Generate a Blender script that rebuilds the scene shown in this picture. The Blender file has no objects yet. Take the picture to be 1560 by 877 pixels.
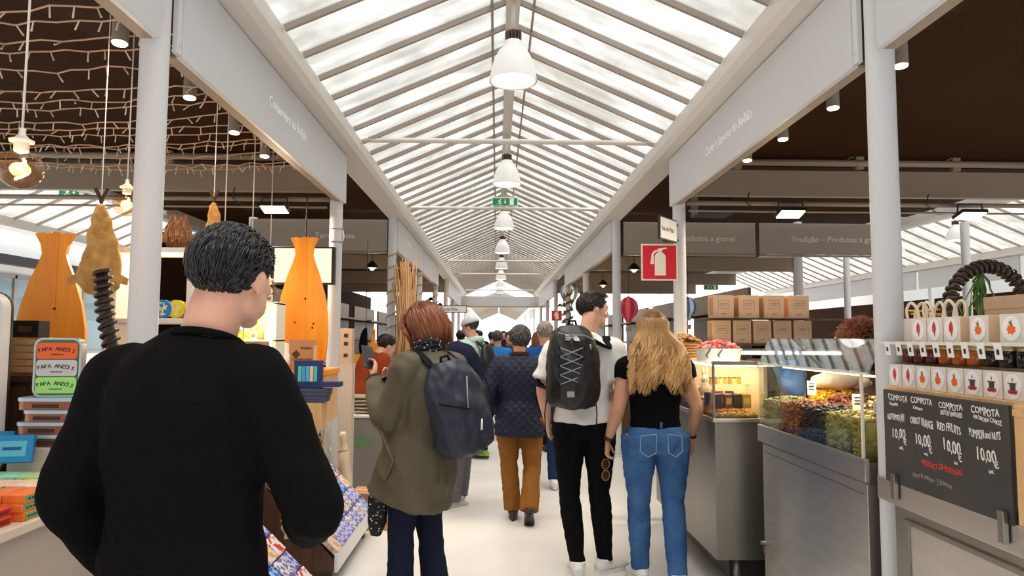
import bpy, bmesh, math, random
from mathutils import Vector, Matrix, Quaternion, noise
R_ = random.Random(7)
PI = math.pi
SC = bpy.context.scene
COL = SC.collection

# ------------------------------------------------------------------ camera
cam_d = bpy.data.cameras.new('camera')
cam = bpy.data.objects.new('camera', cam_d)
COL.objects.link(cam)
cam_d.sensor_width = 36.0
cam_d.lens = 24.273
cam_d.clip_start = 0.05
cam_d.clip_end = 300
_r = Vector((0.99976003, -0.02125337, 0.0053082))
_u = Vector((-0.00683149, -0.07225472, 0.99736282))
_f = Vector((0.02081378, 0.99715974, 0.07238257))
mw = Matrix.Identity(4)
for i in range(3):
    mw[i][0] = _r[i]; mw[i][1] = _u[i]; mw[i][2] = -_f[i]
mw[0][3] = -0.0893; mw[1][3] = 0.0; mw[2][3] = 1.5
cam.matrix_world = mw
SC.camera = cam

# ------------------------------------------------------------------ sky, sun, exposure
world = bpy.data.worlds.new('overcast_sky')
SC.world = world
world.use_nodes = True
_bg = world.node_tree.nodes['Background']
_bg.inputs[0].default_value = (0.92, 0.955, 1.0, 1)
_bg.inputs[1].default_value = 0.69
sun_d = bpy.data.lights.new('sun', 'SUN')
sun_d.energy = 8.0
sun_d.angle = math.radians(55)
sun_d.color = (1.0, 0.985, 0.965)
sun = bpy.data.objects.new('sun', sun_d)
COL.objects.link(sun)
sun.rotation_euler = (math.radians(14), math.radians(7), 0)
SC.view_settings.view_transform = 'Standard'
SC.view_settings.look = 'None'
SC.view_settings.exposure = 0.2
SC.view_settings.gamma = 1.0
SC.cycles.max_bounces = 8
SC.cycles.diffuse_bounces = 4
SC.cycles.transparent_max_bounces = 16
SC.cycles.caustics_reflective = False
SC.cycles.caustics_refractive = False
SC.cycles.sample_clamp_indirect = 4.0

# ------------------------------------------------------------------ materials
_mats = {}
def srgb(r, g, b):
    def f(c):
        c /= 255.0
        return c / 12.92 if c <= 0.04045 else ((c + 0.055) / 1.055) ** 2.4
    return (f(r), f(g), f(b))
def M(name, col, rough=0.55, metal=0.0, var=0.0, scale=12.0, bump=0.0, bscale=60.0, stretch=(1, 1, 1), col2=None, spec=0.5, sheen=0.0, trans=0.0):
    """principled material; col in sRGB 0..255; var/col2 = noise variation of colour; bump = fine relief"""
    if name in _mats: return _mats[name]
    m = bpy.data.materials.new(name); m.use_nodes = True
    nt = m.node_tree; b = nt.nodes['Principled BSDF']
    c = srgb(*col)
    b.inputs['Base Color'].default_value = (*c, 1)
    b.inputs['Roughness'].default_value = rough
    b.inputs['Metallic'].default_value = metal
    b.inputs['Specular IOR Level'].default_value = spec
    if sheen: b.inputs['Sheen Weight'].default_value = sheen
    if trans: b.inputs['Transmission Weight'].default_value = trans
    if var or col2 or bump:
        tc = nt.nodes.new('ShaderNodeTexCoord'); mp = nt.nodes.new('ShaderNodeMapping')
        mp.inputs['Scale'].default_value = stretch
        nt.links.new(tc.outputs['Object'], mp.inputs['Vector'])
    if var or col2:
        n = nt.nodes.new('ShaderNodeTexNoise'); n.inputs['Scale'].default_value = scale; n.inputs['Detail'].default_value = 4
        nt.links.new(mp.outputs[0], n.inputs['Vector'])
        rp = nt.nodes.new('ShaderNodeValToRGB')
        c2 = srgb(*col2) if col2 else tuple(x * (1 - var) for x in c)
        rp.color_ramp.elements[0].position = 0.32; rp.color_ramp.elements[0].color = (*c2, 1)
        rp.color_ramp.elements[1].position = 0.68; rp.color_ramp.elements[1].color = (*(c if col2 else tuple(min(1, x * (1 + var * .5)) for x in c)), 1)
        nt.links.new(n.outputs['Fac'], rp.inputs[0]); nt.links.new(rp.outputs[0], b.inputs['Base Color'])
    if bump:
        n2 = nt.nodes.new('ShaderNodeTexNoise'); n2.inputs['Scale'].default_value = bscale; n2.inputs['Detail'].default_value = 3
        nt.links.new(mp.outputs[0], n2.inputs['Vector'])
        bp = nt.nodes.new('ShaderNodeBump'); bp.inputs['Strength'].default_value = bump; bp.inputs['Distance'].default_value = 0.01
        nt.links.new(n2.outputs['Fac'], bp.inputs['Height']); nt.links.new(bp.outputs[0], b.inputs['Normal'])
    _mats[name] = m
    return m
def EM(name, col, strength):
    if name in _mats: return _mats[name]
    m = bpy.data.materials.new(name); m.use_nodes = True
    nt = m.node_tree; nt.nodes.clear()
    e = nt.nodes.new('ShaderNodeEmission'); o = nt.nodes.new('ShaderNodeOutputMaterial')
    e.inputs[0].default_value = (*srgb(*col), 1); e.inputs[1].default_value = strength
    nt.links.new(e.outputs[0], o.inputs[0])
    _mats[name] = m
    return m
def thin_glass(name, tint=(245, 250, 248), refl=1.0, ior=1.5):
    if name in _mats: return _mats[name]
    m = bpy.data.materials.new(name); m.use_nodes = True
    nt = m.node_tree; nt.nodes.clear()
    t = nt.nodes.new('ShaderNodeBsdfTransparent'); g = nt.nodes.new('ShaderNodeBsdfGlossy'); mx = nt.nodes.new('ShaderNodeMixShader')
    fr = nt.nodes.new('ShaderNodeFresnel')
    ge = nt.nodes.new('ShaderNodeNewGeometry'); mi = nt.nodes.new('ShaderNodeMix')      # keep the same reflectance on the far face of the sheet
    mi.inputs[2].default_value = ior; mi.inputs[3].default_value = 1 / ior
    nt.links.new(ge.outputs['Backfacing'], mi.inputs[0]); nt.links.new(mi.outputs[0], fr.inputs[0])
    mu = nt.nodes.new('ShaderNodeMath'); mu.operation = 'MULTIPLY'; mu.inputs[1].default_value = refl; mu.use_clamp = True
    o = nt.nodes.new('ShaderNodeOutputMaterial')
    t.inputs[0].default_value = (*srgb(*tint), 1); g.inputs['Roughness'].default_value = 0.02
    nt.links.new(fr.outputs[0], mu.inputs[0]); nt.links.new(mu.outputs[0], mx.inputs[0])
    nt.links.new(t.outputs[0], mx.inputs[1]); nt.links.new(g.outputs[0], mx.inputs[2]); nt.links.new(mx.outputs[0], o.inputs[0])
    _mats[name] = m
    return m
def roof_pane_mat():
    """weathered glazing: part clear, part diffusing, mottled with dirt"""
    m = bpy.data.materials.new('roof_pane'); m.use_nodes = True
    nt = m.node_tree; nt.nodes.clear(); N = nt.nodes.new; L = nt.links.new
    o = N('ShaderNodeOutputMaterial'); tc = N('ShaderNodeTexCoord'); ge = N('ShaderNodeNewGeometry')
    n = N('ShaderNodeTexNoise'); n.inputs['Scale'].default_value = 2.1; n.inputs['Detail'].default_value = 6; n.inputs['Distortion'].default_value = 1.2
    L(ge.outputs['Position'], n.inputs['Vector'])
    mp = N('ShaderNodeMapping'); mp.inputs['Scale'].default_value = (1.2, 9, 1.2); L(ge.outputs['Position'], mp.inputs['Vector'])
    n2 = N('ShaderNodeTexNoise'); n2.inputs['Scale'].default_value = 1.0; n2.inputs['Detail'].default_value = 4; L(mp.outputs[0], n2.inputs['Vector'])
    rp = N('ShaderNodeValToRGB'); rp.color_ramp.elements[0].position = .3; rp.color_ramp.elements[0].color = (.74, .725, .70, 1)
    rp.color_ramp.elements[1].position = .7; rp.color_ramp.elements[1].color = (.93, .94, .93, 1); L(n.outputs['Fac'], rp.inputs[0])
    rq = N('ShaderNodeValToRGB'); rq.color_ramp.elements[0].position = .3; rq.color_ramp.elements[0].color = (.84, .83, .80, 1)
    rq.color_ramp.elements[1].position = .65; rq.color_ramp.elements[1].color = (1, 1, 1, 1); L(n2.outputs['Fac'], rq.inputs[0])
    mm = N('ShaderNodeMix'); mm.data_type = 'RGBA'; mm.blend_type = 'MULTIPLY'; mm.inputs[0].default_value = 1
    L(rp.outputs[0], mm.inputs[6]); L(rq.outputs[0], mm.inputs[7])
    t = N('ShaderNodeBsdfTransparent'); tl = N('ShaderNodeBsdfTranslucent'); g = N('ShaderNodeBsdfGlossy'); g.inputs['Roughness'].default_value = .12
    L(mm.outputs[2], t.inputs[0]); L(mm.outputs[2], tl.inputs[0])
    mx = N('ShaderNodeMixShader'); mx.inputs[0].default_value = .22; L(t.outputs[0], mx.inputs[1]); L(tl.outputs[0], mx.inputs[2])
    m2 = N('ShaderNodeMixShader'); m2.inputs[0].default_value = .06; L(mx.outputs[0], m2.inputs[1]); L(g.outputs[0], m2.inputs[2])
    L(m2.outputs[0], o.inputs[0])
    return m
def wood_mat(name, c1, c2, scale=3.0, rough=.45, stretch=(8, 8, .6)):
    return M(name, c1, rough, var=.1, col2=c2, scale=scale, stretch=stretch, bump=.08, bscale=30)

# ------------------------------------------------------------------ mesh helpers
def NB(): return bmesh.new()
def box(bm, x0, x1, y0, y1, z0, z1, bev=0.0, mat=None):
    vs = [bm.verts.new((x, y, z)) for z in (z0, z1) for y in (y0, y1) for x in (x0, x1)]
    if mat is not None:
        for v in vs: v.co = mat @ v.co
    F = [(0, 2, 3, 1), (4, 5, 7, 6), (0, 1, 5, 4), (2, 6, 7, 3), (0, 4, 6, 2), (1, 3, 7, 5)]
    fs = [bm.faces.new([vs[i] for i in f]) for f in F]
    if bev > 0:
        es = list({e for f in fs for e in f.edges})
        bmesh.ops.bevel(bm, geom=es, offset=bev, segments=2, profile=.6, affect='EDGES')
    return fs
def frame_at(d, up=Vector((0, 0, 1))):
    d = d.normalized()
    if abs(d.dot(up)) > .98: up = Vector((1, 0, 0)) if abs(d.x) < .9 else Vector((0, 1, 0))
    x = up.cross(d).normalized() if up.cross(d).length > 1e-6 else Vector((1, 0, 0))
    y = d.cross(x)
    return x, y
def tube(bm, pts, rad, n=10, cap=True, ref=None, closed=False):
    """loft along points; rad: number, list, or list of (rx, ry); ref: direction that rx follows"""
    pts = [Vector(p) for p in pts]; k = len(pts)
    if not isinstance(rad, (list, tuple)): rad = [rad] * k
    rings = []; px = None
    for i, p in enumerate(pts):
        if closed: d = pts[(i + 1) % k] - pts[i - 1]
        elif i == 0: d = pts[1] - pts[0]
        elif i == k - 1: d = pts[-1] - pts[-2]
        else: d = (pts[i + 1] - p).normalized() + (p - pts[i - 1]).normalized()
        if d.length < 1e-9: d = Vector((0, 0, 1))
        d.normalize()
        if ref is not None:
            x = Vector(ref) - d * d.dot(Vector(ref))
            if x.length < 1e-4: x, _ = frame_at(d)
            x.normalize()
        elif px is None: x, _ = frame_at(d)
        else:
            x = px - d * d.dot(px)
            x = x.normalized() if x.length > 1e-5 else frame_at(d)[0]
        px = x; y = d.cross(x)
        r = rad[i]; rx, ry = (r if isinstance(r, (list, tuple)) else (r, r))
        rings.append([bm.verts.new(p + x * (rx * math.cos(2 * PI * j / n)) + y * (ry * math.sin(2 * PI * j / n))) for j in range(n)])
    m = k if closed else k - 1
    for i in range(m):
        a, b = rings[i], rings[(i + 1) % k]
        for j in range(n):
            bm.faces.new((a[j], a[(j + 1) % n], b[(j + 1) % n], b[j]))
    if cap and not closed:
        bm.faces.new(list(reversed(rings[0]))); bm.faces.new(rings[-1])
    return rings
def cyl(bm, p0, p1, r0, r1=None, n=16, cap=True):
    return tube(bm, [p0, p1], [r0, r0 if r1 is None else r1], n, cap)
def lathe(bm, prof, c=(0, 0, 0), n=24, cap=True):
    c = Vector(c); rings = []
    for r, z in prof:
        rings.append([bm.verts.new(c + Vector((max(r, 1e-4) * math.cos(2 * PI * j / n), max(r, 1e-4) * math.sin(2 * PI * j / n), z))) for j in range(n)])
    for a, b in zip(rings, rings[1:]):
        for j in range(n): bm.faces.new((a[j], a[(j + 1) % n], b[(j + 1) % n], b[j]))
    if cap:
        bm.faces.new(list(reversed(rings[0]))); bm.faces.new(rings[-1])
def ell(bm, c, r, rot=None, u=16, v=10):
    c = Vector(c)
    if not isinstance(r, (list, tuple)): r = (r, r, r)
    T = Matrix.Translation(c) @ (rot.to_4x4() if rot is not None else Matrix.Identity(4)) @ Matrix.Diagonal((*r, 1))
    bmesh.ops.create_uvsphere(bm, u_segments=u, v_segments=v, radius=1, matrix=T)
def prism(bm, poly, o, ex, ey, ez, depth):
    """extrude a 2d outline (list of (a,b)) placed at o in axes ex, ey, along ez by depth"""
    o, ex, ey, ez = Vector(o), Vector(ex), Vector(ey), Vector(ez)
    a = [bm.verts.new(o + ex * p[0] + ey * p[1]) for p in poly]
    b = [bm.verts.new(o + ex * p[0] + ey * p[1] + ez * depth) for p in poly]
    n = len(poly)
    fs = [bm.faces.new(a), bm.faces.new(list(reversed(b)))]
    for i in range(n): fs.append(bm.faces.new((a[i], b[i], b[(i + 1) % n], a[(i + 1) % n])))
    bmesh.ops.recalc_face_normals(bm, faces=fs)
def quad(bm, a, b, c, d):
    return bm.faces.new([bm.verts.new(Vector(p)) for p in (a, b, c, d)])
def rrect(w, h, r, n=4):
    out = []
    for cx, cy, a0 in ((w / 2 - r, h / 2 - r, 0), (-w / 2 + r, h / 2 - r, 90), (-w / 2 + r, -h / 2 + r, 180), (w / 2 - r, -h / 2 + r, 270)):
        for i in range(n + 1):
            a = math.radians(a0 + 90 * i / n); out.append((cx + r * math.cos(a), cy + r * math.sin(a)))
    return out
def finish(name, me, mat, parent, smooth, world):
    if mat is not None:
        for mm in (mat if isinstance(mat, (list, tuple)) else [mat]): me.materials.append(mm)
    if smooth:
        for p in me.polygons: p.use_smooth = True
    o = bpy.data.objects.new(name, me); COL.objects.link(o)
    if parent is not None:
        if world:
            q = parent; inv = Matrix.Identity(4)
            chain = []
            while q is not None: chain.append(q); q = q.parent
            for q in reversed(chain): inv = inv @ q.matrix_basis
            me.transform(inv.inverted())
        o.parent = parent
    return o
def obj(name, bm, mat=None, parent=None, smooth=False, world=False, auto=None):
    me = bpy.data.meshes.new(name); bmesh.ops.recalc_face_normals(bm, faces=bm.faces)
    bm.to_mesh(me); bm.free()
    o = finish(name, me, mat, parent, smooth, world)
    if auto is not None and smooth: me.set_sharp_from_angle(angle=math.radians(auto))
    return o
def thing(name, label, cat, loc=(0, 0, 0), group=None, rotz=0.0):
    o = bpy.data.objects.new(name, None); COL.objects.link(o)
    o.location = loc; o.rotation_euler = (0, 0, rotz); o.empty_display_size = .1
    o['label'] = label; o['category'] = cat; o['kind'] = 'thing'
    if group: o['group'] = group
    return o
def tag(o, label, cat, group=None):
    o['label'] = label; o['category'] = cat; o['kind'] = 'thing'
    if group: o['group'] = group
    return o
def struct(o):
    o['kind'] = 'structure'; return o
def stuff(o):
    o['kind'] = 'stuff'; return o
def empty_struct(name, loc=(0, 0, 0)):
    o = bpy.data.objects.new(name, None); COL.objects.link(o); o.location = loc; o['kind'] = 'structure'; return o
def dup(src, loc=None, rotz=None, label=None, group=None, parent=None):
    r = src.copy(); COL.objects.link(r)
    if loc is not None: r.location = loc
    if rotz is not None: r.rotation_euler = (0, 0, rotz)
    if label: r['label'] = label
    if group: r['group'] = group
    if parent is not None: r.parent = parent
    for ch in list(src.children): dup(ch, parent=r)
    return r
def text(name, s, size, mat, o, ex, ey, parent=None, depth=.002, align='LEFT', world=True, xs=1.0):
    """lettering standing on a surface: origin o, reading direction ex, up ey"""
    cu = bpy.data.curves.new(name, 'FONT'); cu.body = s; cu.size = size; cu.extrude = depth; cu.align_x = align; cu.resolution_u = 2; cu.offset = size * .012
    t = bpy.data.objects.new(name, cu); COL.objects.link(t)
    dg = bpy.context.evaluated_depsgraph_get()
    me = bpy.data.meshes.new_from_object(t.evaluated_get(dg))
    bpy.data.objects.remove(t); bpy.data.curves.remove(cu)
    ex = Vector(ex).normalized(); ey = Vector(ey).normalized(); ez = ex.cross(ey)
    T = Matrix.Identity(4)
    for i in range(3): T[i][0] = ex[i] * xs; T[i][1] = ey[i]; T[i][2] = ez[i]; T[i][3] = Vector(o)[i]
    me.transform(T); me.materials.clear()
    return stuff(finish(name, me, mat, parent, False, world))
def crease(bm, amp, f, seed=0, zs=1.0):
    """push vertices along their normals by stretched noise (cloth folds)"""
    bm.normal_update()
    off = Vector((seed * 7.3, seed * 3.1, seed * 1.7))
    for v in bm.verts:
        p = Vector((v.co.x * f, v.co.y * f, v.co.z * f * zs)) + off
        q = Vector((p.x * .8 + p.z * .35, p.y * .8 - p.z * .25, p.z * .55)) * 1.5
        ridge = 1 - 2.6 * abs(noise.noise(q))
        v.co += v.normal * (amp * (noise.noise(p) + .5 * noise.noise(p * 2.3) + .75 * max(-.4, ridge)))
def remeshed(bm, voxel, smooth_it=4, fac=.5):
    """fuse overlapping closed shapes into one continuous skin"""
    bmesh.ops.recalc_face_normals(bm, faces=bm.faces)
    me = bpy.data.meshes.new('tmp'); bm.to_mesh(me); bm.free()
    o = bpy.data.objects.new('tmp', me); COL.objects.link(o)
    r = o.modifiers.new('r', 'REMESH'); r.mode = 'VOXEL'; r.voxel_size = voxel
    if smooth_it:
        s = o.modifiers.new('s', 'SMOOTH'); s.iterations = smooth_it; s.factor = fac
    dg = bpy.context.evaluated_depsgraph_get()
    m2 = bpy.data.meshes.new_from_object(o.evaluated_get(dg))
    bpy.data.objects.remove(o); bpy.data.meshes.remove(me)
    b2 = bmesh.new(); b2.from_mesh(m2); bpy.data.meshes.remove(m2)
    return b2
def spot(parent, loc, energy, color, size=100, blend=.6, r=.03, world=True):
    d = bpy.data.lights.new('spot', 'SPOT'); d.energy = energy; d.color = color; d.spot_size = math.radians(size); d.spot_blend = blend; d.shadow_soft_size = r
    o = bpy.data.objects.new('lamp_light', d); COL.objects.link(o)
    o.location = Vector(loc) - parent.location; o.parent = parent
    return o
def point(parent, loc, energy, color, r=.05):
    d = bpy.data.lights.new('point', 'POINT'); d.energy = energy; d.color = color; d.shadow_soft_size = r
    o = bpy.data.objects.new('lamp_light', d); COL.objects.link(o)
    o.location = Vector(loc) - parent.location; o.parent = parent
    return o
WARM = (1.0, .72, .42)
WARM2 = (1.0, .82, .6)

# ================================================================== STRUCTURE
m_floor = M('epoxy_floor', (228, 225, 222), .32, var=.05, scale=1.3, col2=(218, 214, 210), bump=.02, bscale=3)
m_grey = M('grey_paint', (206, 206, 208), .45)
m_gutter = M('gutter_paint', (208, 204, 198), .45)
m_soffit = M('dark_soffit', (50, 29, 12), .8, var=.12, scale=2, spec=.08)
m_beam = M('beam_paint', (142, 126, 108), .5)
m_pane = roof_pane_mat()
m_rafter = M('rafter_paint', (146, 134, 124), .5)
m_white = M('white_paint', (236, 235, 232), .5)
m_metal = M('steel', (176, 173, 168), .28, 1.0, var=.06, scale=3)
m_dark = M('black_plastic', (26, 25, 25), .5)
COLY = [2.707 + 3.122 * k for k in range(8)]       # column rows along the hall
XC = 1.462

bm = NB(); quad(bm, (-14, -3, 0), (14, -3, 0), (14, 62, 0), (-14, 62, 0))
struct(obj('floor', bm, m_floor))

def glass_roof(x0, y0, y1, wl, zl, zr, step, half=True, name='ceiling', panes=True):
    """ridge roof along Y centred on x0: ridge beam, rafters, panes, gutters are parts"""
    root = empty_struct(name, (x0, y0, 0))
    L = y1 - y0; n = int(L / step)
    tilt = math.atan2(zr - zl, wl)
    ln = math.hypot(wl, zr - zl)
    bm = NB(); box(bm, -.045, .045, 0, L, zr - .10, zr + .02, .006); obj('ridge_beam', bm, m_gutter, root)
    rb = pb = None
    for sgn in (-1, 1):
        ax = Vector((sgn * math.cos(tilt), 0, -math.sin(tilt)))     # down the slope
        nz = Vector((sgn * math.sin(tilt), 0, math.cos(tilt)))
        for k in range(n + 1):
            y = .05 + k * step
            if k % 1 == 0:
                b = NB()
                Tm = Matrix.Identity(4)
                for i in range(3): Tm[i][0] = ax[i]; Tm[i][1] = (0, 1, 0)[i]; Tm[i][2] = nz[i]; Tm[i][3] = (0, 0, zr)[i]
                if rb is None or rb[0] != sgn:
                    box(b, .03, ln - .005, -.0115, .0115, -.034, .0, 0, Tm)
                    o = obj('rafter', b, m_rafter, root); rb = (sgn, o)
                    b = NB(); box(b, .0, ln + .10, .008, step - .008, .004, .010, 0, Tm)
                    p = obj('glass_pane', b, m_pane, root); pb = p
                    b = NB(); box(b, .15, .162, .0, step, -.02, .003, 0, Tm); q = obj('glazing_bar', b, m_rafter, root)
                    o.location = p.location = q.location = (0, y, 0)
                else:
                    b.free()
                    for src in (rb[1], pb, q):
                        c = src.copy(); COL.objects.link(c); c.parent = root; c.location = (0, y, 0)
        # gutter
        prof = [(wl, zl), (wl, zl - .09), (wl + .03, zl - .13), (wl + .22, zl - .15), (wl + .27, zl - .12), (wl + .27, zl + .10), (wl + .235, zl + .10), (wl + .235, zl - .05), (wl + .015, zl - .04), (wl + .015, zl)]
        bm = NB(); prism(bm, [(sgn * a, b) for a, b in prof], (0, 0, 0), (1, 0, 0), (0, 0, 1), (0, 1, 0), L)
        obj('gutter', bm, m_gutter, root)
    return root
roof = glass_roof(0, -1.5, 26.1, 1.275, 3.196, 3.757, .367)

# tie tubes across the hall
bmT = NB(); tube(bmT, [(-1.3, 0, 0), (1.3, 0, 0)], .022, 14)
tie0 = None
for y in (5.90, 9.02, 15.27, 18.39, 24.6):
    if tie0 is None: tie0 = obj('tie_tube', bmT, m_gutter, roof, True, auto=40)
    else: t = tie0.copy(); COL.objects.link(t); t.parent = roof
    (tie0 if y == 5.90 else t).location = (0, y + 1.5, 3.205)
    b = NB()
    for s in (-1, 1):
        box(b, s * 1.265 - .03, s * 1.265 + .03, -.02, .02, -.028, .028, .004)
        cyl(b, (s * 1.25, -.022, 0), (s * 1.25, .022, 0), .008, n=8)
    o = obj('tube_bracket', b, m_gutter, roof); o.location = (0, y + 1.5, 3.205)

# columns
b = NB(); lathe(b, [(.054, 0), (.054, 3.06)], n=28); lathe(b, [(.075, 0), (.075, .012), (.056, .02)], n=28)
col0 = struct(obj('column', b, m_grey, None, True, auto=40)); col0.location = (-XC, COLY[0], 0)
def column(x, y):
    c = col0.copy(); COL.objects.link(c); c.location = (x, y, 0); return c
for k, y in enumerate(COLY):
    for s in (-1, 1):
        if not (k == 0 and s == -1): column(s * XC, y)
for x, y in ((6.1, 8.95), (6.1, 12.07), (9.6, 8.95), (9.6, 12.07), (9.6, 15.2), (9.6, 5.83), (-4.6, 5.83), (-7.3, 5.83), (-7.3, 8.95), (-4.6, 8.95), (-4.6, 2.7), (5.0, 5.83), (3.9, 9.04), (-3.3, 9.04), (5.2, 12.07)):
    column(x, y)

# fascia boards with the stall names
m_fascia = M('fascia_paint', (198, 198, 201), .4)
m_letter = M('white_lettering', (255, 255, 255), .4)
def fascia(side, y0, y1, label, words_=None, ty=None, size=.085, xs=1.0, z=2.83, z0=2.641, z1=3.05):
    x = side * 1.393
    t = thing('sign_board', label, 'sign', (x, y0, z0), 'grey fascia boards above the stalls')
    b = NB()
    xi = x + side * .028
    box(b, min(x, xi), max(x, xi), y0, y1, z0, z1, .004)
    obj('board', b, m_fascia, t, world=True)
    b = NB(); box(b, min(xi, xi + side * .05), max(xi, xi + side * .05), y0, y1, z0, z0 + .012); obj('bottom_flange', b, m_beam, t, world=True)
    b = NB()
    for yy in (y0 - .022,):
        box(b, min(x + side * .006, xi), max(x + side * .006, xi), yy - .015, yy + .022, z0 + .01, z1, .002)
        cyl(b, (x, yy, z0 + .05), (x + side * .03, yy, z0 + .05), .007, n=10)
    obj('end_bracket', b, m_grey, t, world=True)
    if words_:
        text('lettering', words_, size, m_letter, (x - side * .002, ty, z), (0, -side, 0), (0, 0, 1), t, .001, xs=xs)
    return t
fascia(-1, -.36, COLY[0] - .10, 'grey fascia board cut off at the top edge, on the cod stall side')
fascia(-1, COLY[0] + .09, COLY[1] + .055, 'long grey fascia board with white lettering over the tinned fish stall', 'Conserveira do Bolhão', 3.86, .088, .92, 2.815)
fascia(1, -.36, COLY[0] - .10, 'grey fascia board cut off at the top edge above the jam counter')
fascia(1, COLY[0] + .09, COLY[1] + .055, 'long grey fascia board with white lettering over the dried fruit stall', 'Cores e Sabores do Bolhão', 4.83, .088, .92, 2.80)
for s, nm in ((-1, 'beside the rope-wrapped column'), (1, 'over the stall past the large extinguisher sign')):
    fascia(s, COLY[2] + .07, COLY[3] + .03, 'pale fascia board with faint lettering %s' % nm, 'Flor do Mercado' if s < 0 else 'Casa do Norte', 9.8 if s < 0 else 11.2, .08)
    fascia(s, COLY[3] + .07, COLY[4] + .055, 'small distant fascia board, second along the %s of the hall' % ('cod side' if s < 0 else 'jam side'))
    fascia(s, COLY[5] + .07, COLY[6] + .03, 'tiny far fascia board, third along the %s of the hall' % ('cod side' if s < 0 else 'jam side'))
    fascia(s, COLY[6] + .07, COLY[7] + .055, 'tiny far fascia board next to the crossing beam, %s' % ('cod side' if s < 0 else 'jam side'))

# cross-aisle fascias (facing the camera across the passage)
m_fdark = M('fascia_grey_brown', (150, 140, 128), .5)
m_letter2 = M('cream_lettering', (214, 204, 188), .5)
def cross_fascia(x0, x1, label, words_=None, tx=0, y=8.95, size=.105, z0=2.62, z1=3.03):
    t = thing('sign_board', label, 'sign', (x0, y, z0), 'fascia boards across the side passage')
    b = NB(); box(b, x0, x1, y, y + .03, z0, z1, .004); obj('board', b, m_fdark, t, world=True)
    b = NB(); box(b, x0, x1, y - .012, y + .05, z0 - .03, z0 - .008); obj('bottom_flange', b, m_beam, t, world=True)
    if words_: text('lettering', words_, size, m_letter2, (tx, y - .002, (z0 + z1) / 2 - .04), (1, 0, 0), (0, 0, 1), t, .001)
    return t
cross_fascia(1.56, 3.30, 'grey board lettered produtos a granel behind the fire extinguisher column', 'Produtos a granel', 2.28)
cross_fascia(3.36, 5.16, 'grey board, longest cream lettering, across the side passage by the floodlight', 'Tradição – Produtos a granel', 3.77)
cross_fascia(-3.3, -1.53, 'grey board whose cream lettering is half hidden by the column above the wooden fish', 'Temperosta', -2.47)

# stall canopies: hipped dark soffits
def canopy(x0, x1, y0, y1, ze, za, name='ceiling'):
    xm, ym = (x0 + x1) / 2, (y0 + y1) / 2
    b = NB()
    P = [(x0, y0, ze), (x1, y0, ze), (x1, y1, ze), (x0, y1, ze)]
    for i in range(4):
        b.faces.new([b.verts.new(p) for p in (P[i], P[(i + 1) % 4], (xm, ym, za))])
    for i in range(4):
        a, c = P[i], P[(i + 1) % 4]
        b.faces.new([b.verts.new(p) for p in (a, c, (c[0], c[1], ze - .1), (a[0], a[1], ze - .1))])
    bmesh.ops.remove_doubles(b, verts=b.verts, dist=1e-4)
    bmesh.ops.solidify(b, geom=b.faces, thickness=.05)
    return struct(obj(name, b, m_soffit))
canopy(1.56, 5.7, -.5, 5.95, 3.12, 3.9)
canopy(-4.7, -1.56, -.5, 5.95, 3.12, 3.45)
def flat_soffit(x0, x1, y0, y1, z):
    b = NB(); box(b, x0, x1, y0, y1, z, z + .08); return struct(obj('ceiling', b, m_soffit))
flat_soffit(1.56, 5.3, 5.96, 8.9, 3.12)
flat_soffit(-4.7, -1.56, 5.96, 8.9, 3.12)
flat_soffit(1.56, 5.3, 9.0, 26, 3.2)
flat_soffit(-4.7, -1.56, 9.0, 26, 3.2)
# beams of the stall frames, running across at each column row
def beam(x0, x1, y, z0, z1, th=.06):
    b = NB(); box(b, x0, x1, y - th / 2, y + th / 2, z0, z1, .006)
    return struct(obj('beam', b, m_beam))
beam(1.52, 5.2, 5.9, 2.74, 2.97); beam(-4.6, -1.52, 5.9, 2.74, 2.97)
for s in (-1, 1):
    b = NB(); xa, xb = sorted((s * 1.52, s * 5.1))
    tube(b, [(xa, 5.80, 2.66), (xb, 5.80, 2.66)], .02, 10); tube(b, [(xa, 5.74, 2.58), (xb, 5.74, 2.58)], .009, 8); tube(b, [(xa, 5.84, 3.03), (xb, 5.84, 3.03)], .03, 10)
    struct(obj('pipe_rail', b, m_beam, None, True))
    # rail along the front, behind the fascia
    b = NB(); tube(b, [(s * 1.49, -.3, 2.69), (s * 1.49, 5.8, 2.69)], .016, 10); struct(obj('front_rail', b, m_beam, None, True))
for y in (12.1, 15.2, 18.3):
    beam(1.52, 5.2, y, 2.7, 2.95); beam(-4.6, -1.52, y, 2.7, 2.95)
for s in (-1, 1):
    b = NB(); box(b, min(s * 5.1, s * 5.22), max(s * 5.1, s * 5.22), -.4, 5.9, 2.74, 2.97); struct(obj('beam', b, m_beam))

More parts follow.
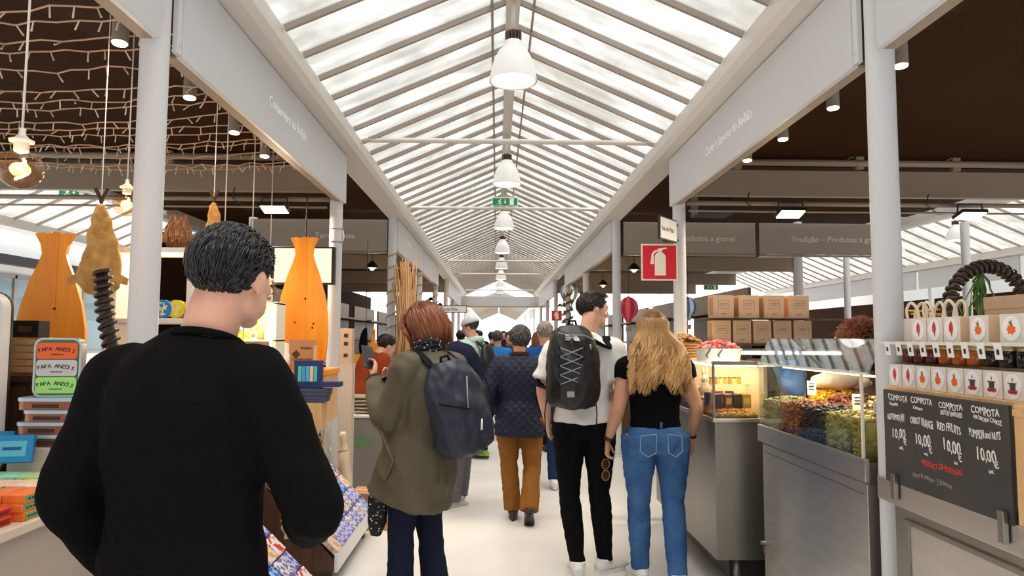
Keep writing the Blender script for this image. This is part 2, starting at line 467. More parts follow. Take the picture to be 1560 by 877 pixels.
# parallel aisles
roof_r = glass_roof(7.5, 2.0, 24.0, 1.75, 3.196, 3.95, .5)
roof_l = glass_roof(-5.9, 2.0, 24.0, 1.2, 3.196, 3.75, .5)
def side_fascia(x, y0, y1, side, label, words_=None, ty=0):
    t = thing('sign_board', label, 'sign', (x, y0, 2.641), 'fascia boards of the parallel aisle')
    b = NB(); xa, xb = sorted((x, x + side * .03)); box(b, xa, xb, y0, y1, 2.641, 3.05, .004); obj('board', b, m_fascia, t, world=True)
    if words_: text('lettering', words_, .09, m_letter, (x - side * .003, ty, 2.81), (0, -side, 0), (0, 0, 1), t, .001)
for k, (w, lb) in enumerate((('O Celeiro', 'lettered grey board seen through the far aisle above the spiral arch'), (None, 'pale board of the far aisle just past the twisted arch'), (None, 'pale board in the far aisle beside the roof glass'), (None, 'pale unlettered board deep in the far aisle'), (None, 'most distant board in the far aisle beyond the kraft boxes'))):
    side_fascia(9.35, 6.0 + 3.122 * k, 9.0 + 3.122 * k, 1, lb, w, 8.4 + 3.122 * k)
# outer walls
m_wallw = M('lime_wash', (240, 240, 238), .8, var=.03, scale=1)
b = NB(); box(b, -12.3, -12, -3, 62, 0, 8); struct(obj('wall_left', b, m_wallw))
b = NB(); box(b, 13.2, 13.5, -3, 62, 0, 8); struct(obj('wall_right', b, m_wallw))
b = NB(); box(b, 10.4, 10.5, 2, 26, 0, 2.5); struct(obj('added_backdrop', b, m_soffit))  # added dark backdrop against the far aisle's white-out, in place of dark stalls
b = NB(); box(b, -14, 14, 61.5, 62, 0, 9); struct(obj('wall_far', b, m_wallw))
for k in range(9):
    w = empty_struct('window_%d' % (k + 1), (-11.99, 4 + 4 * k, 1.0))
    b = NB(); box(b, 0, .05, 0, 2.4, 0, .08); box(b, 0, .05, 0, 2.4, 1.9, 1.98); box(b, 0, .05, 0, .08, 0, 1.98); box(b, 0, .05, 2.32, 2.4, 0, 1.98); box(b, 0, .05, 1.16, 1.24, 0, 1.98); obj('window_frame', b, m_rafter, w)
    b = NB(); box(b, .01, .02, .08, 2.32, .08, 1.9); obj('glass_pane', b, thin_glass('window_glass', (222, 230, 234)), w)
b = NB(); box(b, -11.95, -11.7, -2, 40, 3.2, 3.42); struct(obj('trim_1', b, m_dark))

# crossing fascia at the end of the hall, second hall beyond
b = NB(); box(b, -1.9, 1.9, 26.2, 26.3, 2.70, 3.08, .01); struct(obj('crossing_beam', b, m_fascia))
b = NB(); box(b, -1.9, 1.9, 26.15, 26.35, 2.66, 2.70, .01); struct(obj('crossing_beam_flange', b, m_beam))
b = NB()
for s in (-1, 1):
    tube(b, [(s * 1.45, 26.2, 3.1), (0, 26.2, 3.75)], .05, 8)
tube(b, [(0, 26.2, 3.1), (0, 26.2, 3.75)], .05, 8); struct(obj('gable_truss', b, m_white, None, True))
roof_b = glass_roof(0, 27.5, 52.0, 1.275, 2.85, 3.4, .8)
for k in range(6):
    for s in (-1, 1): c = column(s * 1.46, 29 + 4 * k)
for s in (-1, 1):
    b = NB()
    for k in range(6):
        if k % 2 == 0: box(b, s * 1.42 - .02, s * 1.42 + .02, 29.1 + 4 * k, 32.9 + 4 * k, 2.35, 2.7)
    struct(obj('trim_%d' % (2 if s < 0 else 3), b, m_fascia))

# ================================================================== PEOPLE
m_skin = M('skin', (222, 172, 146), .5, var=.06, scale=9, col2=(208, 152, 126), sheen=.1)
m_skin2 = M('skin_tanned', (206, 152, 122), .5, var=.06, scale=9, col2=(190, 132, 104), sheen=.1)
m_eyew = M('eye_white', (235, 230, 225), .2)
m_iris = M('eye_dark', (50, 36, 28), .2)
def V(*a): return Vector(a)
def rz(a): return Matrix.Rotation(math.radians(a), 3, 'Z')
def lerp(a, b, t): return a + (b - a) * t
def path(ks, sub=4):
    """smooth catmull-rom through (point, rx, ry) keys"""
    out = []
    n = len(ks)
    for i in range(n - 1):
        p0, p1, p2, p3 = ks[max(i - 1, 0)], ks[i], ks[i + 1], ks[min(i + 2, n - 1)]
        for s in range(sub):
            t = s / sub
            def cr(a, b, c, d): return .5 * (2 * b + (c - a) * t + (2 * a - 5 * b + 4 * c - d) * t * t + (3 * b - a - 3 * c + d) * t ** 3)
            out.append((cr(p0[0], p1[0], p2[0], p3[0]), max(.004, cr(p0[1], p1[1], p2[1], p3[1])), max(.004, cr(p0[2], p1[2], p2[2], p3[2]))))
    out.append(ks[-1])
    return out
def limb(bm, ks, ref=None, n=14, sub=4):
    q = path(ks, sub)
    tube(bm, [k[0] for k in q], [(k[1], k[2]) for k in q], n, True, ref)
def skeleton(H, **ov):
    s = H / 1.75
    J = dict(hipL=V(-.095, 0, .92), kneeL=V(-.10, .02, .49), ankL=V(-.10, -.02, .085), toeL=V(-.02, 1, 0),
             hipR=V(.095, 0, .92), kneeR=V(.10, .02, .49), ankR=V(.10, -.02, .085), toeR=V(.02, 1, 0),
             pelvis=V(0, 0, .95), waist=V(0, .0, 1.10), chest=V(0, -.005, 1.30), neck=V(0, -.01, 1.475), head=V(0, .015, 1.635),
             shL=V(-.178, -.01, 1.388), elL=V(-.235, -.03, 1.14), wrL=V(-.24, .05, .90),
             shR=V(.178, -.01, 1.388), elR=V(.235, -.03, 1.14), wrR=V(.24, .05, .90))
    J = {k: (v * s if not k.startswith('toe') else v) for k, v in J.items()}
    for k, v in ov.items(): J[k] = Vector(v)
    J['s'] = s
    return J
def hand(bm, wr, d, t, side, s=1.0, curl=.35, thumb=.5, spread=.0, fr=.0085):
    """wr wrist, d towards the fingers, t towards the thumb; palm faces pn"""
    d = d.normalized(); t = (t - d * t.dot(d)).normalized(); pn = d.cross(t) * side
    limb(bm, [(wr - d * .03, .024 * s, .019 * s), (wr + d * .01 * s, .026 * s, .018 * s), (wr + d * .05 * s, .040 * s, .017 * s), (wr + d * .09 * s, .040 * s, .014 * s), (wr + d * .098 * s, .034 * s, .010 * s)], ref=t, n=12, sub=3)
    for k, (off, ln) in enumerate(((.029, .070), (.010, .078), (-.010, .073), (-.029, .057))):
        p = wr + d * .085 * s + t * off * s; a = curl * (.55 + .12 * k); pts = [p - d * .02 * s, p]; rr = [fr * s, fr * s]
        dd = (d + t * off * spread * 8).normalized()
        for q, fr_ in enumerate((.45, .31, .24)):
            dq = dd * math.cos(a) + pn * math.sin(a)
            p = p + dq * ln * fr_ * s; pts.append(p); rr.append(fr * s * (.97, .9, .74)[q]); a += curl * 1.15
        tube(bm, pts, rr, 8)
    b = wr + d * .03 * s + t * .022 * s
    d1 = (d * .75 + t * .65 + pn * thumb).normalized(); d2 = (d * .95 + t * .2 + pn * thumb * 1.2).normalized()
    tube(bm, [b, b + d1 * .042 * s, b + d1 * .042 * s + d2 * .030 * s, b + d1 * .042 * s + d2 * .052 * s], [.015 * s, .0115 * s, .010 * s, .007 * s], 8)
def head_mesh(bm, c, Rm, s=1.0, fem=False):
    """skull, jaw, brow, nose, lips, ears; Rm turns the head (its own +Y looks forward)"""
    def P(x, y, z): return c + Rm @ V(x * s, y * s, z * s)
    def E(p, r, rot=None): ell(bm, P(*p), tuple(q * s for q in r), Rm @ rot if rot is not None else Rm, 18, 12)
    E((0, -.012, .028), (.074, .096, .086))
    E((0, .030, .010), (.066, .066, .085))
    E((0, .036, -.048), (.052 if not fem else .048, .058, .060))
    E((0, .072, -.092), (.025, .022, .018))
    for x in (-1, 1):
        E((x * .046, .022, -.056), (.018, .045, .040)); E((x * .040, .066, -.018), (.022, .020, .018))
        E((x * .028, .082, .030), (.026, .014, .010)); E((x * .076, -.006, -.012), (.007, .019, .033), Matrix.Rotation(x * -.35, 3, 'Z'))
        E((x * .082, -.014, .002), (.004, .016, .020), Matrix.Rotation(x * -.5, 3, 'Z'))
    tube(bm, [P(0, .085, .028), P(0, .104, .002), P(0, .116, -.022), P(0, .098, -.030)], [.009 * s, .011 * s, .0135 * s, .010 * s], 10)
    for x in (-1, 1): E((x * .013, .098, -.024), (.009, .010, .008))
    E((0, .090, -.052), (.021, .011, .0055)); E((0, .087, -.063), (.018, .011, .0065))
def person_body(J, par, mat, voxel, head=None, hs=1.0, fem=False, w=1.0, hands=None, neck_r=.056, name_eye=True, armw=1.0, legw=1.0):
    s = J['s']; bm = NB()
    ra = (1, 0, 0) if 'side' not in J else J['side']
    limb(bm, [(J['pelvis'] - V(0, 0, .10 * s), .10 * s * w, .09 * s * w), (J['pelvis'], .155 * s * w, .11 * s * w), (J['waist'], .132 * s * w, .095 * s * w), (J['chest'], .160 * s * w, .108 * s * w), (lerp(J['chest'], J['neck'], .62), .150 * s * w, .088 * s * w), (J['neck'], .062 * s, .06 * s)], ref=ra, n=18)
    hd = J['head']; up = (hd - J['neck']).normalized()
    limb(bm, [(J['neck'] - up * .05 * s, .075 * s, .065 * s), (J['neck'] + up * .01 * s, neck_r * s, neck_r * s), (hd - up * .05 * s - V(0, .015, 0) * s, neck_r * .95 * s, neck_r * .95 * s), (hd + up * .01, neck_r * .8 * s, neck_r * .8 * s)], n=14)
    Rm = head if head is not None else Matrix.Identity(3)
    head_mesh(bm, hd, Rm, hs * s, fem)
    for S, sd in (('L', -1), ('R', 1)):
        h, k, a = J['hip' + S], J['knee' + S], J['ank' + S]
        limb(bm, [(h + V(0, 0, .04 * s), .085 * s * legw, .09 * s * legw), (lerp(h, k, .3), .082 * s * legw, .085 * s * legw), (lerp(h, k, .8), .060 * s * legw, .062 * s * legw), (k, .053 * s * legw, .055 * s * legw), (lerp(k, a, .3), .052 * s * legw, .058 * s * legw), (lerp(k, a, .75), .038 * s, .042 * s), (a, .035 * s, .038 * s)], n=14)
        td = J['toe' + S].normalized(); side = td.cross(V(0, 0, 1)).normalized()
        limb(bm, [(a - td * .045 * s + V(0, 0, -.04) * s, .03 * s, .03 * s), (a + td * .04 * s + V(0, 0, -.045) * s, .036 * s, .032 * s), (a + td * .14 * s + V(0, 0, -.06) * s, .042 * s, .018 * s)], ref=side, n=10)
        p, e, wv = J['sh' + S], J['el' + S], J['wr' + S]
        limb(bm, [(lerp(J['neck'], p, .45) + V(0, 0, -.035 * s), .05 * s, .05 * s), (p, .056 * s * armw, .056 * s * armw), (lerp(p, e, .35), .049 * s * armw, .050 * s * armw), (lerp(p, e, .85), .038 * s * armw, .040 * s * armw), (e, .036 * s * armw, .038 * s * armw), (lerp(e, wv, .25), .038 * s * armw, .041 * s * armw), (lerp(e, wv, .8), .027 * s * armw, .027 * s * armw), (wv, .023 * s, .021 * s)], n=14)
        hd_ = (hands or {}).get(S)
        dd = (wv - e).normalized()
        if hd_ is None: hand(bm, wv, dd + V(0, .15, 0), V(0, 1, 0), -sd, s, .45)
        else:
            hand(bm, wv, Vector(hd_.get('d', dd)), Vector(hd_.get('t', (0, 1, 0))), hd_.get('side', -sd), s * hd_.get('sc', 1), hd_.get('curl', .45), hd_.get('thumb', .5))
    b2 = remeshed(bm, voxel, 3, .45)
    body = obj('body', b2, mat, par, True)
    if name_eye:
        for x in (-1, 1):
            c = hd + Rm @ (V(x * .031, .080, .012) * hs * s)
            b = NB(); ell(b, c, .012 * s, None, 12, 8); eye = obj('eye', b, m_eyew, par, True)
            b = NB(); ell(b, c + Rm @ V(0, .0085, 0) * s, .0062 * s, None, 10, 6); obj('iris', b, m_iris, eye, True)
    return body
def garment(name, par, mat, bm, voxel, amp=.005, f=9, seed=1, zs=1.0, sm=4):
    b = remeshed(bm, voxel, sm, .5)
    if amp: crease(b, amp, f, seed, zs)
    return obj(name, b, mat, par, True)
def torso_shape(bm, J, grow, z_hem, w=1.0, flare=0.0, neck_up=.012, hem_c=None, d=1.0):
    s = J['s']; ra = (1, 0, 0) if 'side' not in J else J['side']
    hem = hem_c if hem_c is not None else J['pelvis'] + V(0, 0, z_hem - J['pelvis'].z)
    g = grow
    ks = [(hem, (.158 + flare) * s * w + g, (.113 + flare) * s * w * d + g)]
    if hem.z < J['pelvis'].z - .08: ks.append((lerp(hem, J['pelvis'], .6), (.16 + flare * .6) * s * w + g, (.115 + flare * .6) * s * w * d + g))
    if hem.z < J['pelvis'].z + .06: ks.append((J['pelvis'] + V(0, 0, .06), (.155 + flare * .3) * s * w + g, (.11 + flare * .3) * s * w * d + g))
    ks += [(J['waist'], .142 * s * w + g, .10 * s * w * d + g), (J['chest'], .164 * s * w + g, .112 * s * w * d + g), (lerp(J['chest'], J['neck'], .62), .155 * s * w + g, .090 * s * w * d + g), (J['neck'] + V(0, 0, neck_up), .068 * s + g * .3, .066 * s + g * .3)]
    limb(bm, ks, ref=ra, n=22)
def sleeve(bm, J, S, grow, upto=1.0, cuff=None, armw=1.0):
    """upto: 0..1 to the elbow, 1..2 to the wrist"""
    s = J['s']; p, e, wv = J['sh' + S], J['el' + S], J['wr' + S]; g = grow
    ks = [(lerp(J['neck'], p, .45) + V(0, 0, -.045 * s), .052 * s + g, .055 * s + g), (lerp(J['neck'], p, .8) + V(0, 0, -.012 * s), .055 * s + g, .058 * s + g), (p, .060 * s * armw + g, .062 * s * armw + g)]
    if upto <= 1.0:
        ks += [(lerp(p, e, upto * .6), .052 * s * armw + g, .054 * s * armw + g), (lerp(p, e, upto), .050 * s * armw + g * 1.3, .052 * s * armw + g * 1.3)]
    else:
        u = upto - 1
        ks += [(lerp(p, e, .45), .050 * s * armw + g, .052 * s * armw + g), (e, .042 * s * armw + g, .044 * s * armw + g), (lerp(e, wv, .4 * u), .041 * s * armw + g, .043 * s * armw + g), (lerp(e, wv, u), (.03 * s + g) if cuff is None else cuff, (.03 * s + g) if cuff is None else cuff)]
    limb(bm, ks, n=16)
def trousers(name, par, J, mat, grow, voxel, w=1.0, ankle=None, top=None, amp=.004, seed=2, legw=1.0, fit=1.0):
    bm = NB(); s = J['s']; g = grow; ra = (1, 0, 0) if 'side' not in J else J['side']
    tp = J['waist'] - V(0, 0, .03 * s) if top is None else lerp(J['pelvis'], J['waist'], top)
    limb(bm, [(J['pelvis'] - V(0, 0, .11 * s), .12 * s * w + g, .10 * s * w + g), (J['pelvis'] - V(0, 0, .03 * s), .166 * s * w + g, .122 * s * w + g), (J['pelvis'] + V(0, 0, .04 * s), .158 * s * w + g, .115 * s * w + g), (tp, .143 * s * w + g, .10 * s * w + g)], ref=ra, n=20)
    for S in 'LR':
        h, k, a = J['hip' + S], J['knee' + S], J['ank' + S]
        an = (.042 * s + g) if ankle is None else ankle
        limb(bm, [(h + V(0, 0, .03 * s), .09 * s * legw + g, .10 * s * legw + g), (lerp(h, k, .3), .084 * s * legw + g, .088 * s * legw + g), (lerp(h, k, .8), (.062 * s * legw + g) * fit, (.064 * s * legw + g) * fit), (k, (.056 * s * legw + g) * fit, (.058 * s * legw + g) * fit), (lerp(k, a, .35), (.052 * s * legw + g) * fit, (.058 * s * legw + g) * fit), (lerp(k, a, .85), an, an * 1.05), (a - V(0, 0, .0), an, an * 1.08)], n=16)
    return garment(name, par, mat, bm, voxel, amp, 10, seed, 1.6)
def shoe(par, a, td, s, mat, msole, pitch=0.0, high=0.0, lace=None):
    """shoe with its sole; pitch lifts the heel"""
    td = Vector(td).normalized(); side = td.cross(V(0, 0, 1)).normalized(); up = V(0, 0, 1)
    if pitch:
        q = Quaternion(side, -math.radians(pitch)); td = q @ td; up = q @ up
    g0 = a - up * .085 * s
    def P(f, h): return g0 + td * f * s + up * h * s
    bm = NB()
    limb(bm, [(P(-.075, .045), .022 * s, .03 * s), (P(-.05, .052), .036 * s, .034 * s), (P(.0, .056), .038 * s, .036 * s), (P(.06, .050), .043 * s, .030 * s), (P(.13, .038), .047 * s, .022 * s), (P(.175, .034), .036 * s, .015 * s), (P(.192, .032), .018 * s, .008 * s)], ref=side, n=14)
    limb(bm, [(P(-.015, .055), .040 * s, .046 * s), (P(-.02, .10 + high), .042 * s, .050 * s)], n=14)
    sh = garment('shoe', par, mat, bm, .008, 0, sm=3)
    b = NB(); out = []
    for i in range(20):
        t = i / 20 * 2 * PI; f = .058 + .140 * math.cos(t); wd = (.038 + .012 * math.cos(t)) * math.sin(t); out.append((f * s, wd * s))
    prism(b, out, g0, td, side, up, .030 * s); obj('sole', b, msole, sh)
    if lace is not None:
        b = NB()
        for k in range(4):
            f = .03 + .026 * k; h = .088 - .009 * k
            tube(b, [P(f, h - .012) - side * .025 * s, P(f, h), P(f, h - .012) + side * .025 * s], .004 * s, 6)
        obj('laces', b, lace, sh, True)
    return sh
def hair_short(par, c, Rm, s, mat, thick=.014, hl_front=.045, nape=-.05, seed=1, n=420, spike=.0, fade=True, vol=1.0, lw=1.0):
    """close hair: a fitted shell plus short overlapping locks; hl_front = hairline height over the brow, nape = lowest hair at the back"""
    rr = random.Random(seed)
    C0 = c + Rm @ (V(0, -.012, .028) * s); rx, ry, rz_ = (.074 * s + .002, .096 * s + .002, .086 * s + .002)
    def inside(x, y, z):       # local unit-sphere direction -> hair there?
        zz = z * .086 + .028; yy = y * .096 - .012
        lim = lerp(nape, hl_front, min(1, max(0, (yy + .05) / .12)))
        if yy > .055: lim = hl_front + (yy - .055) * .5
        return zz > lim
    b = NB(); U, W = 28, 16; grid = {}
    for j in range(W + 1):
        for i in range(U):
            th = PI * j / W; ph = 2 * PI * i / U
            x, y, z = math.sin(th) * math.cos(ph), math.sin(th) * math.sin(ph), math.cos(th)
            if j in (0, W) and i > 0: continue
            zz = z * .086 + .028; lo = nape
            k = 1 + thick / .086 * vol * (min(1, max(0.15, (zz + .03) / .09)) if fade else 1)
            k += .02 * noise.noise(V(x * 5 + seed, y * 5, z * 5))
            grid[(i, j)] = b.verts.new(C0 + Rm @ V(x * rx * k, y * ry * k, z * rz_ * k)) if inside(x, y, z) else None
    g = lambda i, j: grid[(0, j)] if j in (0, W) else grid[(i % U, j)]
    for j in range(W):
        for i in range(U):
            vs = []
            for v in (g(i, j), g(i + 1, j), g(i + 1, j + 1), g(i, j + 1)):
                if v is not None and v not in vs: vs.append(v)
            if len(vs) >= 3: b.faces.new(vs)
    bmesh.ops.solidify(b, geom=b.faces, thickness=-.004)
    for _ in range(n):
        x, y, z = rr.gauss(0, 1), rr.gauss(0, 1), rr.gauss(0, 1); l = math.sqrt(x * x + y * y + z * z); x, y, z = x / l, y / l, z / l
        if not inside(x, y, z): continue
        zz = z * .086 + .028
        k0 = 1 + thick / .086 * vol * (min(1, max(0.1, (zz + .03) / .09)) if fade else 1) * .85
        p = V(x * rx * k0, y * ry * k0, z * rz_ * k0); nrm = V(x, y, z)
        dirn = V(x * .3, -.6 - y * .2, -.55 + .3 * z) if spike == 0 else V(x * .6, .55, .5)
        t = (dirn - nrm * dirn.dot(nrm)); t = t.normalized() if t.length > 1e-4 else V(0, -1, 0)
        ln = rr.uniform(.022, .040) * s * (1 if zz > 0.02 or not fade else .5)
        pts = [C0 + Rm @ p, C0 + Rm @ (p + t * ln * .5 + nrm * (.0018 + spike * ln * .5)), C0 + Rm @ (p + t * ln + nrm * (-.001 + spike * ln))]
        wd = rr.uniform(.003, .0055) * s * lw
        tube(b, pts, [wd, wd * .9, .0008], 5)
    return obj('hair', b, mat, par, True)
def strands(par, roots, mat, n, wr=(.004, .008), seed=3, name='hair'):
    """long hair: each root is a function of a random generator giving the points of one lock"""
    rr = random.Random(seed); b = NB()
    for _ in range(n):
        pts = roots(rr)
        w = rr.uniform(*wr); k = len(pts)
        tube(b, pts, [w * (.7 if i == 0 else 1.0 if i < k - 2 else .75 if i == k - 2 else .18) for i in range(k)], 5)
    return obj(name, b, mat, par, True)
def brows(par, c, Rm, s, mat):
    b = NB()
    for x in (-1, 1):
        tube(b, [c + Rm @ (V(x * .014, .094, .034) * s), c + Rm @ (V(x * .03, .093, .040) * s), c + Rm @ (V(x * .048, .080, .035) * s)], [.003 * s, .004 * s, .002 * s], 6)
    obj('eyebrows', b, mat, par, True)
def cloth(name, col, rough=.85, bump=.25, bscale=220, **k): return M(name, col, rough, bump=bump, bscale=bscale, spec=.08, **k)
def Rhead(yaw=0, pitch=0, roll=0):
    """yaw>0 turns the face to the person's left; pitch>0 looks down"""
    return Matrix.Rotation(math.radians(yaw), 3, 'Z') @ Matrix.Rotation(math.radians(-pitch), 3, 'X') @ Matrix.Rotation(math.radians(roll), 3, 'Y')

m_black_cloth = cloth('black_knit', (13, 11, 12), .9, .3, 160)
m_black_jean = cloth('black_denim', (14, 14, 16), .85)
m_navy = cloth('navy_cloth', (28, 32, 52), .85)
m_white_cloth = cloth('white_cotton', (232, 230, 228), .85, .15)
m_denim = M('blue_denim', (70, 110, 160), .85, var=.1, scale=6, col2=(46, 80, 130), bump=.3, bscale=260, spec=.2)
m_denim_d = cloth('dark_denim', (30, 48, 84), .85)
m_grey_cloth = cloth('grey_twill', (96, 96, 102), .85)
m_hair_blk = M('black_hair', (24, 22, 24), .4, spec=.5)
m_hair_dkb = M('dark_brown_hair', (44, 32, 26), .45)
m_hair_gry = M('grey_hair', (96, 92, 90), .5, var=.3, scale=30, col2=(60, 57, 56))
m_hair_aub = M('auburn_hair', (146, 82, 46), .4, var=.2, scale=18, col2=(92, 46, 26), stretch=(1, 1, .2))
m_hair_bld = M('blonde_hair', (220, 174, 114), .42, var=.2, scale=16, col2=(150, 104, 60), stretch=(1, 1, .3))
_nt = m_hair_bld.node_tree; _tc = _nt.nodes.new('ShaderNodeTexCoord'); _sx = _nt.nodes.new('ShaderNodeSeparateXYZ'); _mr = _nt.nodes.new('ShaderNodeMapRange'); _mx = _nt.nodes.new('ShaderNodeMix')
_mr.inputs[1].default_value = 1.38; _mr.inputs[2].default_value = 1.70; _mx.data_type = 'RGBA'; _mx.inputs[7].default_value = (*srgb(124, 86, 50), 1)     # darker grown-out roots
_nt.links.new(_tc.outputs['Object'], _sx.inputs[0]); _nt.links.new(_sx.outputs[2], _mr.inputs[0]); _nt.links.new(_mr.outputs[0], _mx.inputs[0])
_bs = _nt.nodes['Principled BSDF']; _lk = _bs.inputs['Base Color'].links[0].from_socket; _nt.links.new(_lk, _mx.inputs[6]); _nt.links.new(_mx.outputs[2], _bs.inputs['Base Color'])
m_sole_w = M('white_rubber', (236, 234, 230), .5)
m_sole_b = M('black_rubber', (24, 23, 23), .6)
m_leather_w = M('white_leather', (230, 229, 228), .4)
m_leather_b = M('brown_black_leather', (40, 31, 28), .4)
m_strap = cloth('black_webbing', (24, 24, 26), .8)

# ---- 1. man in black, closest to the camera
def man_in_black():
    t = thing('person', 'person in a black jumper with short black hair, closest to the camera', 'person', (-.80, 1.63, 0), rotz=math.radians(-14))
    J = skeleton(1.755, elR=(.30, .03, 1.13), wrR=(.17, .25, 1.0), elL=(-.27, -.05, 1.14), wrL=(-.25, .10, .92),
                 ankL=(-.09, .20, .085), kneeL=(-.09, .16, .49), ankR=(.10, -.20, .10), kneeR=(.10, .02, .48), head=(.065, .05, 1.637), neck=(.035, 0, 1.485))
    Rm = Rhead(1, 3)
    person_body(J, t, m_skin, .0075, Rm, 1.03, w=1.05, hands={'R': dict(d=(-.6, .75, -.1), t=(-.1, .3, .9), curl=.7)}, neck_r=.064)
    b = NB(); torso_shape(b, J, .022, .83, 1.10, .0, .02); sleeve(b, J, 'L', .022, 1.96); sleeve(b, J, 'R', .022, 1.94)
    g = garment('jumper', t, m_black_cloth, b, .011, .006, 8, 3)
    b = NB(); N0 = J['neck']; tube(b, [N0 + V(.070 * math.cos(a), .068 * math.sin(a) - .003, .012 + .018 * -math.sin(a)) for a in [2 * PI * i / 24 for i in range(24)]], .009, 8, closed=True); obj('collar', b, m_black_cloth, g, True)
    trousers('trousers', t, J, m_black_jean, .014, .012, 1.02)
    shoe(t, J['ankL'], J['toeL'], 1.03, m_leather_b, m_sole_b); shoe(t, J['ankR'], J['toeR'], 1.03, m_leather_b, m_sole_b, 8)
    hair_short(t, J['head'], Rm, 1.03, m_hair_blk, .013, .05, -.045, 2, 3200, vol=1.0, lw=.5)
    brows(t, J['head'], Rm, 1.03, m_hair_blk)
    return t
# ---- 2. woman in the olive coat
m_olive = M('olive_coat', (92, 84, 66), .6, var=.08, scale=5, col2=(78, 70, 54), bump=.12, bscale=120, spec=.35)
def coat_woman():
    t = thing('person', 'person with auburn bob in a long olive coat, looking down at a phone', 'person', (-.455, 3.82, 0), rotz=math.radians(50))
    J = skeleton(1.665, elL=(-.21, .10, 1.075), wrL=(-.14, .31, 1.27), elR=(.20, .12, 1.08), wrR=(.06, .30, 1.25),
                 head=(.0, .055, 1.555), neck=(0, .005, 1.40), ankL=(-.095, .11, .08), ankR=(.10, .03, .08), kneeL=(-.095, .11, .46), kneeR=(.095, .09, .46), hipL=(-.09, .07, .87), hipR=(.09, .07, .87), pelvis=(0, .06, .90), waist=(0, .03, 1.05), shL=(-.175, .0, 1.322), shR=(.175, .0, 1.322))
    Rm = Rhead(24, 22)
    person_body(J, t, m_skin, .0075, Rm, 1.0, True, 1.05, hands={'L': dict(d=(.45, .35, .8), t=(.5, .6, -.1), side=1, curl=.55, thumb=.3), 'R': dict(d=(-.55, .45, .35), t=(-.3, .2, .9), side=-1, curl=.6)})
    b = NB(); hem = V(-.02, .13, .625); torso_shape(b, J, .032, .6, 1.12, .035, .03, hem_c=hem, d=1.25)
    sleeve(b, J, 'L', .034, 1.93, .046); sleeve(b, J, 'R', .034, 1.90, .046)
    g = garment('coat', t, m_olive, b, .0105, .013, 6.0, 4, .8)
    def snap(p, out=.004):
        ok, co, nr, _ = g.closest_point_on_mesh(Vector(p)); return co + nr * out
    b = NB(); tube(b, [snap((-.5, -.03 + .006 * i, 1.0 - .028 * i)) for i in range(8)], .008, 8); obj('pocket_welt', b, m_olive, g, True)
    for k in range(2):
        b = NB(); tube(b, [snap((-.09 + .02 * k, -.22, 1.28 - .07 * i), .001) for i in range(9)], .0035, 6); obj('back_seam', b, m_olive, g, True)
    b = NB()
    b.free()
    for S in 'LR':
        b = NB(); e, wv = J['el' + S], J['wr' + S]; c = lerp(e, wv, .93); dd = (wv - e).normalized(); tube(b, [c - dd * .014, c + dd * .014], .050, 16); obj('cuff', b, cloth('knit_cuff', (58, 46, 40)), g, True)
    b = NB(); N0 = J['neck']
    for q in range(3):
        tube(b, [N0 + V((.078 + .006 * q) * math.cos(a), (.085 + .004 * q) * math.sin(a) + .012, .03 + .022 * q + .012 * math.sin(3 * a + q)) for a in [2 * PI * i / 28 for i in range(28)]], [(.018, .018)] * 28, 10, closed=True)
    m_sc = M('dotted_scarf', (26, 24, 28), .8); nt = m_sc.node_tree; bs = nt.nodes['Principled BSDF']
    vo = nt.nodes.new('ShaderNodeTexVoronoi'); vo.inputs['Scale'].default_value = 55; tc = nt.nodes.new('ShaderNodeTexCoord'); nt.links.new(tc.outputs['Object'], vo.inputs['Vector'])
    rp = nt.nodes.new('ShaderNodeValToRGB'); rp.color_ramp.elements[0].position = .22; rp.color_ramp.elements[0].color = (.75, .72, .68, 1); rp.color_ramp.elements[1].position = .26; rp.color_ramp.elements[1].color = (.012, .011, .014, 1)
    nt.links.new(vo.outputs['Distance'], rp.inputs[0]); nt.links.new(rp.outputs[0], bs.inputs['Base Color'])
    obj('scarf', b, m_sc, t, True)
    b = NB(); tube(b, [V(-.10, .20, .74), V(-.15, .24, .62), V(-.15, .245, .50), V(-.155, .24, .43)], [(.012, .03), (.014, .05), (.014, .05), (.010, .03)], 10); crease(b, .01, 30, 2); obj('scarf_end', b, m_sc, t, True)
    trousers('trousers', t, J, m_navy, .018, .011, 1.03, .075, amp=.004)
    shoe(t, J['ankL'], J['toeL'], .95, m_leather_b, m_sole_b); shoe(t, J['ankR'], J['toeR'], .95, m_leather_b, m_sole_b)
    hair_short(t, J['head'], Rm, 1.0, m_hair_aub, .024, .055, -.06, 5, 10, vol=1.2)
    hc = J['head']
    def lock(rr):
        ph = rr.uniform(-2.75, 2.75) - PI / 2          # around the head, gap at the face
        x0, y0 = math.cos(ph), math.sin(ph)
        cz = rr.uniform(.55, 1.0)
        r0 = math.sqrt(max(0, 1 - cz * cz))
        top = V(.088 * r0 * x0, -.012 + .108 * r0 * y0, .03 + .112 * cz)
        side = V(.098 * x0, -.015 + .118 * y0, .02)
        mid = V(.104 * x0, -.018 + .124 * y0, -.045)
        end = V(.088 * x0, -.010 + .106 * y0, -.118 + rr.uniform(-.02, .02))
        if y0 > .55: side = V(.095 * x0, .085, .045); mid = V(.11 * x0 + .02 * (1 if x0 > 0 else -1), .075, .005); end = V(.10 * (1 if x0 > 0 else -1), .055, -.06 + rr.uniform(-.03, .02))
        j = lambda: V(rr.gauss(0, .004), rr.gauss(0, .004), rr.gauss(0, .004))
        return [hc + Rm @ (p + j()) for p in (top, lerp(top, side, .5) + V(x0, y0, .6) * .012, side, mid, end)]
    strands(t, lock, m_hair_aub, 520, (.006, .011), 11)
    brows(t, J['head'], Rm, 1.0, m_hair_dkb)
    return t
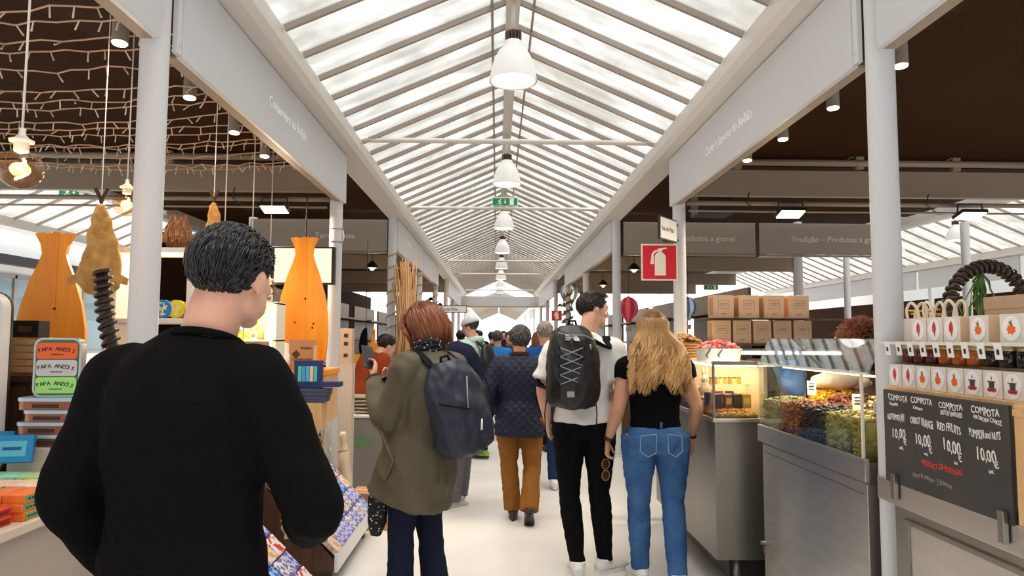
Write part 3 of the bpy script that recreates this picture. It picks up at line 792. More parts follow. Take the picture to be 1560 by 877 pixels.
# ---- 3. man in the white tee
def tee_man():
    t = thing('person', 'tall person in white t-shirt and black jeans, head turned to one side', 'person', (.475, 4.5, 0), rotz=math.radians(-4))
    J = skeleton(1.815, hipL=(-.10, 0, .93), kneeL=(-.095, .03, .50), ankL=(-.045, -.02, .085), toeL=(-.12, 1, 0), hipR=(.10, 0, .93), kneeR=(.10, .03, .50), ankR=(.135, .05, .085), toeR=(.75, .65, 0),
                 head=(.06, .065, 1.685), neck=(.02, .0, 1.515), elR=(.235, -.04, 1.185), wrR=(.20, .14, 1.04), elL=(-.27, -.02, 1.18), wrL=(-.235, .05, .95), shL=(-.188, -.01, 1.418), shR=(.188, -.01, 1.418))
    Rm = Rhead(-66, 6)
    person_body(J, t, m_skin, .0075, Rm, 1.0, w=1.02, neck_r=.060)
    b = NB(); torso_shape(b, J, .018, .965, 1.02, .010, .018); sleeve(b, J, 'L', .020, .78); sleeve(b, J, 'R', .020, .78)
    garment('shirt', t, m_white_cloth, b, .0105, .009, 6, 6)
    trousers('jeans', t, J, m_black_jean, .008, .010, 1.0, .05, amp=.004)
    for S in 'LR': shoe(t, J['ank' + S], J['toe' + S], 1.06, m_leather_w, m_sole_w, lace=m_sole_w)
    hair_short(t, J['head'], Rm, 1.0, m_hair_dkb, .007, .052, -.035, 8, 1300, lw=.55)
    hc = J['head']
    def top(rr):
        x = rr.uniform(-.05, .05); y = rr.uniform(-.08, .065)
        z = .028 + .09 * math.sqrt(max(0, 1 - (x / .085) ** 2 - ((y + .012) / .115) ** 2))
        p = V(x, y, z); return [hc + Rm @ p, hc + Rm @ (p + V(0, .010, .011)), hc + Rm @ (p + V(rr.gauss(0, .004), .036, .016))]
    strands(t, top, m_hair_dkb, 420, (.0022, .004), 4, 'hair_top')
    brows(t, J['head'], Rm, 1.0, m_hair_dkb)
    return t
# ---- 4. blonde woman
m_topblack = cloth('black_cotton', (12, 11, 12), .9)
def blonde():
    t = thing('person', 'person with long wavy blonde hair, black top and blue jeans, seen from behind', 'person', (.895, 4.32, 0), rotz=math.radians(3))
    J = skeleton(1.665, hipL=(-.105, 0, .88), kneeL=(-.10, .03, .48), ankL=(-.085, .06, .085), hipR=(.105, 0, .88), kneeR=(.11, .0, .48), ankR=(.09, -.13, .095), toeL=(-.15, 1, 0), toeR=(.1, 1, 0),
                 shL=(-.175, -.01, 1.318), shR=(.175, -.01, 1.318), elL=(-.235, -.03, 1.08), wrL=(-.285, .06, .865), elR=(.255, -.03, 1.08), wrR=(.250, .06, .885), head=(-.005, .02, 1.55))
    Rm = Rhead(-12, 4)
    person_body(J, t, m_skin2, .0075, Rm, .98, True, 1.02, armw=1.14, legw=1.06, hands={'L': dict(d=(-.05, .10, -1), t=(.35, .9, 0), curl=.75), 'R': dict(d=(0, .2, -1), t=(-.2, 1, 0), curl=.5)}, neck_r=.05)
    b = NB(); torso_shape(b, J, .012, .955, 1.03, -.008, .005); sleeve(b, J, 'L', .012, .30, armw=1.12); sleeve(b, J, 'R', .012, .30, armw=1.12)
    garment('top', t, m_topblack, b, .0105, .004, 9, 8)
    jn = trousers('jeans', t, J, m_denim, .008, .0095, 1.12, .055, top=.42, amp=.004, legw=1.12)
    m_st = M('jean_stitching', (150, 170, 196), .8)
    for sx in (-1, 1):
        b = NB()
        q = [(.035, 0), (.125, -.012), (.130, -.105), (.085, -.135), (.038, -.110), (.035, 0)]
        pts = []
        for (x, z) in q:
            pts.append(V(sx * x, -.148 + .30 * max(0, x - .07), .93 + z))
        tube(b, pts, .0022, 5); obj('back_pocket', b, m_st, jn)
    b = NB(); box(b, -.008, .008, -.133, -.128, .962, 1.0, .002); obj('belt_loop', b, m_denim, jn)
    for S in 'LR': shoe(t, J['ank' + S], J['toe' + S], .97, m_leather_w, m_sole_w, 10 if S == 'R' else 0, lace=m_sole_w)
    hc = J['head']
    hair_short(t, hc, Rm, .98, m_hair_bld, .020, .06, -.06, 15, 10, vol=1.1)
    def lock(rr):
        ph = rr.uniform(-2.3, 2.3) - PI / 2
        x0, y0 = math.cos(ph), math.sin(ph)
        cz = rr.uniform(.35, .98); r0 = math.sqrt(1 - cz * cz)
        A = rr.uniform(.010, .022); f = rr.choice((1.5, 1.9, 2.3)); pz = round(ph * 2.2) * 1.9 + rr.uniform(-.5, .5)
        pts = [V(.082 * r0 * x0, -.012 + .104 * r0 * y0, .03 + .108 * cz)]
        s1 = V(.094 * x0, -.015 + .116 * y0, .0); pts.append(lerp(pts[0], s1, .5) + V(x0, y0, .6) * .012); pts.append(s1)
        L = .36 + .035 * math.sin(ph * 5) - abs(rr.gauss(0, .035)); nseg = 9
        spread = 1.0
        for i in range(1, nseg + 1):
            u = i / nseg
            x = .094 * x0 * (1 + .85 * math.sin(min(1, u * 1.25) * PI / 2)); yb = -.015 + .116 * y0
            y = lerp(yb, -.150 - .035 * (1 - abs(x0)) + .01 * math.sin(pz), min(1, u * 1.8))
            if y0 > .1: y = lerp(yb, -.11, min(1, u * 1.2))
            z = -L * u
            pts.append(V(x + A * math.sin(f * 6.28 * u + pz) * min(1, u * 3), y + A * math.cos(f * 6.28 * u + pz) * .7 * min(1, u * 3), z))
        return [hc + (Rm @ p if i < 3 else lerp(Rm @ p, p, min(1, (i - 2) / 3))) for i, p in enumerate(pts)]
    strands(t, lock, m_hair_bld, 640, (.005, .010), 21)
    # watch and bracelet
    wv, e = J['wrL'], J['elL']; dd = (wv - e).normalized()
    b = NB(); tube(b, [wv - dd * .030, wv - dd * .008], .0315, 16); w = obj('watch', b, m_dark, t, True, auto=40)
    b = NB(); tube(b, [wv - dd * .019 + V(-.030, -.006, 0), wv - dd * .019 + V(-.036, -.007, 0)], .014, 14); obj('watch_face', b, M('watch_glass', (20, 22, 26), .1), w)
    wv, e = J['wrR'], J['elR']; dd = (wv - e).normalized()
    b = NB(); tube(b, [wv - dd * .02, wv - dd * .013], .030, 16); tube(b, [wv - dd * .008, wv - dd * .004], .030, 16); obj('bracelet', b, m_dark, t, True)
    return t
# ---- 5. navy quilted jacket
m_quilt = M('quilted_navy', (19, 25, 48), .6, bump=.1, bscale=200, spec=.3)
m_mustard = M('brown_corduroy', (132, 84, 34), .85, var=.1, scale=10, bump=.3, bscale=120, spec=.2)
def quilt_person():
    t = thing('person', 'person with short grey hair in navy quilted jacket and brown trousers', 'person', (.10, 5.82, 0), rotz=math.radians(-3))
    J = skeleton(1.585, hipL=(-.10, 0, .83), hipR=(.10, 0, .83), kneeL=(-.085, .02, .44), ankL=(-.05, .04, .085), kneeR=(.105, .02, .44), ankR=(.085, -.16, .115), elL=(-.275, -.06, 1.03), wrL=(-.20, .10, .88), elR=(.265, -.05, 1.03), wrR=(.225, .08, .84), head=(.0, .03, 1.475))
    Rm = Rhead(10, 8)
    person_body(J, t, m_skin2, .009, Rm, 1.02, w=1.1)
    b = NB(); torso_shape(b, J, .030, .70, 1.12, .015, .03); sleeve(b, J, 'L', .032, 1.9); sleeve(b, J, 'R', .032, 1.9)
    bb = remeshed(b, .009, 4)
    bb.normal_update()
    for v in bb.verts:      # diamond quilting
        u, w = (v.co.x + v.co.z) * 15.0, (v.co.x - v.co.z) * 15.0
        d = min(abs(u - round(u)), abs(w - round(w)))
        v.co += v.normal * (.007 * min(1, d * 3.2))
    crease(bb, .005, 6, 9)
    jk = obj('jacket', bb, m_quilt, t, True)
    b = NB(); N0 = J['neck']; tube(b, [N0 + V(.074 * math.cos(a), .074 * math.sin(a), .02 + .012 * -math.sin(a)) for a in [2 * PI * i / 22 for i in range(22)]], [(.012, .022)] * 22, 8, closed=True); obj('collar', b, cloth('brown_collar', (60, 38, 30)), jk, True)
    trousers('trousers', t, J, m_mustard, .020, .011, 1.06, .072, amp=.005)
    shoe(t, J['ankL'], J['toeL'], .98, m_leather_b, m_sole_b, high=.03); shoe(t, J['ankR'], J['toeR'], .98, m_leather_b, m_sole_b, 38, high=.03)
    hair_short(t, J['head'], Rm, 1.02, m_hair_gry, .020, .055, -.065, 12, 600)
    brows(t, J['head'], Rm, 1.02, m_hair_gry)
    return t
# ---- others in the crowd
def walker(label, loc, rot, H, top_m, bot_m, hair_m, shoe_m, sole_m=None, yaw=0, pitch=6, w=1.05, hem=.52, long_hair=0, fem=False, voxel=.013, ov=None, extra=None, skin=None, grow=.026, hood=False, stripes=None):
    t = thing('person', label, 'person', loc, rotz=math.radians(rot))
    s = H / 1.75; J = skeleton(H, **(ov or {}))
    if ov is None or 'ankL' not in ov:
        J['ankL'] = V(-.095, .16, .085) * s; J['kneeL'] = V(-.095, .12, .49) * s; J['ankR'] = V(.095, -.14, .10) * s; J['kneeR'] = V(.095, .01, .49) * s
    Rm = Rhead(yaw, pitch)
    person_body(J, t, skin or m_skin, voxel, Rm, 1.0, fem, w)
    b = NB(); torso_shape(b, J, grow, J['pelvis'].z - .08 * s, w * 1.06, .0, .025); sleeve(b, J, 'L', grow, 1.93); sleeve(b, J, 'R', grow, 1.93)
    g = garment('jacket', t, top_m, b, .014, .006, 8, len(label))
    trousers('trousers', t, J, bot_m, .018, .014, w, .062, seed=len(label))
    for S in 'LR': shoe(t, J['ank' + S], J['toe' + S], 1.0 * s, shoe_m, sole_m or m_sole_b)
    hair_short(t, J['head'], Rm, s, hair_m, .020, .055, -.06, len(label), 260)
    if long_hair:
        hc = J['head']
        def lock(rr):
            ph = rr.uniform(-2.1, 2.1) - PI / 2; x0, y0 = math.cos(ph), math.sin(ph)
            return [hc + Rm @ V(.05 * x0, .05 * y0 - .01, .115) * s, hc + Rm @ V(.092 * x0, -.012 + .112 * y0, .02) * s, hc + V(.10 * x0, -.02 + .115 * y0, -.09) * s, hc + V(.105 * x0, -.03 + .10 * y0, -.09 - long_hair * rr.uniform(.7, 1.0)) * s]
        strands(t, lock, hair_m, 150, (.008, .014), 5, 'long_hair')
    if extra: extra(t, J, Rm, g)
    return t
m_mint = cloth('mint_hoodie', (180, 204, 194), .85)
m_cap = cloth('white_cap', (252, 252, 252), .8, .1)
m_orange = cloth('orange_jumper', (136, 56, 28), .85)
m_bluej = cloth('blue_fleece', (40, 104, 168), .85)
m_bluet = cloth('royal_blue_top', (28, 70, 130), .85)
m_dkgrey = cloth('charcoal_cloth', (50, 50, 54), .85)
m_redt = cloth('red_top', (196, 46, 40), .85)
m_sneak = M('grey_mesh_shoe', (176, 174, 172), .7, bump=.2, bscale=200)
m_neon = M('neon_black_shoe', (40, 44, 40), .6, col2=(150, 190, 40), scale=40)
def cap_extra(t, J, Rm, g):
    hc = J['head']; s = J['s']; b = NB(); U = 24; rings = []
    for j in range(7):
        th = j / 6 * PI / 2
        rings.append([b.verts.new(hc + Rm @ V(.099 * math.cos(th) * math.cos(2 * PI * i / U), -.014 + .124 * math.cos(th) * math.sin(2 * PI * i / U), .036 + .106 * math.sin(th))) for i in range(U)])
    for a, c in zip(rings, rings[1:]):
        for i in range(U): b.faces.new((a[i], a[(i + 1) % U], c[(i + 1) % U], c[i]))
    bmesh.ops.solidify(b, geom=b.faces, thickness=.004)
    cp = obj('cap', b, m_cap, t, True)
    b = NB(); pts = []
    out = [(-.085, .05), (-.06, .12), (-.03, .155), (0, .163), (.03, .155), (.06, .12), (.085, .05)]
    tops = [b.verts.new(hc + Rm @ V(x, y, .046 - 6 * x * x)) for x, y in out]; b.faces.new(tops)
    bmesh.ops.solidify(b, geom=b.faces, thickness=.006); obj('cap_peak', b, m_cap, cp, True)
    b = NB(); N0 = J['neck']; limb(b, [(N0 + V(-.11, -.03, -.02), .03, .04), (N0 + V(-.06, -.10, .0), .04, .05), (N0 + V(.06, -.10, .0), .04, .05), (N0 + V(.11, -.03, -.02), .03, .04)], n=12); obj('hood', b, m_mint, g, True)
cap_man = walker('person in a white cap and mint green hoodie wearing a black backpack', (-.42, 8.7, 0), 62, 1.75, m_mint, m_black_jean, m_hair_gry, m_neon, None, 10, 18, 1.08, extra=cap_extra, voxel=.011, ov=dict(elR=(.25, -.02, 1.13), wrR=(.16, .22, 1.05), elL=(-.26, -.05, 1.12), wrL=(-.17, .18, 1.0)))
stoop = walker('person in a navy jumper and grey trousers stooping behind the olive coat', (-.29, 6.22, 0), 84, 1.78, m_navy, m_grey_cloth, m_hair_dkb, m_sneak, m_sole_w, 0, 30, 1.15, voxel=.011,
    ov=dict(waist=(0, .03, 1.10), chest=(0, .12, 1.28), neck=(0, .23, 1.42), head=(0, .33, 1.53), shL=(-.2, .18, 1.36), shR=(.2, .18, 1.36), elL=(-.24, .26, 1.10), wrL=(-.18, .46, 1.02), elR=(.24, .26, 1.10), wrR=(.18, .46, 1.02),
            ankL=(-.10, .17, .085), kneeL=(-.10, .12, .49), ankR=(.12, .13, .085), kneeR=(.12, .10, .49), toeL=(.3, -.2, 0), toeR=(.95, .15, 0)))
grey_walker = walker('person with pale grey hair in blue top and jeans behind the white t-shirt', (.40, 7.12, 0), 0, 1.66, m_bluet, m_denim_d, m_hair_gry if False else M('silver_hair', (176, 164, 158), .5), m_leather_w, m_sole_w, 6, 5, 1.08)
blue_man = walker('person in a bright blue fleece with grey hair, far down the hall', (-.085, 10.4, 0), 20, 1.60, m_bluej, m_dkgrey, m_hair_gry, m_leather_b, None, -20, 4, 1.1)
def glasses(t, J, Rm, g):
    b = NB(); hc = J['head']
    for x in (-1, 1):
        tube(b, [hc + Rm @ V(x * .032 + .02 * math.cos(a), .100, .012 + .016 * math.sin(a)) for a in [2 * PI * i / 14 for i in range(14)]], .002, 6, closed=True)
        tube(b, [hc + Rm @ V(x * .052, .098, .014), hc + Rm @ V(x * .078, .0, .012)], .002, 6)
    obj('glasses', b, m_dark, t, True)
walker('person with reddish hair and glasses facing the camera behind the blue fleece', (.12, 11.4, 0), 178, 1.60, m_dkgrey, m_denim_d, m_hair_aub, m_leather_b, None, 0, 0, 1.0, extra=glasses, fem=True)
walker('person with long ginger hair in a red top beside the grey-haired walker', (.47, 9.4, 0), 8, 1.58, m_redt, m_black_jean, m_hair_aub, m_leather_b, None, 10, 0, 1.0, long_hair=.2, fem=True)
def stripes(t, J, Rm, g):
    b = NB()
    for k in range(7):
        z = J['pelvis'].z + .02 + .06 * k; tube(b, [V(.185 * math.cos(a), .137 * math.sin(a), z) for a in [2 * PI * i / 20 for i in range(20)]], .011, 6, closed=True)
    obj('stripe_band', b, m_black_cloth, g)
walker('person with dark curly hair in a black and white striped top', (-.46, 11.3, 0), -160, 1.62, m_white_cloth, m_black_jean, m_hair_blk, m_leather_b, None, 0, 0, 1.0, extra=stripes, fem=True)
vend_l = walker('person in a rust orange jumper and blue jeans bending behind the tinned fish stall', (-1.50, 7.2, 0), -50, 1.62, m_orange, cloth('pale_denim', (120, 136, 160)), m_hair_dkb, m_leather_b, None, 0, 20, 1.0, voxel=.012,
    ov=dict(waist=(0, .05, 1.02), chest=(0, .12, 1.18), neck=(0, .20, 1.30), head=(0, .30, 1.41), shL=(-.17, .16, 1.26), shR=(.17, .16, 1.26), elL=(-.22, .2, 1.0), wrL=(-.12, .38, .98), elR=(.23, .18, 1.0), wrR=(.10, .38, .95)))
vend_r = walker('person with fluffy auburn hair bending behind the dried fruit case', (2.36, 3.88, 0), 88, 1.72, cloth('brown_top', (60, 38, 30)), m_black_jean, m_hair_aub, m_leather_b, None, 0, 35, 1.0, voxel=.012,
    ov=dict(waist=(0, .06, 1.06), chest=(0, .17, 1.24), neck=(0, .30, 1.37), head=(0, .40, 1.47), shL=(-.18, .25, 1.33), shR=(.18, .25, 1.33), elL=(-.24, .20, 1.10), wrL=(-.2, .22, .95), elR=(.24, .2, 1.1), wrR=(.12, .22, .95), ankL=(-.1, .02, .085), ankR=(.1, -.02, .085)))
def bun(t):
    hc = V(0, .40, 1.485)
    def lock(rr):
        a, b_ = rr.uniform(0, 6.28), rr.uniform(-.3, 1.57)
        d = V(math.cos(a) * math.cos(b_) * .125, math.sin(a) * math.cos(b_) * .125 - .02, .02 + .12 * math.sin(b_))
        return [hc + d * .6, hc + d * .93, hc + d * 1.02 + V(rr.gauss(0, .014), rr.gauss(0, .014), rr.gauss(0, .008))]
    strands(t, lock, m_hair_aub, 1500, (.0035, .006), 9, 'fluffy_hair')
bun(vend_r)
for i, (x, y, rot, H, tm, bm_, lb) in enumerate((
    (-.75, 12.5, 10, 1.62, m_black_cloth, m_black_jean, 'small distant person all in black near the twig bundle'),
    (.75, 13.0, -10, 1.64, m_navy, m_denim_d, 'small distant person in navy just past the second extinguisher sign'),
    (-.2, 14.5, 0, 1.62, m_dkgrey, m_black_jean, 'small distant person in charcoal in the middle of the hall'),
    (.35, 16.0, 180, 1.66, m_redt, m_denim_d, 'tiny distant person in red walking towards the camera'),
    (-.55, 18.0, 0, 1.68, m_black_cloth, m_denim_d, 'tiny distant person in black and jeans before the crossing beam'),
    (.1, 20.5, 180, 1.70, m_navy, m_black_jean, 'tiny far person in navy facing the camera before the crossing beam'))):
    walker(lb, (x, y, 0), rot, H, tm, bm_, (m_hair_blk, m_hair_dkb)[i % 2], m_leather_b, None, 0, 2, 1.0, voxel=.016)
man_in_black(); coat_woman(); tee_man(); blonde(); quilt_person()

# ================================================================== ACCESSORIES OF THE PEOPLE
def by_name(txt):
    return [o for o in COL.objects if o.get('label', '').find(txt) >= 0][0]
def Wl(o, p): return o.matrix_basis @ Vector(p)
P_coat, P_tee, P_bl, P_cap = by_name('long olive coat'), by_name('white t-shirt and black'), by_name('wavy blonde'), by_name('mint green hoodie')
def backpack(label, loc, rot, w, h, d, mat, straps, extra=None, amp=.006, tilt=0):
    t = thing('backpack', label, 'backpack', loc, 'backpacks carried in the crowd', math.radians(rot))
    T = Matrix.Rotation(math.radians(tilt), 3, 'Y')
    b = NB()
    ks = [(T @ V(0, .0, -h / 2), w * .40, d * .34), (T @ V(0, -.012, -h * .40), w * .49, d * .50), (T @ V(0, -.015, -h * .1), w * .5, d * .52), (T @ V(0, -.005, h * .2), w * .47, d * .42), (T @ V(0, .012, h * .40), w * .38, d * .30), (T @ V(0, .02, h * .5), w * .22, d * .18)]
    limb(b, ks, ref=T @ V(1, 0, 0), n=26)
    bb = remeshed(b, .0095, 2); crease(bb, amp, 11, w * 30, .8)
    body = obj('bag_body', bb, mat, t, True)
    for pts in straps:
        s = NB(); tube(s, pts, [(.026, .007)] * len(pts), 10, ref=(1, 0, 0)); obj('shoulder_strap', s, m_strap, t, True)
    s = NB(); tube(s, [T @ V(-.03, .01, h * .48), T @ V(-.02, .005, h * .57), T @ V(.02, .005, h * .57), T @ V(.03, .01, h * .48)], .008, 8); obj('grab_handle', s, m_strap, t, True)
    if extra: extra(t, body)
    return t
m_bag_black = M('black_ripstop', (13, 13, 14), .42, bump=.15, bscale=300)
m_bag_navy = M('navy_nylon', (25, 31, 49), .5, bump=.12, bscale=240)
m_cordg = M('grey_elastic', (150, 150, 152), .5)
def bungee(t, body):
    zs = [.11, .055, .0, -.055, -.11]
    for a, c in zip(zs, zs[1:]):
        for sg in (-1, 1):
            b = NB(); tube(b, [V(sg * .072 - .03, -.117, a), V(-.03, -.128, (a + c) / 2), V(-sg * .072 - .03, -.117, c)], .0032, 6); obj('bungee_cord', b, m_cordg, t, True)
    for z in zs:
        for sg in (-1, 1):
            b = NB(); box(b, sg * .076 - .036, sg * .076 - .024, -.120, -.104, z - .008, z + .008, .002); obj('cord_loop', b, m_strap, t)
    # white quarter-dome badge
    for k, r in enumerate((.036, .026, .016)):
        b = NB(); n = 10; o = []
        for i in range(n + 1):
            a = PI / 2 * i / n; o.append((-.0 + r * math.cos(a), r * math.sin(a)))
        for i in range(n, -1, -1):
            a = PI / 2 * i / n; o.append(((r - .0075) * math.cos(a), (r - .0075) * math.sin(a)))
        prism(b, o, (-.015, -.105, .150), (1, 0, 0), (0, .35, .94), (0, -.94, .3), .004); obj('badge', b, m_white_cloth, t)
    text('badge_lettering', 'THE\nNORTH\nFACE', .0125, m_white_cloth, (-.066, -.105, .178), (1, 0, 0), (0, .3, .95), t, .002, world=False)
    b = NB(); tube(b, [V(.095, -.072, .13), V(.098, -.078, .10)], .006, 6); obj('zip_pull', b, m_cordg, t, True)
    b = NB(); tube(b, [V(-.10, -.06, .20), V(-.05, -.10, .185), V(.05, -.10, .185), V(.12, -.055, .16)], .0035, 6); obj('zip', b, m_cordg, t, True)
    b = NB(); box(b, -.06, -.015, -.133, -.120, -.185, -.150, .004); obj('reflective_patch', b, m_cordg, t)
    for sx in (-1, 1):
        b = NB(); tube(b, [V(sx * .15, .03, -.17), V(sx * .165, .045, -.30), V(sx * .16, .04, -.40)], [(.012, .003)] * 3, 6); obj('strap_tail', b, m_strap, t, True)
BT = (.375, 4.272, 1.335)
backpack('black backpack with bungee cord lacing worn over the white t-shirt', BT, 6, .335, .48, .21, m_bag_black,
    [[V(sx * .13, .05, -.15), V(sx * .165, .20, -.14), V(sx * .155, .28, -.04)] for sx in (-1, 1)], bungee, .007)
def navy_extra(t, body):
    b = NB(); tube(b, [V(-.14, -.07, .02), V(-.03, -.125, .0), V(.10, -.10, -.02), V(.155, -.03, -.02)], .004, 6); obj('pocket_seam', b, m_strap, t, True)
    b = NB(); tube(b, [V(.0, -.105, .16), V(-.005, -.122, .06), V(0, -.125, .0)], .0035, 6); obj('zip', b, m_cordg, t, True)
    b = NB(); tube(b, [V(.085, -.118, -.06), V(.078, -.128, -.115)], [.004, .006], 8); obj('zip_pull', b, m_sole_w, t, True)
    b = NB(); tube(b, [V(.15, -.02, .17), V(.185, -.05, .05), V(.20, -.04, -.06), V(.165, -.01, -.08)], [(.020, .005)] * 4, 8); obj('side_strap', b, m_strap, t, True)
backpack('navy nylon backpack hanging from the shoulder of the olive coat', (-.30, 3.655, 1.145), 32, .335, .47, .20, m_bag_navy,
    [], navy_extra, .011, -16)
backpack('small black backpack worn over the mint green hoodie', tuple(Wl(P_cap, (.02, -.23, 1.22))), 62, .28, .40, .15, m_bag_black,
    [[V(sx * .07, .03, .16), V(sx * .10, .10, .24), V(sx * .115, .22, .23), V(sx * .13, .33, .08), V(sx * .15, .25, -.1)] for sx in (-1, 1)])
# straps laid over the shoulders of the two big bags
bpy.context.view_layer.update()
def over_shoulder(person, garm, bag, x, ys, zs, start, name='shoulder_strap'):
    g = [c for c in person.children if c.name.split('.')[0] == garm][0]; pts = []
    for y in ys:
        ok, co, nr, _ = g.ray_cast(V(x, y, 2.2), V(0, 0, -1))
        if ok: pts.append(co + V(0, 0, .006))
    for z in zs:
        ok, co, nr, _ = g.ray_cast(V(x, 1.0, z), V(0, -1, 0))
        if ok: pts.append(co + V(0, .006, 0))
    wp = [Wl(bag, start)] + [Wl(person, p) for p in pts]
    b = NB(); tube(b, wp, [(.030, .008)] * len(wp), 10, ref=Wl(person, (1, 0, 0)) - Wl(person, (0, 0, 0))); obj(name, b, m_strap, bag, True, world=True)
_bags = [o for o in COL.objects if o.get('category') == 'backpack']
for sx in (-1, 1): over_shoulder(P_tee, 'shirt', _bags[0], .02 + sx * .125, (-.11, -.09, -.06, -.03, 0, .03, .06), (1.42, 1.36, 1.28, 1.20), (sx * .10, .0, .165))
for x in (-.125, .11): over_shoulder(P_coat, 'coat', _bags[1], x, (-.12, -.10, -.07, -.04, -.01, .02, .05), (1.30, 1.24, 1.16), (x * .5, .01, .17))
# phone in the olive coat's hands
ph = thing('mobile_phone', 'dark mobile phone held up in both hands by the person in olive', 'phone', tuple(Wl(P_coat, (-.115, .385, 1.385))), rotz=math.radians(50))
T = Matrix.Rotation(math.radians(-32), 4, 'X') @ Matrix.Rotation(math.radians(14), 4, 'Y')
b = NB(); box(b, -.037, .037, -.005, .005, -.077, .077, .004, T); obj('phone_body', b, m_dark, ph)
b = NB(); box(b, -.034, .034, -.0062, -.0052, -.072, .072, 0, T); obj('screen', b, M('phone_glass', (40, 44, 50), .08), ph)
# sunglasses dangling from the blonde's hand
sg = thing('sunglasses', 'round brown sunglasses dangling from the hand of the blonde person', 'sunglasses', tuple(Wl(P_bl, (-.300, .06, .685))), rotz=math.radians(25))
m_frame = M('gold_wire', (176, 140, 88), .3, .9); m_lens = M('brown_lens', (70, 38, 28), .08)
for k, z in enumerate((.035, -.035)):
    ring = [V(.028 * math.cos(a), 0, z + .031 * math.sin(a)) for a in [2 * PI * i / 20 for i in range(20)]]
    b = NB(); tube(b, ring, .003, 6, closed=True); rim = obj('rim', b, m_frame, sg, True)
    b = NB(); prism(b, [(p.x, p.z) for p in ring], (0, -.001, 0), (1, 0, 0), (0, 0, 1), (0, 1, 0), .002); obj('lens', b, m_lens, rim)
    b = NB(); tube(b, [V(.026, 0, z * 1.3), V(.032, .05, z * .8 + .03), V(.01, .075, z * .4 + .06)], .0022, 6); obj('temple_arm', b, m_frame, sg, True)
b = NB(); tube(b, [V(0, 0, .006), V(.008, .004, 0), V(0, 0, -.006)], .002, 6); obj('bridge', b, m_frame, sg, True)

# ================================================================== TINNED FISH STALL
m_ply = M('pale_laminate', (214, 196, 178), .5, var=.05, scale=2)
m_ply_d = M('grey_laminate', (178, 162, 150), .5, var=.05, scale=2)
m_dkwood = wood_mat('dark_wood', (92, 58, 38), (62, 38, 26))
m_ltwood = wood_mat('light_wood', (226, 186, 136), (206, 160, 108))
m_orwood = wood_mat('honey_pine', (250, 168, 42), (238, 140, 24), 2.2, .35)
m_pinewhite = M('white_shelf', (240, 228, 216), .5)
m_kraft = M('kraft_card', (212, 178, 146), .8, var=.05, scale=4)
m_kraft_d = M('brown_card', (186, 138, 96), .8, var=.06, scale=5)
m_red_ink = M('dark_ink', (60, 40, 30), .7)
def counter(name, label, x0, x1, y0, y1, z, mat, mtop, kick=.08, lip=.02, cat='counter'):
    t = thing(name, label, cat, ((x0 + x1) / 2, (y0 + y1) / 2, 0))
    b = NB(); box(b, x0, x1, y0, y1, kick, z - .03, .004); obj('cabinet', b, mat, t, world=True)
    b = NB(); box(b, x0 + .05, x1 - .05, y0 + .05, y1 - .05, 0, kick + .001); obj('plinth', b, m_dark, t, world=True)
    b = NB(); box(b, x0 - lip, x1 + lip, y0 - lip, y1 + lip, z - .03, z, .004); obj('worktop', b, mtop, t, world=True)
    return t
counter('stall_counter', 'pale laminate counter under the rainbow rows of fish-tin cartons', -2.75, -1.55, .2, 3.0, .925, m_ply_d, m_ply)
counter('stall_counter', 'pale counter behind the printed tins and the draped net', -2.04, -1.54, 3.32, 5.62, .93, m_ply_d, m_ply)
rk = counter('display_riser', 'dark wooden riser holding the cod, the coil and the slatted crate', -3.0, -1.62, 3.05, 3.28, 1.33, m_dkwood, m_dkwood, cat='riser')
for k in range(6):
    b = NB(); box(b, -2.95 + .22 * k, -2.78 + .22 * k, 3.036, 3.05, .96, 1.28, .003); obj('plank', b, m_dkwood, rk, world=True)

ORD = ['first', 'second', 'third', 'fourth', 'fifth', 'sixth', 'seventh', 'eighth', 'ninth', 'tenth', 'eleventh', 'twelfth', 'thirteenth', 'fourteenth', 'fifteenth', 'sixteenth', 'seventeenth', 'eighteenth', 'nineteenth']
# rainbow of cartons on the front counter
def carton_mat(n, c, c2): return M('carton_' + n, c, .45, col2=c2, scale=26)
CM = {'red': (carton_mat('red', (232, 62, 40), (236, 84, 52)), (150, 24, 20)), 'orange': (carton_mat('orange', (244, 132, 48), (240, 104, 40)), (86, 168, 120)),
      'cream': (carton_mat('cream', (246, 222, 196), (244, 190, 168)), (96, 176, 120)), 'green': (carton_mat('green', (128, 214, 186), (190, 232, 196)), (64, 170, 150)),
      'lime': (carton_mat('lime', (232, 226, 80), (130, 214, 190)), (80, 176, 156)), 'blue': (carton_mat('blue', (36, 142, 206), (90, 190, 220)), (18, 96, 170))}
proto_c = {}
for k, (mt, side) in CM.items():
    t = thing('fish_tin_carton', '%s printed fish-tin carton' % k, 'carton', (0, 0, -5), 'fish-tin cartons on the front counter')
    b = NB(); box(b, -.034, .034, -.054, .054, 0, .0265, .003); obj('box', b, mt, t)
    b = NB(); box(b, .0335, .0348, -.048, .048, .005, .022); sd = obj('side_label', b, M('carton_side_' + k, side, .5), t)
    b = NB()
    for q in range(5): box(b, .0347, .0353, -.036 + .015 * q, -.026 + .015 * q, .010, .016)
    obj('label_print', b, m_red_ink, sd)
    proto_c[k] = [t, False]
def place(p, loc, rz_=0):
    if not p[1]: p[1] = True; p[0].location = loc; p[0].rotation_euler = (0, 0, rz_); return p[0]
    return dup(p[0], loc, rz_)
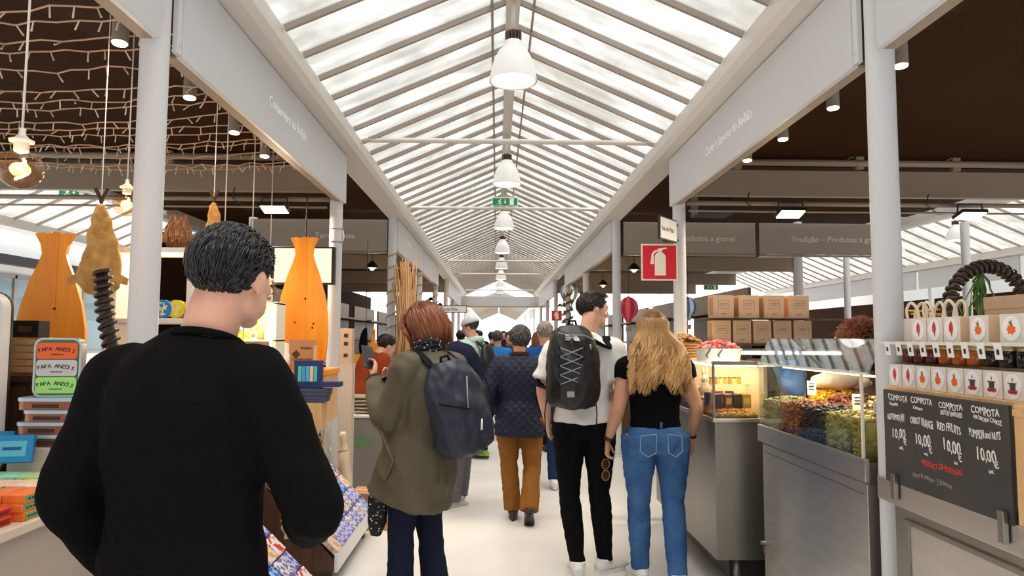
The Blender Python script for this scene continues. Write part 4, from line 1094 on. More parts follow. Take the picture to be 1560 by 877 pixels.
for iy in range(10):
    y = 1.72 + .137 * iy
    for ix in range(8):
        x = -1.585 - .074 * ix - .02 * (iy % 2)
        px = 760 + (x + .089) * 1051 / y
        if px < -90 or x < -2.1: continue
        if (x < -1.60 and y > 2.62) or y > 2.97: continue
        band = y - (x + 1.585) * .35
        c = 'red' if band < 2.24 else 'orange' if band < 2.37 else 'cream' if band < 2.50 else ('lime' if (ix + iy) % 4 == 0 else 'green') if band < 2.72 else 'blue'
        lv = 2 if iy < 4 else 3 if iy < 7 else 4
        for q in range(lv):
            o = place(proto_c[c], (x + R_.uniform(-.002, .002), y + R_.uniform(-.006, .006), .9255 + .0268 * q), math.radians(R_.uniform(-2, 2)))
            o['label'] = '%s fish-tin carton, %s layer, %s row from the camera, %s from the counter edge' % (c, ('lowest', 'second', 'third', 'fourth')[q], ORD[iy], ORD[ix])
for p in proto_c.values():
    if not p[1]:
        for ch in list(p[0].children_recursive): bpy.data.objects.remove(ch)
        bpy.data.objects.remove(p[0])
# upright blue tin packs at the edge of the frame
for k, (x, y, z) in enumerate(((-1.86, 2.60, 1.035), (-2.0, 2.70, 1.035))):
    t = thing('fish_tin_pack', ('bright blue fish-tin pack propped upright before the white panel', 'second blue fish-tin pack standing behind the propped one')[k], 'pack', (x, y, z), rotz=math.radians(15))
    T = Matrix.Rotation(math.radians(-14), 4, 'X')
    b = NB(); box(b, -.065, .065, -.015, .015, 0, .10, .004, T); obj('pack_box', b, M('pack_blue', (28, 140, 200), .4), t)
    b = NB(); box(b, -.045, .045, -.0165, -.015, .022, .078, 0, T); obj('label', b, M('pack_blue_lt', (96, 196, 226), .4), t)
    b = NB(); box(b, -.03, .03, -.0172, -.0165, .045, .056, 0, T); obj('print', b, M('pack_blue_dk', (16, 84, 150), .4), t)
# stack of oversized copper tins with the big sign tin on top
m_copper = M('copper_tin', (150, 92, 70), .3, .6, var=.2, scale=6)
m_lid = M('pale_blue_lid', (176, 206, 220), .35, .2, var=.1, scale=5)
t = thing('display_block', 'small pale block under the stack of copper tins', 'block', (-1.80, 2.76, .925))
b = NB(); box(b, -.12, .12, -.10, .10, .0565, .155, .004); obj('block_body', b, m_ply, t)
b = NB(); box(b, -.10, .10, -.08, .08, 0, .057); obj('block_base', b, m_ply, t)
z = 1.081
names = ['lowest', 'second from bottom', 'third from bottom', 'topmost, whitest']
for k in range(4):
    w = (.20, .21, .20, .235)[k]; h = .046
    t = thing('copper_tin', 'oversized copper tin with pale blue lid, %s of its stack' % names[k], 'tin', (-1.80 + (.01, -.012, .006, 0)[k], 2.76, z), 'oversized copper tins')
    b = NB(); prism(b, rrect(w, .16, .04, 5), (0, 0, 0), (1, 0, 0), (0, 1, 0), (0, 0, 1), h - .014); obj('tin_body', b, m_copper, t, True, auto=40)
    b = NB(); prism(b, rrect(w + .008, .168, .043, 5), (0, 0, h - .014), (1, 0, 0), (0, 1, 0), (0, 0, 1), .013); obj('lid', b, m_lid, t, True, auto=40)
    b = NB(); box(b, -.05, .05, -.0815, -.080, .008, .022); obj('stamp', b, m_red_ink, t)
    z += h
st = thing('sign_tin', 'tall rounded display tin with orange, grey and green lettered labels', 'sign', (-1.79, 2.74, z), rotz=math.radians(8))
b = NB(); prism(b, rrect(.168, .226, .03, 6), (0, .02, .113), (1, 0, 0), (0, 0, 1), (0, -1, 0), .045); obj('tin_frame', b, M('tin_rim', (196, 198, 196), .3, .6), st, True, auto=40)
b = NB(); prism(b, rrect(.152, .212, .026, 6), (0, -.0245, .113), (1, 0, 0), (0, 0, 1), (0, -1, 0), .002); obj('tin_panel', b, M('tin_dark_green', (70, 110, 84), .5), st)
for k, (c, z0) in enumerate((((240, 104, 44), .146), ((206, 206, 206), .080), ((166, 236, 128), .014))):
    b = NB(); prism(b, rrect(.144, .062, .012, 4), (0, -.0265, z0 + .031), (1, 0, 0), (0, 0, 1), (0, -1, 0), .003); lab = obj('label_panel', b, M('label_%d' % k, c, .5), st)
    ch = 'PAPA ANZÓIS'; n = len(ch)
    for i, cc in enumerate(ch):
        if cc == ' ': continue
        a = (i - (n - 1) / 2) / n; x = a * .128; zz = z0 + .034 - 1.1 * x * x * 2
        ang = -a * .9
        text('letter', cc, .0205, m_dark, (x - .007, -.0298, zz - .002), (math.cos(ang), 0, math.sin(ang)), (-math.sin(ang), 0, math.cos(ang)), lab, .0006, world=False)
    text('letter', 'TASQUINHAS', .0075, m_dark, (-.024, -.0298, z0 + .014), (1, 0, 0), (0, 0, 1), lab, .0006, world=False)
# white rounded panel with the black menu card
t = thing('display_screen', 'tall white round-cornered panel behind the cartons at the frame edge', 'panel', (-2.42, 2.9, .925))
b = NB(); prism(b, rrect(.64, .75, .07, 6), (0, .0, .378), (1, 0, 0), (0, 0, 1), (0, -1, 0), .05); obj('panel_board', b, M('gloss_white', (238, 238, 240), .25), t, True, auto=40)
b = NB(); prism(b, rrect(.645, .755, .072, 6), (0, .012, .378), (1, 0, 0), (0, 0, 1), (0, -1, 0), .012); obj('panel_edge', b, m_dark, t, True, auto=40)
mc = thing('menu_card', 'small black menu card with white handwriting fixed to the white panel', 'menu', (-2.2, 2.845, 1.52))
b = NB(); box(b, -.07, .07, -.004, .003, 0, .135); obj('card', b, M('chalk_black', (34, 36, 42), .7), mc)
for k, w_ in enumerate(('Lulas  8', 'Atum  6', 'Polvo  9', 'Enguias  7', 'Sardinha  5')):
    text('writing', w_, .022, m_white, (-.055, -.0045, .108 - .025 * k), (1, 0, .04), (0, 0, 1), mc, .0004, world=False)
# slatted crate
cr = thing('slatted_crate', 'small pale slatted crate on the riser beside the big sign tin', 'crate', (-2.22, 3.165, 1.331))
for k in range(5):
    b = NB(); box(b, -.13, .13, -.10, -.088, .008 + .030 * k, .033 + .030 * k, .002); obj('slat', b, m_ltwood, cr)
for sx in (-1, 1):
    b = NB(); box(b, sx * .125 - .008, sx * .125 + .008, -.088, .09, 0, .16, .002); obj('end_panel', b, m_ltwood, cr)
b = NB(); box(b, -.125, .125, .08, .09, 0, .16); obj('back_panel', b, m_ltwood, cr)
bx = thing('gift_box', 'small black box with gold print resting on the slatted crate', 'box', (-2.19, 3.16, 1.492))
b = NB(); box(b, -.06, .06, -.04, .04, 0, .075, .003); obj('box_body', b, m_dark, bx)
b = NB(); box(b, -.03, .03, -.0412, -.040, .025, .05); obj('print', b, m_frame, bx)
# coil standing on the riser
def coil(label, pts, r, turns, mat, cat='coil', name='coiled_post', wire=.008, wmat=None):
    t = thing(name, label, cat, tuple(pts[0]))
    pts = [Vector(p) for p in pts]
    b = NB(); tube(b, pts, r, 12); obj('post', b, mat, t, True, world=True)
    n = int(turns * 14); h = []
    for i in range(n + 1):
        u = i / n * (len(pts) - 1); k = min(int(u), len(pts) - 2); p = lerp(pts[k], pts[k + 1], u - k); d = (pts[k + 1] - pts[k]).normalized()
        x, y = frame_at(d, V(0, 1, 0)); a = 2 * PI * turns * i / n
        h.append(p + (x * math.cos(a) + y * math.sin(a)) * (r + wire * .8))
    b = NB(); tube(b, h, wire, 6); obj('winding', b, wmat or mat, t, True, world=True)
    return t
m_coil = M('dark_brown_coil', (64, 50, 44), .4, .3)
coil('dark post wound with a spiral coil standing below the hanging cod', [(-1.71, 2.985, .985), (-1.715, 2.985, 1.40), (-1.765, 2.985, 1.60), (-1.785, 2.985, 1.78)], .024, 17, m_coil, wire=.009)
# fish-shaped wooden boards
def fish_board(label, loc, H, W, rot=0):
    t = thing('fish_board', label, 'board', loc, 'fish-shaped wooden boards', math.radians(rot))
    prof = [(.40, 0), (.47, .10), (.50, .25), (.485, .40), (.42, .55), (.31, .70), (.21, .80), (.165, .86), (.19, .92), (.27, .985)]
    R = [(W * a, H * z) for a, z in prof]
    out = R + [(W * .16, H * .995), (W * .08, H * .985), (0, H * 1.0), (-W * .08, H * .985), (-W * .16, H * .995)] + [(-x, z) for x, z in reversed(R)]
    def pl(x0, x1):
        q = [(min(max(x, x0), x1), z) for x, z in out]; r = []
        for p in q:
            if not r or (abs(p[0] - r[-1][0]) + abs(p[1] - r[-1][1])) > 1e-4: r.append(p)
        return r
    for k, (x0, x1) in enumerate(((-W * .5, -W * .06), (-W * .058, W * .058), (W * .06, W * .5))):
        b = NB(); prism(b, pl(x0, x1), (0, .014 - .0015 * (k == 1), 0), (1, 0, 0), (0, 0, 1), (0, -1, 0), .028); o = obj('plank', b, m_orwood, t)
    for x, z in ((-.14, .34), (.22, .33), (.20, .30), (.05, .52)):
        b = NB(); cyl(b, (W * x, -.0145, H * z), (W * x, -.0155, H * z), .008, n=10); obj('knot', b, m_dkwood, t)
    return t
b = NB(); tt = thing('display_plinth', 'pale plinth carrying the fish-shaped board next to the white panel', 'plinth', (-2.38, 3.62, 0)); box(b, -.3, .3, -.12, .12, 0, 1.18, .004); obj('plinth_body', b, m_ply, tt); b = NB(); box(b, -.31, .31, -.13, .13, 1.18, 1.205, .004); obj('plinth_top', b, m_ply, tt)
fish_board('honey pine board cut like a fish, tail up, next to the hanging cod', (-2.38, 3.6, 1.206), .83, .34, 8)
fish_board('honey pine fish-shaped board on the counter by the second column', (-1.475, 4.95, 1.285), .935, .365, 0)
# its base with boxes
t = thing('wooden_plinth', 'honey wooden base below the fish-shaped board by the second column', 'base', (-1.42, 4.80, .931))
b = NB(); box(b, -.20, .20, -.16, .22, .315, .352, .004); obj('base_top', b, m_orwood, t)
b = NB(); box(b, -.19, .19, -.15, .21, 0, .315, .004); obj('base_body', b, m_ltwood, t)
t = thing('gift_box', 'open brown gift box with printed lid standing on the honey base', 'box', (-1.405, 4.72, 1.284))
b = NB(); box(b, -.085, .085, -.03, .03, 0, .20, .003); obj('box_body', b, m_kraft_d, t)
b = NB(); prism(b, [(-.03, 0), (0, .03), (.03, 0), (0, -.03)], (-.035, -.0305, .10), (1, 0, 0), (0, 0, 1), (0, -1, 0), .001); obj('die_cut', b, m_dkwood, t)
for k, (w_, z_) in enumerate((('Bolhão', .135), ('Conserveira', .06))): text('lettering', w_, .026, m_red_ink, (-.005 if k == 0 else -.06, -.031, z_), (1, 0, 0), (0, 0, 1), t, .0005, world=False)
b = NB(); box(b, .087, .105, -.06, -.03, 0, .16, .002); obj('lid_flap', b, m_kraft, t)
t = thing('paper_bag', 'crumpled white paper bag leaning beside the open gift box', 'bag', (-1.535, 4.69, 1.284))
b = NB(); limb(b, [(V(0, 0, 0), .05, .03), (V(0, 0, .06), .055, .035), (V(0, .01, .13), .05, .02), (V(.005, .012, .175), .048, .008)], ref=(1, 0, 0), n=16); crease(b, .008, 22, 3); obj('bag_body', b, M('white_paper', (236, 228, 222), .8), t, True)
b = NB(); box(b, -.025, .025, -.037, -.034, .125, .135); obj('print', b, m_red_ink, t)
t = thing('kraft_box', 'upright kraft box with small print behind the second column', 'box', (-1.395, 6.02, 0))
b = NB(); box(b, -.06, .06, -.05, .05, 1.27, 1.575, .003); obj('box_body', b, m_kraft, t)
b = NB(); box(b, -.07, .07, -.06, .06, 0, 1.27, .003); obj('stand', b, m_ply, t)
for z_ in (1.50, 1.43, 1.33): 
    b = NB(); box(b, -.01, .025, -.0515, -.050, z_, z_ + .03); obj('print', b, m_red_ink, t)
# lit poster panel behind the fish
t = thing('light_box', 'glowing pale poster panel in a dark frame behind the fish-shaped board', 'light box', (-1.64, 5.55, 1.98))
b = NB(); box(b, -.26, .24, -.0, .05, -.06, .245, .004); obj('frame', b, m_dark, t)
b = NB(); box(b, -.24, .215, -.006, -.001, -.045, .23); obj('lit_face', b, EM('lightbox', (255, 232, 205), 1.1), t)
b = NB(); cyl(b, (0, .02, .24), (0, .02, .66), .006, n=8); obj('hanger', b, m_dark, t)
# blue presentation boxes
m_boxblue = M('navy_card', (30, 52, 108), .5); m_boxgrey = M('slate_card', (64, 70, 96), .5)
t = thing('gift_box', 'open blue presentation box showing five small tins upright', 'box', (-1.265, 4.34, 1.185))
b = NB(); box(b, -.085, .085, -.0, .05, 0, .17, .002); obj('box_body', b, m_boxblue, t)
for k, c in enumerate(((110, 200, 190), (70, 170, 220), (90, 180, 226), (244, 210, 160), (80, 190, 200))):
    b = NB(); box(b, -.058 + .024 * k, -.037 + .024 * k, -.006, 0, .04, .135, .001); obj('tin', b, M('mini_tin_%d' % k, c, .4), t)
b = NB(); box(b, .088, .21, -.05, .05, .01, .04, .002); obj('lid', b, m_boxblue, t)
for k, z_ in enumerate((1.100, 1.142)):
    t = thing('flat_gift_box', ('lower slate blue flat box under the open presentation box', 'upper slate blue flat box under the open presentation box')[k], 'box', (-1.26 + .012 * k, 4.36, z_))
    b = NB(); box(b, -.115, .115, -.08, .08, 0, .022, .002); obj('box_base', b, m_boxgrey, t)
    b = NB(); box(b, -.117, .117, -.082, .082, .0221, .040, .002); obj('box_lid', b, m_boxgrey, t)
t = thing('display_block', 'low wooden block lifting the slate boxes off the counter', 'block', (-1.26, 4.36, .931)); b = NB(); box(b, -.11, .10, -.08, .08, 0, .168, .003); obj('block_body', b, m_ltwood, t)
# stacked azulejo-patterned tins on the second counter
def azulejo(n, base, ink, sc=42):
    m = M('tile_print_' + n, base, .35); nt = m.node_tree; bs = nt.nodes['Principled BSDF']
    tc = nt.nodes.new('ShaderNodeTexCoord'); vo = nt.nodes.new('ShaderNodeTexVoronoi'); vo.inputs['Scale'].default_value = sc; vo.distance = 'CHEBYCHEV'
    wv = nt.nodes.new('ShaderNodeTexNoise'); wv.inputs['Scale'].default_value = sc * .7; wv.inputs['Detail'].default_value = 5
    nt.links.new(tc.outputs['Object'], vo.inputs['Vector']); nt.links.new(tc.outputs['Object'], wv.inputs['Vector'])
    mu = nt.nodes.new('ShaderNodeMath'); mu.operation = 'MULTIPLY'; nt.links.new(vo.outputs['Distance'], mu.inputs[0]); nt.links.new(wv.outputs['Fac'], mu.inputs[1])
    rp = nt.nodes.new('ShaderNodeValToRGB'); rp.color_ramp.interpolation = 'CONSTANT'
    rp.color_ramp.elements[0].color = (*srgb(*ink), 1); rp.color_ramp.elements[1].position = .2; rp.color_ramp.elements[1].color = (*srgb(*base), 1)
    e = rp.color_ramp.elements.new(.34); e.color = (*[(a + b_) / 2 for a, b_ in zip(srgb(*ink), srgb(*base))], 1)
    nt.links.new(mu.outputs[0], rp.inputs[0]); nt.links.new(rp.outputs[0], bs.inputs['Base Color'])
    return m
AZ = [azulejo('violet', (214, 212, 234), (92, 92, 178)), azulejo('blue', (170, 204, 238), (34, 92, 186)), azulejo('white', (236, 232, 236), (120, 110, 150)), azulejo('sardine', (234, 214, 206), (80, 76, 120), 30), azulejo('sky', (120, 190, 232), (30, 110, 190)), azulejo('gold', (222, 206, 220), (226, 160, 60), 26), azulejo('red', (238, 230, 226), (206, 52, 44), 24)]
AN = ['violet tile-print', 'blue tile-print', 'white tile-print', 'pinkish sardine-print', 'sky blue', 'gold-flowered', 'red-patterned']
protoA = {}
def az_tin(k, where, size):
    key = (k, where)
    if key not in protoA:
        t = thing('printed_tin', '%s tin %s' % (AN[k], where), 'tin', (0, 0, -5), 'printed tins ' + where)
        w, d, h = size
        b = NB(); box(b, -w / 2, w / 2, -d / 2, d / 2, 0, h, .005); obj('tin_body', b, AZ[k], t)
        b = NB(); box(b, -w / 2 - .001, w / 2 + .001, -d / 2 - .001, d / 2 + .001, h * .30, h * .42); obj('rim', b, (M('tin_edge_blue', (30, 88, 170), .4), m_lid)[k % 2], t)
        protoA[key] = [t, False]
    return protoA[key]
for iy in range(9):
    for ix in range(3):
        y = 4.60 + .115 * iy; x = -1.59 - .083 * ix
        if y < 5.0 and ix > 1: continue
        k = (3 if y < 4.85 else 2 if y < 5.0 else 1 if (iy + ix) % 3 else 4)
        for q in range(4):
            o = place(az_tin(k, 'in the four-high block by the net', (.078, .108, .040)), (x, y, .9305 + .0405 * q), math.radians(R_.uniform(-1, 1)))
            o['label'] = '%s tin stacked by the net, %s column, %s deep, %s layer' % (AN[k], ORD[iy], ORD[ix], ORD[q])
# two sloping stands of printed tins along the hall
def slope_stand(y0, y1, label, cols, seed, wher):
    t = thing('sloping_stand', label, 'stand', (-1.3, (y0 + y1) / 2, 0))
    b = NB(); prism(b, [(-1.50, .60), (-1.06, .16), (-1.06, .10), (-1.50, .10)], (0, y0, 0), (1, 0, 0), (0, 0, 1), (0, 1, 0), y1 - y0); obj('stand_body', b, m_dkwood, t, world=True)
    for yy in (y0 + .05, y1 - .11):
        b = NB(); box(b, -1.48, -1.08, yy, yy + .06, 0, .101); obj('foot', b, m_dkwood, t, world=True)
    b = NB(); box(b, -1.06, -1.04, y0, y1, .09, .20, .003); obj('front_lip', b, m_white, t, world=True)
    rr = random.Random(seed); u = V(-.707, 0, .707); nrm = V(.707, 0, .707)
    ny = int((y1 - y0) / .125)
    for r in range(5):
        for c in range(ny):
            k = rr.choice(cols); p = az_tin(k, wher, (.112, .118, .036))
            o = place(p, (0, 0, 0)); o['label'] = '%s tin %s, %s row up, %s along' % (AN[k], wher, ORD[r], ORD[c])
            pos = V(-1.06, y0 + .07 + .126 * c, .165) + u * (.070 + .118 * r) + nrm * (.004 + rr.uniform(0, .010))
            X = -u; Y_ = V(0, 1, 0); Z_ = nrm
            Mx = Matrix.Identity(4)
            for i in range(3): Mx[i][0] = X[i]; Mx[i][1] = Y_[i]; Mx[i][2] = Z_[i]; Mx[i][3] = pos[i]
            o.matrix_basis = Mx @ Matrix.Rotation(rr.uniform(-.06, .06), 4, 'Z')
slope_stand(4.28, 5.42, 'low sloping stand of printed tins below the draped net', [0, 0, 2, 0, 5, 3, 2, 1], 5, 'on the sloping stand below the net')
slope_stand(2.66, 3.80, 'nearer low sloping stand with red-patterned tins', [6, 6, 5, 1, 0, 2], 9, 'on the nearer sloping stand')
# tangled net over the counter edge
nt_ = NB(); rr = random.Random(4)
for _ in range(150):
    y = rr.uniform(4.45, 5.60); x = -1.50 + rr.uniform(-.03, .03); z = .93 + rr.uniform(-.0, .02)
    p = V(x, y, z); pts = [p]
    L = rr.uniform(.12, .34) * (.6 + .6 * (y - 4.45) / 1.15)
    for k in range(6):
        p = p + V(rr.gauss(.003, .012), rr.gauss(0, .022), -L / 6 + rr.gauss(0, .01)); p.x = max(p.x, -1.50); pts.append(p.copy())
    tube(nt_, pts, .0028, 4)
for _ in range(90):
    y = rr.uniform(4.5, 5.55); z = rr.uniform(.72, .93); p = V(-1.495 + rr.uniform(0, .03), y, z); pts = [p]
    for k in range(5): p = p + V(rr.gauss(0, .008), rr.gauss(.0, .04), rr.gauss(0, .025)); p.x = max(p.x, -1.50); pts.append(p.copy())
    tube(nt_, pts, .0025, 4)
tag(obj('fishing_net', nt_, M('net_cream', (214, 190, 160), .9), None), 'tangled cream fishing net draped over the counter edge by the second column', 'net')
# white shelf unit behind the first column
t = thing('shelf_unit', 'white shelf unit standing behind the first column of the tinned fish stall', 'shelf', (-1.73, 3.42, .96))
b = NB(); box(b, -.20, -.175, -.10, .12, 0, .95, .003); obj('side_panel', b, m_pinewhite, t)
b = NB(); box(b, .155, .18, -.10, .12, 0, .95, .003); obj('side_panel', b, m_pinewhite, t)
for z_ in (.02, .30, .60, .94):
    b = NB(); box(b, -.20, .18, -.10, .12, z_, z_ + .025, .003); obj('shelf', b, m_pinewhite, t)
point(t, (-1.72, 3.36, 1.86), 2.5, WARM2, .02)
t = thing('raffia_bundle', 'shaggy bundle of brown raffia on top of the white shelf unit', 'bundle', (-1.66, 3.40, 1.926))
b = NB(); rr = random.Random(9)
for _ in range(190):
    a = rr.uniform(0, 6.28); r0 = rr.uniform(0, .05); h = rr.uniform(.08, .17)
    tube(b, [V(r0 * math.cos(a), r0 * math.sin(a), rr.uniform(.0, .03)), V(.06 * math.cos(a), .06 * math.sin(a), h * .6), V(.035 * math.cos(a + .8), .035 * math.sin(a + .8), h), V(.07 * math.cos(a + 1.4), .07 * math.sin(a + 1.4), h * .35)], .0022, 4)
obj('strands', b, M('raffia', (168, 118, 76), .9), t)
for k, (c, cn, x) in enumerate((((30, 120, 200), 'blue', -.04), ((226, 206, 40), 'yellow', .02), ((232, 150, 40), 'orange', .085))):
    t = thing('round_tin', 'round %s tin standing on edge on the white shelf behind the column' % cn, 'tin', (-1.66 + x, 3.36 + .012 * k, 1.586), 'round tins on the white shelf')
    b = NB(); cyl(b, (0, .015, .045), (0, -.015, .045), .044, n=24); obj('tin_body', b, M('round_tin_' + cn, c, .4), t, True, auto=40)
    b = NB(); cyl(b, (0, -.015, .045), (0, -.017, .045), .032, n=24); obj('label', b, azulejo('r' + cn, (230, 220, 150), c, 60), t)
# lit narrow shelf with small packs
t = thing('shelf_unit', 'narrow brightly lit shelf full of small packs beside the fish-shaped board', 'shelf', (-1.56, 4.2, .932))
m_warmwhite = M('warm_white_shelf', (246, 232, 206), .5)
for x in (-.17, .145):
    b = NB(); box(b, x, x + .018, -.08, .09, 0, .775, .002); obj('side_panel', b, m_warmwhite, t)
b = NB(); box(b, -.17, .16, .085, .095, 0, .775); obj('back_panel', b, m_warmwhite, t)
SHZ = (.06, .22, .38, .54, .76)
for z_ in SHZ:
    b = NB(); box(b, -.17, .163, -.08, .09, z_, z_ + .012, .002); obj('shelf', b, m_warmwhite, t)
b = NB(); box(b, .12, .132, -.06, -.05, .07, .75); obj('light_strip', b, EM('led_strip', (255, 214, 150), 9.0), t)
point(t, (-1.50, 4.08, 1.58), 3.0, WARM, .03)
PC = [(232, 180, 50), (206, 210, 214), (150, 160, 190), (236, 208, 96), (170, 96, 60), (226, 222, 214), (116, 150, 96)]
protoP = []
for k, c in enumerate(PC):
    p = thing('small_pack', '%s little pack on the brightly lit narrow shelf' % ('mustard', 'silver', 'lilac grey', 'pale yellow', 'brown', 'cream', 'sage green')[k], 'pack', (0, 0, -5), 'little packs on the lit shelf')
    b = NB(); box(b, -.018, .018, -.012, .012, 0, .048, .002); obj('pack_box', b, M('pack_%d' % k, c, .45), p)
    b = NB(); box(b, -.012, .012, -.0128, -.012, .012, .034); obj('label', b, M('pack_label_%d' % k, PC[(k + 3) % 7], .5), p)
    protoP.append([p, False])
rr = random.Random(12)
for z_ in SHZ:
    for x in range(7):
        for lv in range(2 if z_ < .7 and rr.random() < .6 else 1):
            o = place(rr.choice(protoP), (-1.70 + .041 * x, 4.15 + .004 * rr.random(), .932 + z_ + .0125 + .0485 * lv), math.radians(rr.uniform(-8, 8)))
            o['label'] = o['label'].split(' little pack')[0] + ' little pack, %s shelf of the lit unit, %s along%s' % (ORD[SHZ.index(z_)], ORD[x], ', on top' if lv else '')
for p in protoP:
    if not p[1]: p[1] = True; p[0].location = (-1.70 + .041 * protoP.index(p), 4.20, .932 + .3925)
# hanging dried cod
m_cod = M('dried_cod', (226, 178, 98), .6, col2=(190, 130, 60), scale=18, bump=.5, bscale=40)
m_codtail = M('cod_tail', (70, 44, 26), .7)
def cod(label, loc, h, w, rot, zt):
    t = thing('dried_cod', label, 'fish', loc, 'split dried cod hanging in the stall', math.radians(rot))
    b = NB()
    limb(b, [(V(0, 0, 0), .012, .008), (V(0, 0, -.06 * h), .02, .010), (V(.005, .0, -.3 * h), w * .30, .014), (V(.01, .01, -.6 * h), w * .42, .018), (V(.0, .01, -.85 * h), w * .5, .020), (V(-.01, .01, -1.0 * h), w * .30, .012)], ref=(1, 0, 0), n=22, sub=6)
    crease(b, .008, 26, 3); obj('fish_body', b, m_cod, t, True)
    for sx in (-1, 1):
        b = NB(); prism(b, [(0, -.02), (.012, .02), (.035, .065), (.02, .07), (0, .03)], (0, .004, .01), (sx, 0, 0), (0, 0, 1), (0, -1, 0), .008); obj('tail_fin', b, m_codtail, t)
        b = NB(); prism(b, [(0, 0), (.05, -.03), (.045, -.06), (0, -.05)], (sx * w * .42, .012, -.75 * h), (sx, 0, 0), (0, 0, 1), (0, -1, 0), .008); obj('side_fin', b, m_cod, t)
    b = NB(); tube(b, [V(0, 0, 0), V(0, 0, zt - loc[2])], .0025, 6); obj('string', b, m_white, t)
    return t
cod('large dried cod hanging by its tail beside the first column', (-1.915, 3.18, 2.10), .41, .185, 10, 3.2)
cod('smaller dried cod hanging behind the head of the person in black', (-1.74, 4.0, 2.27), .42, .18, -20, 3.2)
# globe bulbs on white cords
m_amber = thin_glass('amber_glass', (255, 232, 204), .9, 1.5)
m_fil = EM('filament', (255, 190, 96), 60)
def bulb(label, x, y, z, ztop=3.22):
    t = thing('pendant_bulb', label, 'lamp', (x, y, z), 'globe bulbs on white cords')
    b = NB(); tube(b, [V(0, 0, .105), V(0, 0, ztop - z)], .0034, 8); obj('cord', b, M('cord_white', (226, 220, 210), .7), t, True)
    b = NB(); lathe(b, [(.008, .125), (.010, .105), (.017, .098), (.020, .094), (.034, .088), (.032, .082), (.020, .080), (.020, .055), (.017, .052)], n=20); obj('socket', b, M('socket_white', (240, 230, 214), .5), t, True, auto=50)
    b = NB(); pr = [(.016, .058), (.022, .048)] + [(.0625 * math.cos(a), .0625 * math.sin(a) * .95) for a in [math.radians(q) for q in (48, 30, 15, 0, -15, -30, -45, -60, -75, -88)]]
    lathe(b, pr, n=28, cap=False); obj('glass_globe', b, m_amber, t, True)
    b = NB(); hp = []
    for i in range(40):
        u = i / 39; a = u * 2 * PI * 1.6; hp.append(V(.013 * math.cos(a) * (.6 + .5 * math.sin(u * PI)), .013 * math.sin(a), .03 - .062 * u))
    tube(b, hp, .0042, 6); obj('filament', b, m_fil, t, True)
    d = bpy.data.lights.new('bulb', 'POINT'); d.energy = 2.2; d.color = WARM; d.shadow_soft_size = .03
    o = bpy.data.objects.new('lamp_light', d); COL.objects.link(o); o.parent = t; o.location = (0, 0, -.0)
    return t
bulb('large glowing globe bulb cut by the frame edge, above the white panel', -1.53, 2.08, 2.0)
bulb('glowing globe bulb close beside the hanging cod and the first column', -1.93, 3.42, 2.15)
bulb('globe bulb on a long cord just behind the head of the person in black', -1.72, 4.12, 1.90)
bulb('globe bulb on the fourth cord hidden low behind the short black hair', -1.78, 4.75, 1.92)
bulb('small globe bulb glowing in front of the lit narrow shelf', -1.90, 5.5, 1.865)
# tube spotlights
m_spot = M('spot_grey', (150, 140, 128), .45); m_spotf = EM('spot_face', (255, 226, 178), 14)
def tube_spot(label, x, y, z, tilt, rot, energy=26, side=1):
    t = thing('tube_spotlight', label, 'spotlight', (x, y, z), 'tube spotlights under the stall canopy')
    Tm = Matrix.Rotation(math.radians(rot), 3, 'Z') @ Matrix.Rotation(math.radians(tilt), 3, 'X')
    b = NB(); cyl(b, Tm @ V(0, 0, .005), Tm @ V(0, 0, .17), .036, n=22); obj('housing', b, m_spot, t, True, auto=40)
    b = NB(); cyl(b, Tm @ V(0, 0, .0), Tm @ V(0, 0, .006), .031, n=22); obj('lens', b, m_spotf, t)
    b = NB(); cyl(b, Tm @ V(0, 0, .16), Tm @ V(0, 0, .16) + V(0, 0, .24), .010, n=10); obj('bracket', b, m_spot, t, True)
    d = bpy.data.lights.new('spot', 'SPOT'); d.energy = energy; d.color = WARM2; d.spot_size = math.radians(95); d.spot_blend = .8; d.shadow_soft_size = .03
    o = bpy.data.objects.new('lamp_light', d); COL.objects.link(o); o.parent = t; o.location = Tm @ V(0, 0, -.01); o.rotation_euler = Tm.to_euler()
    return t
for k, (y, lb) in enumerate(((3.15, 'first tube spotlight of the tinned fish stall, above the big cord'), (3.88, 'second tube spotlight of the tinned fish stall, just past the first column'), (4.55, 'third tube spotlight of the tinned fish stall, under the fascia board'), (5.15, 'fourth tube spotlight of the tinned fish stall, by the cross beam'))):
    tube_spot(lb, -1.85, y, 2.85, -6, 12)
# strings of fairy lights below the canopy
m_wire = M('fairy_wire', (196, 160, 130), .6)
m_tip = M('fairy_tip', (226, 206, 186), .4)
rr = random.Random(31)
for k in range(19):
    y = 2.30 + .185 * k; x0, x1 = -4.4, -1.60
    z0 = 2.93 + rr.uniform(-.03, .03); sag = rr.uniform(.05, .10)
    t = thing('fairy_light_string', 'string of unlit fairy lights under the tinned fish canopy, %s from the camera' % ORD[k], 'fairy lights', (x0, y, z0), 'fairy light strings under the canopy')
    n = 30; pts = []
    for i in range(n + 1):
        u = i / n; pts.append(V((x1 - x0) * u, rr.gauss(0, .012), -sag * 4 * u * (1 - u) + rr.gauss(0, .006)))
    b = NB(); tube(b, pts, .0042, 5); obj('wire', b, m_wire, t)
    b = NB()
    for i in range(1, n):
        if rr.random() < .85:
            p = pts[i]; d = V(rr.gauss(0, .5), rr.gauss(0, .4), -1).normalized(); tube(b, [p, p + d * .05], [.003, .0045], 5)
    stuff(obj('tiny_bulbs', b, m_tip, t))

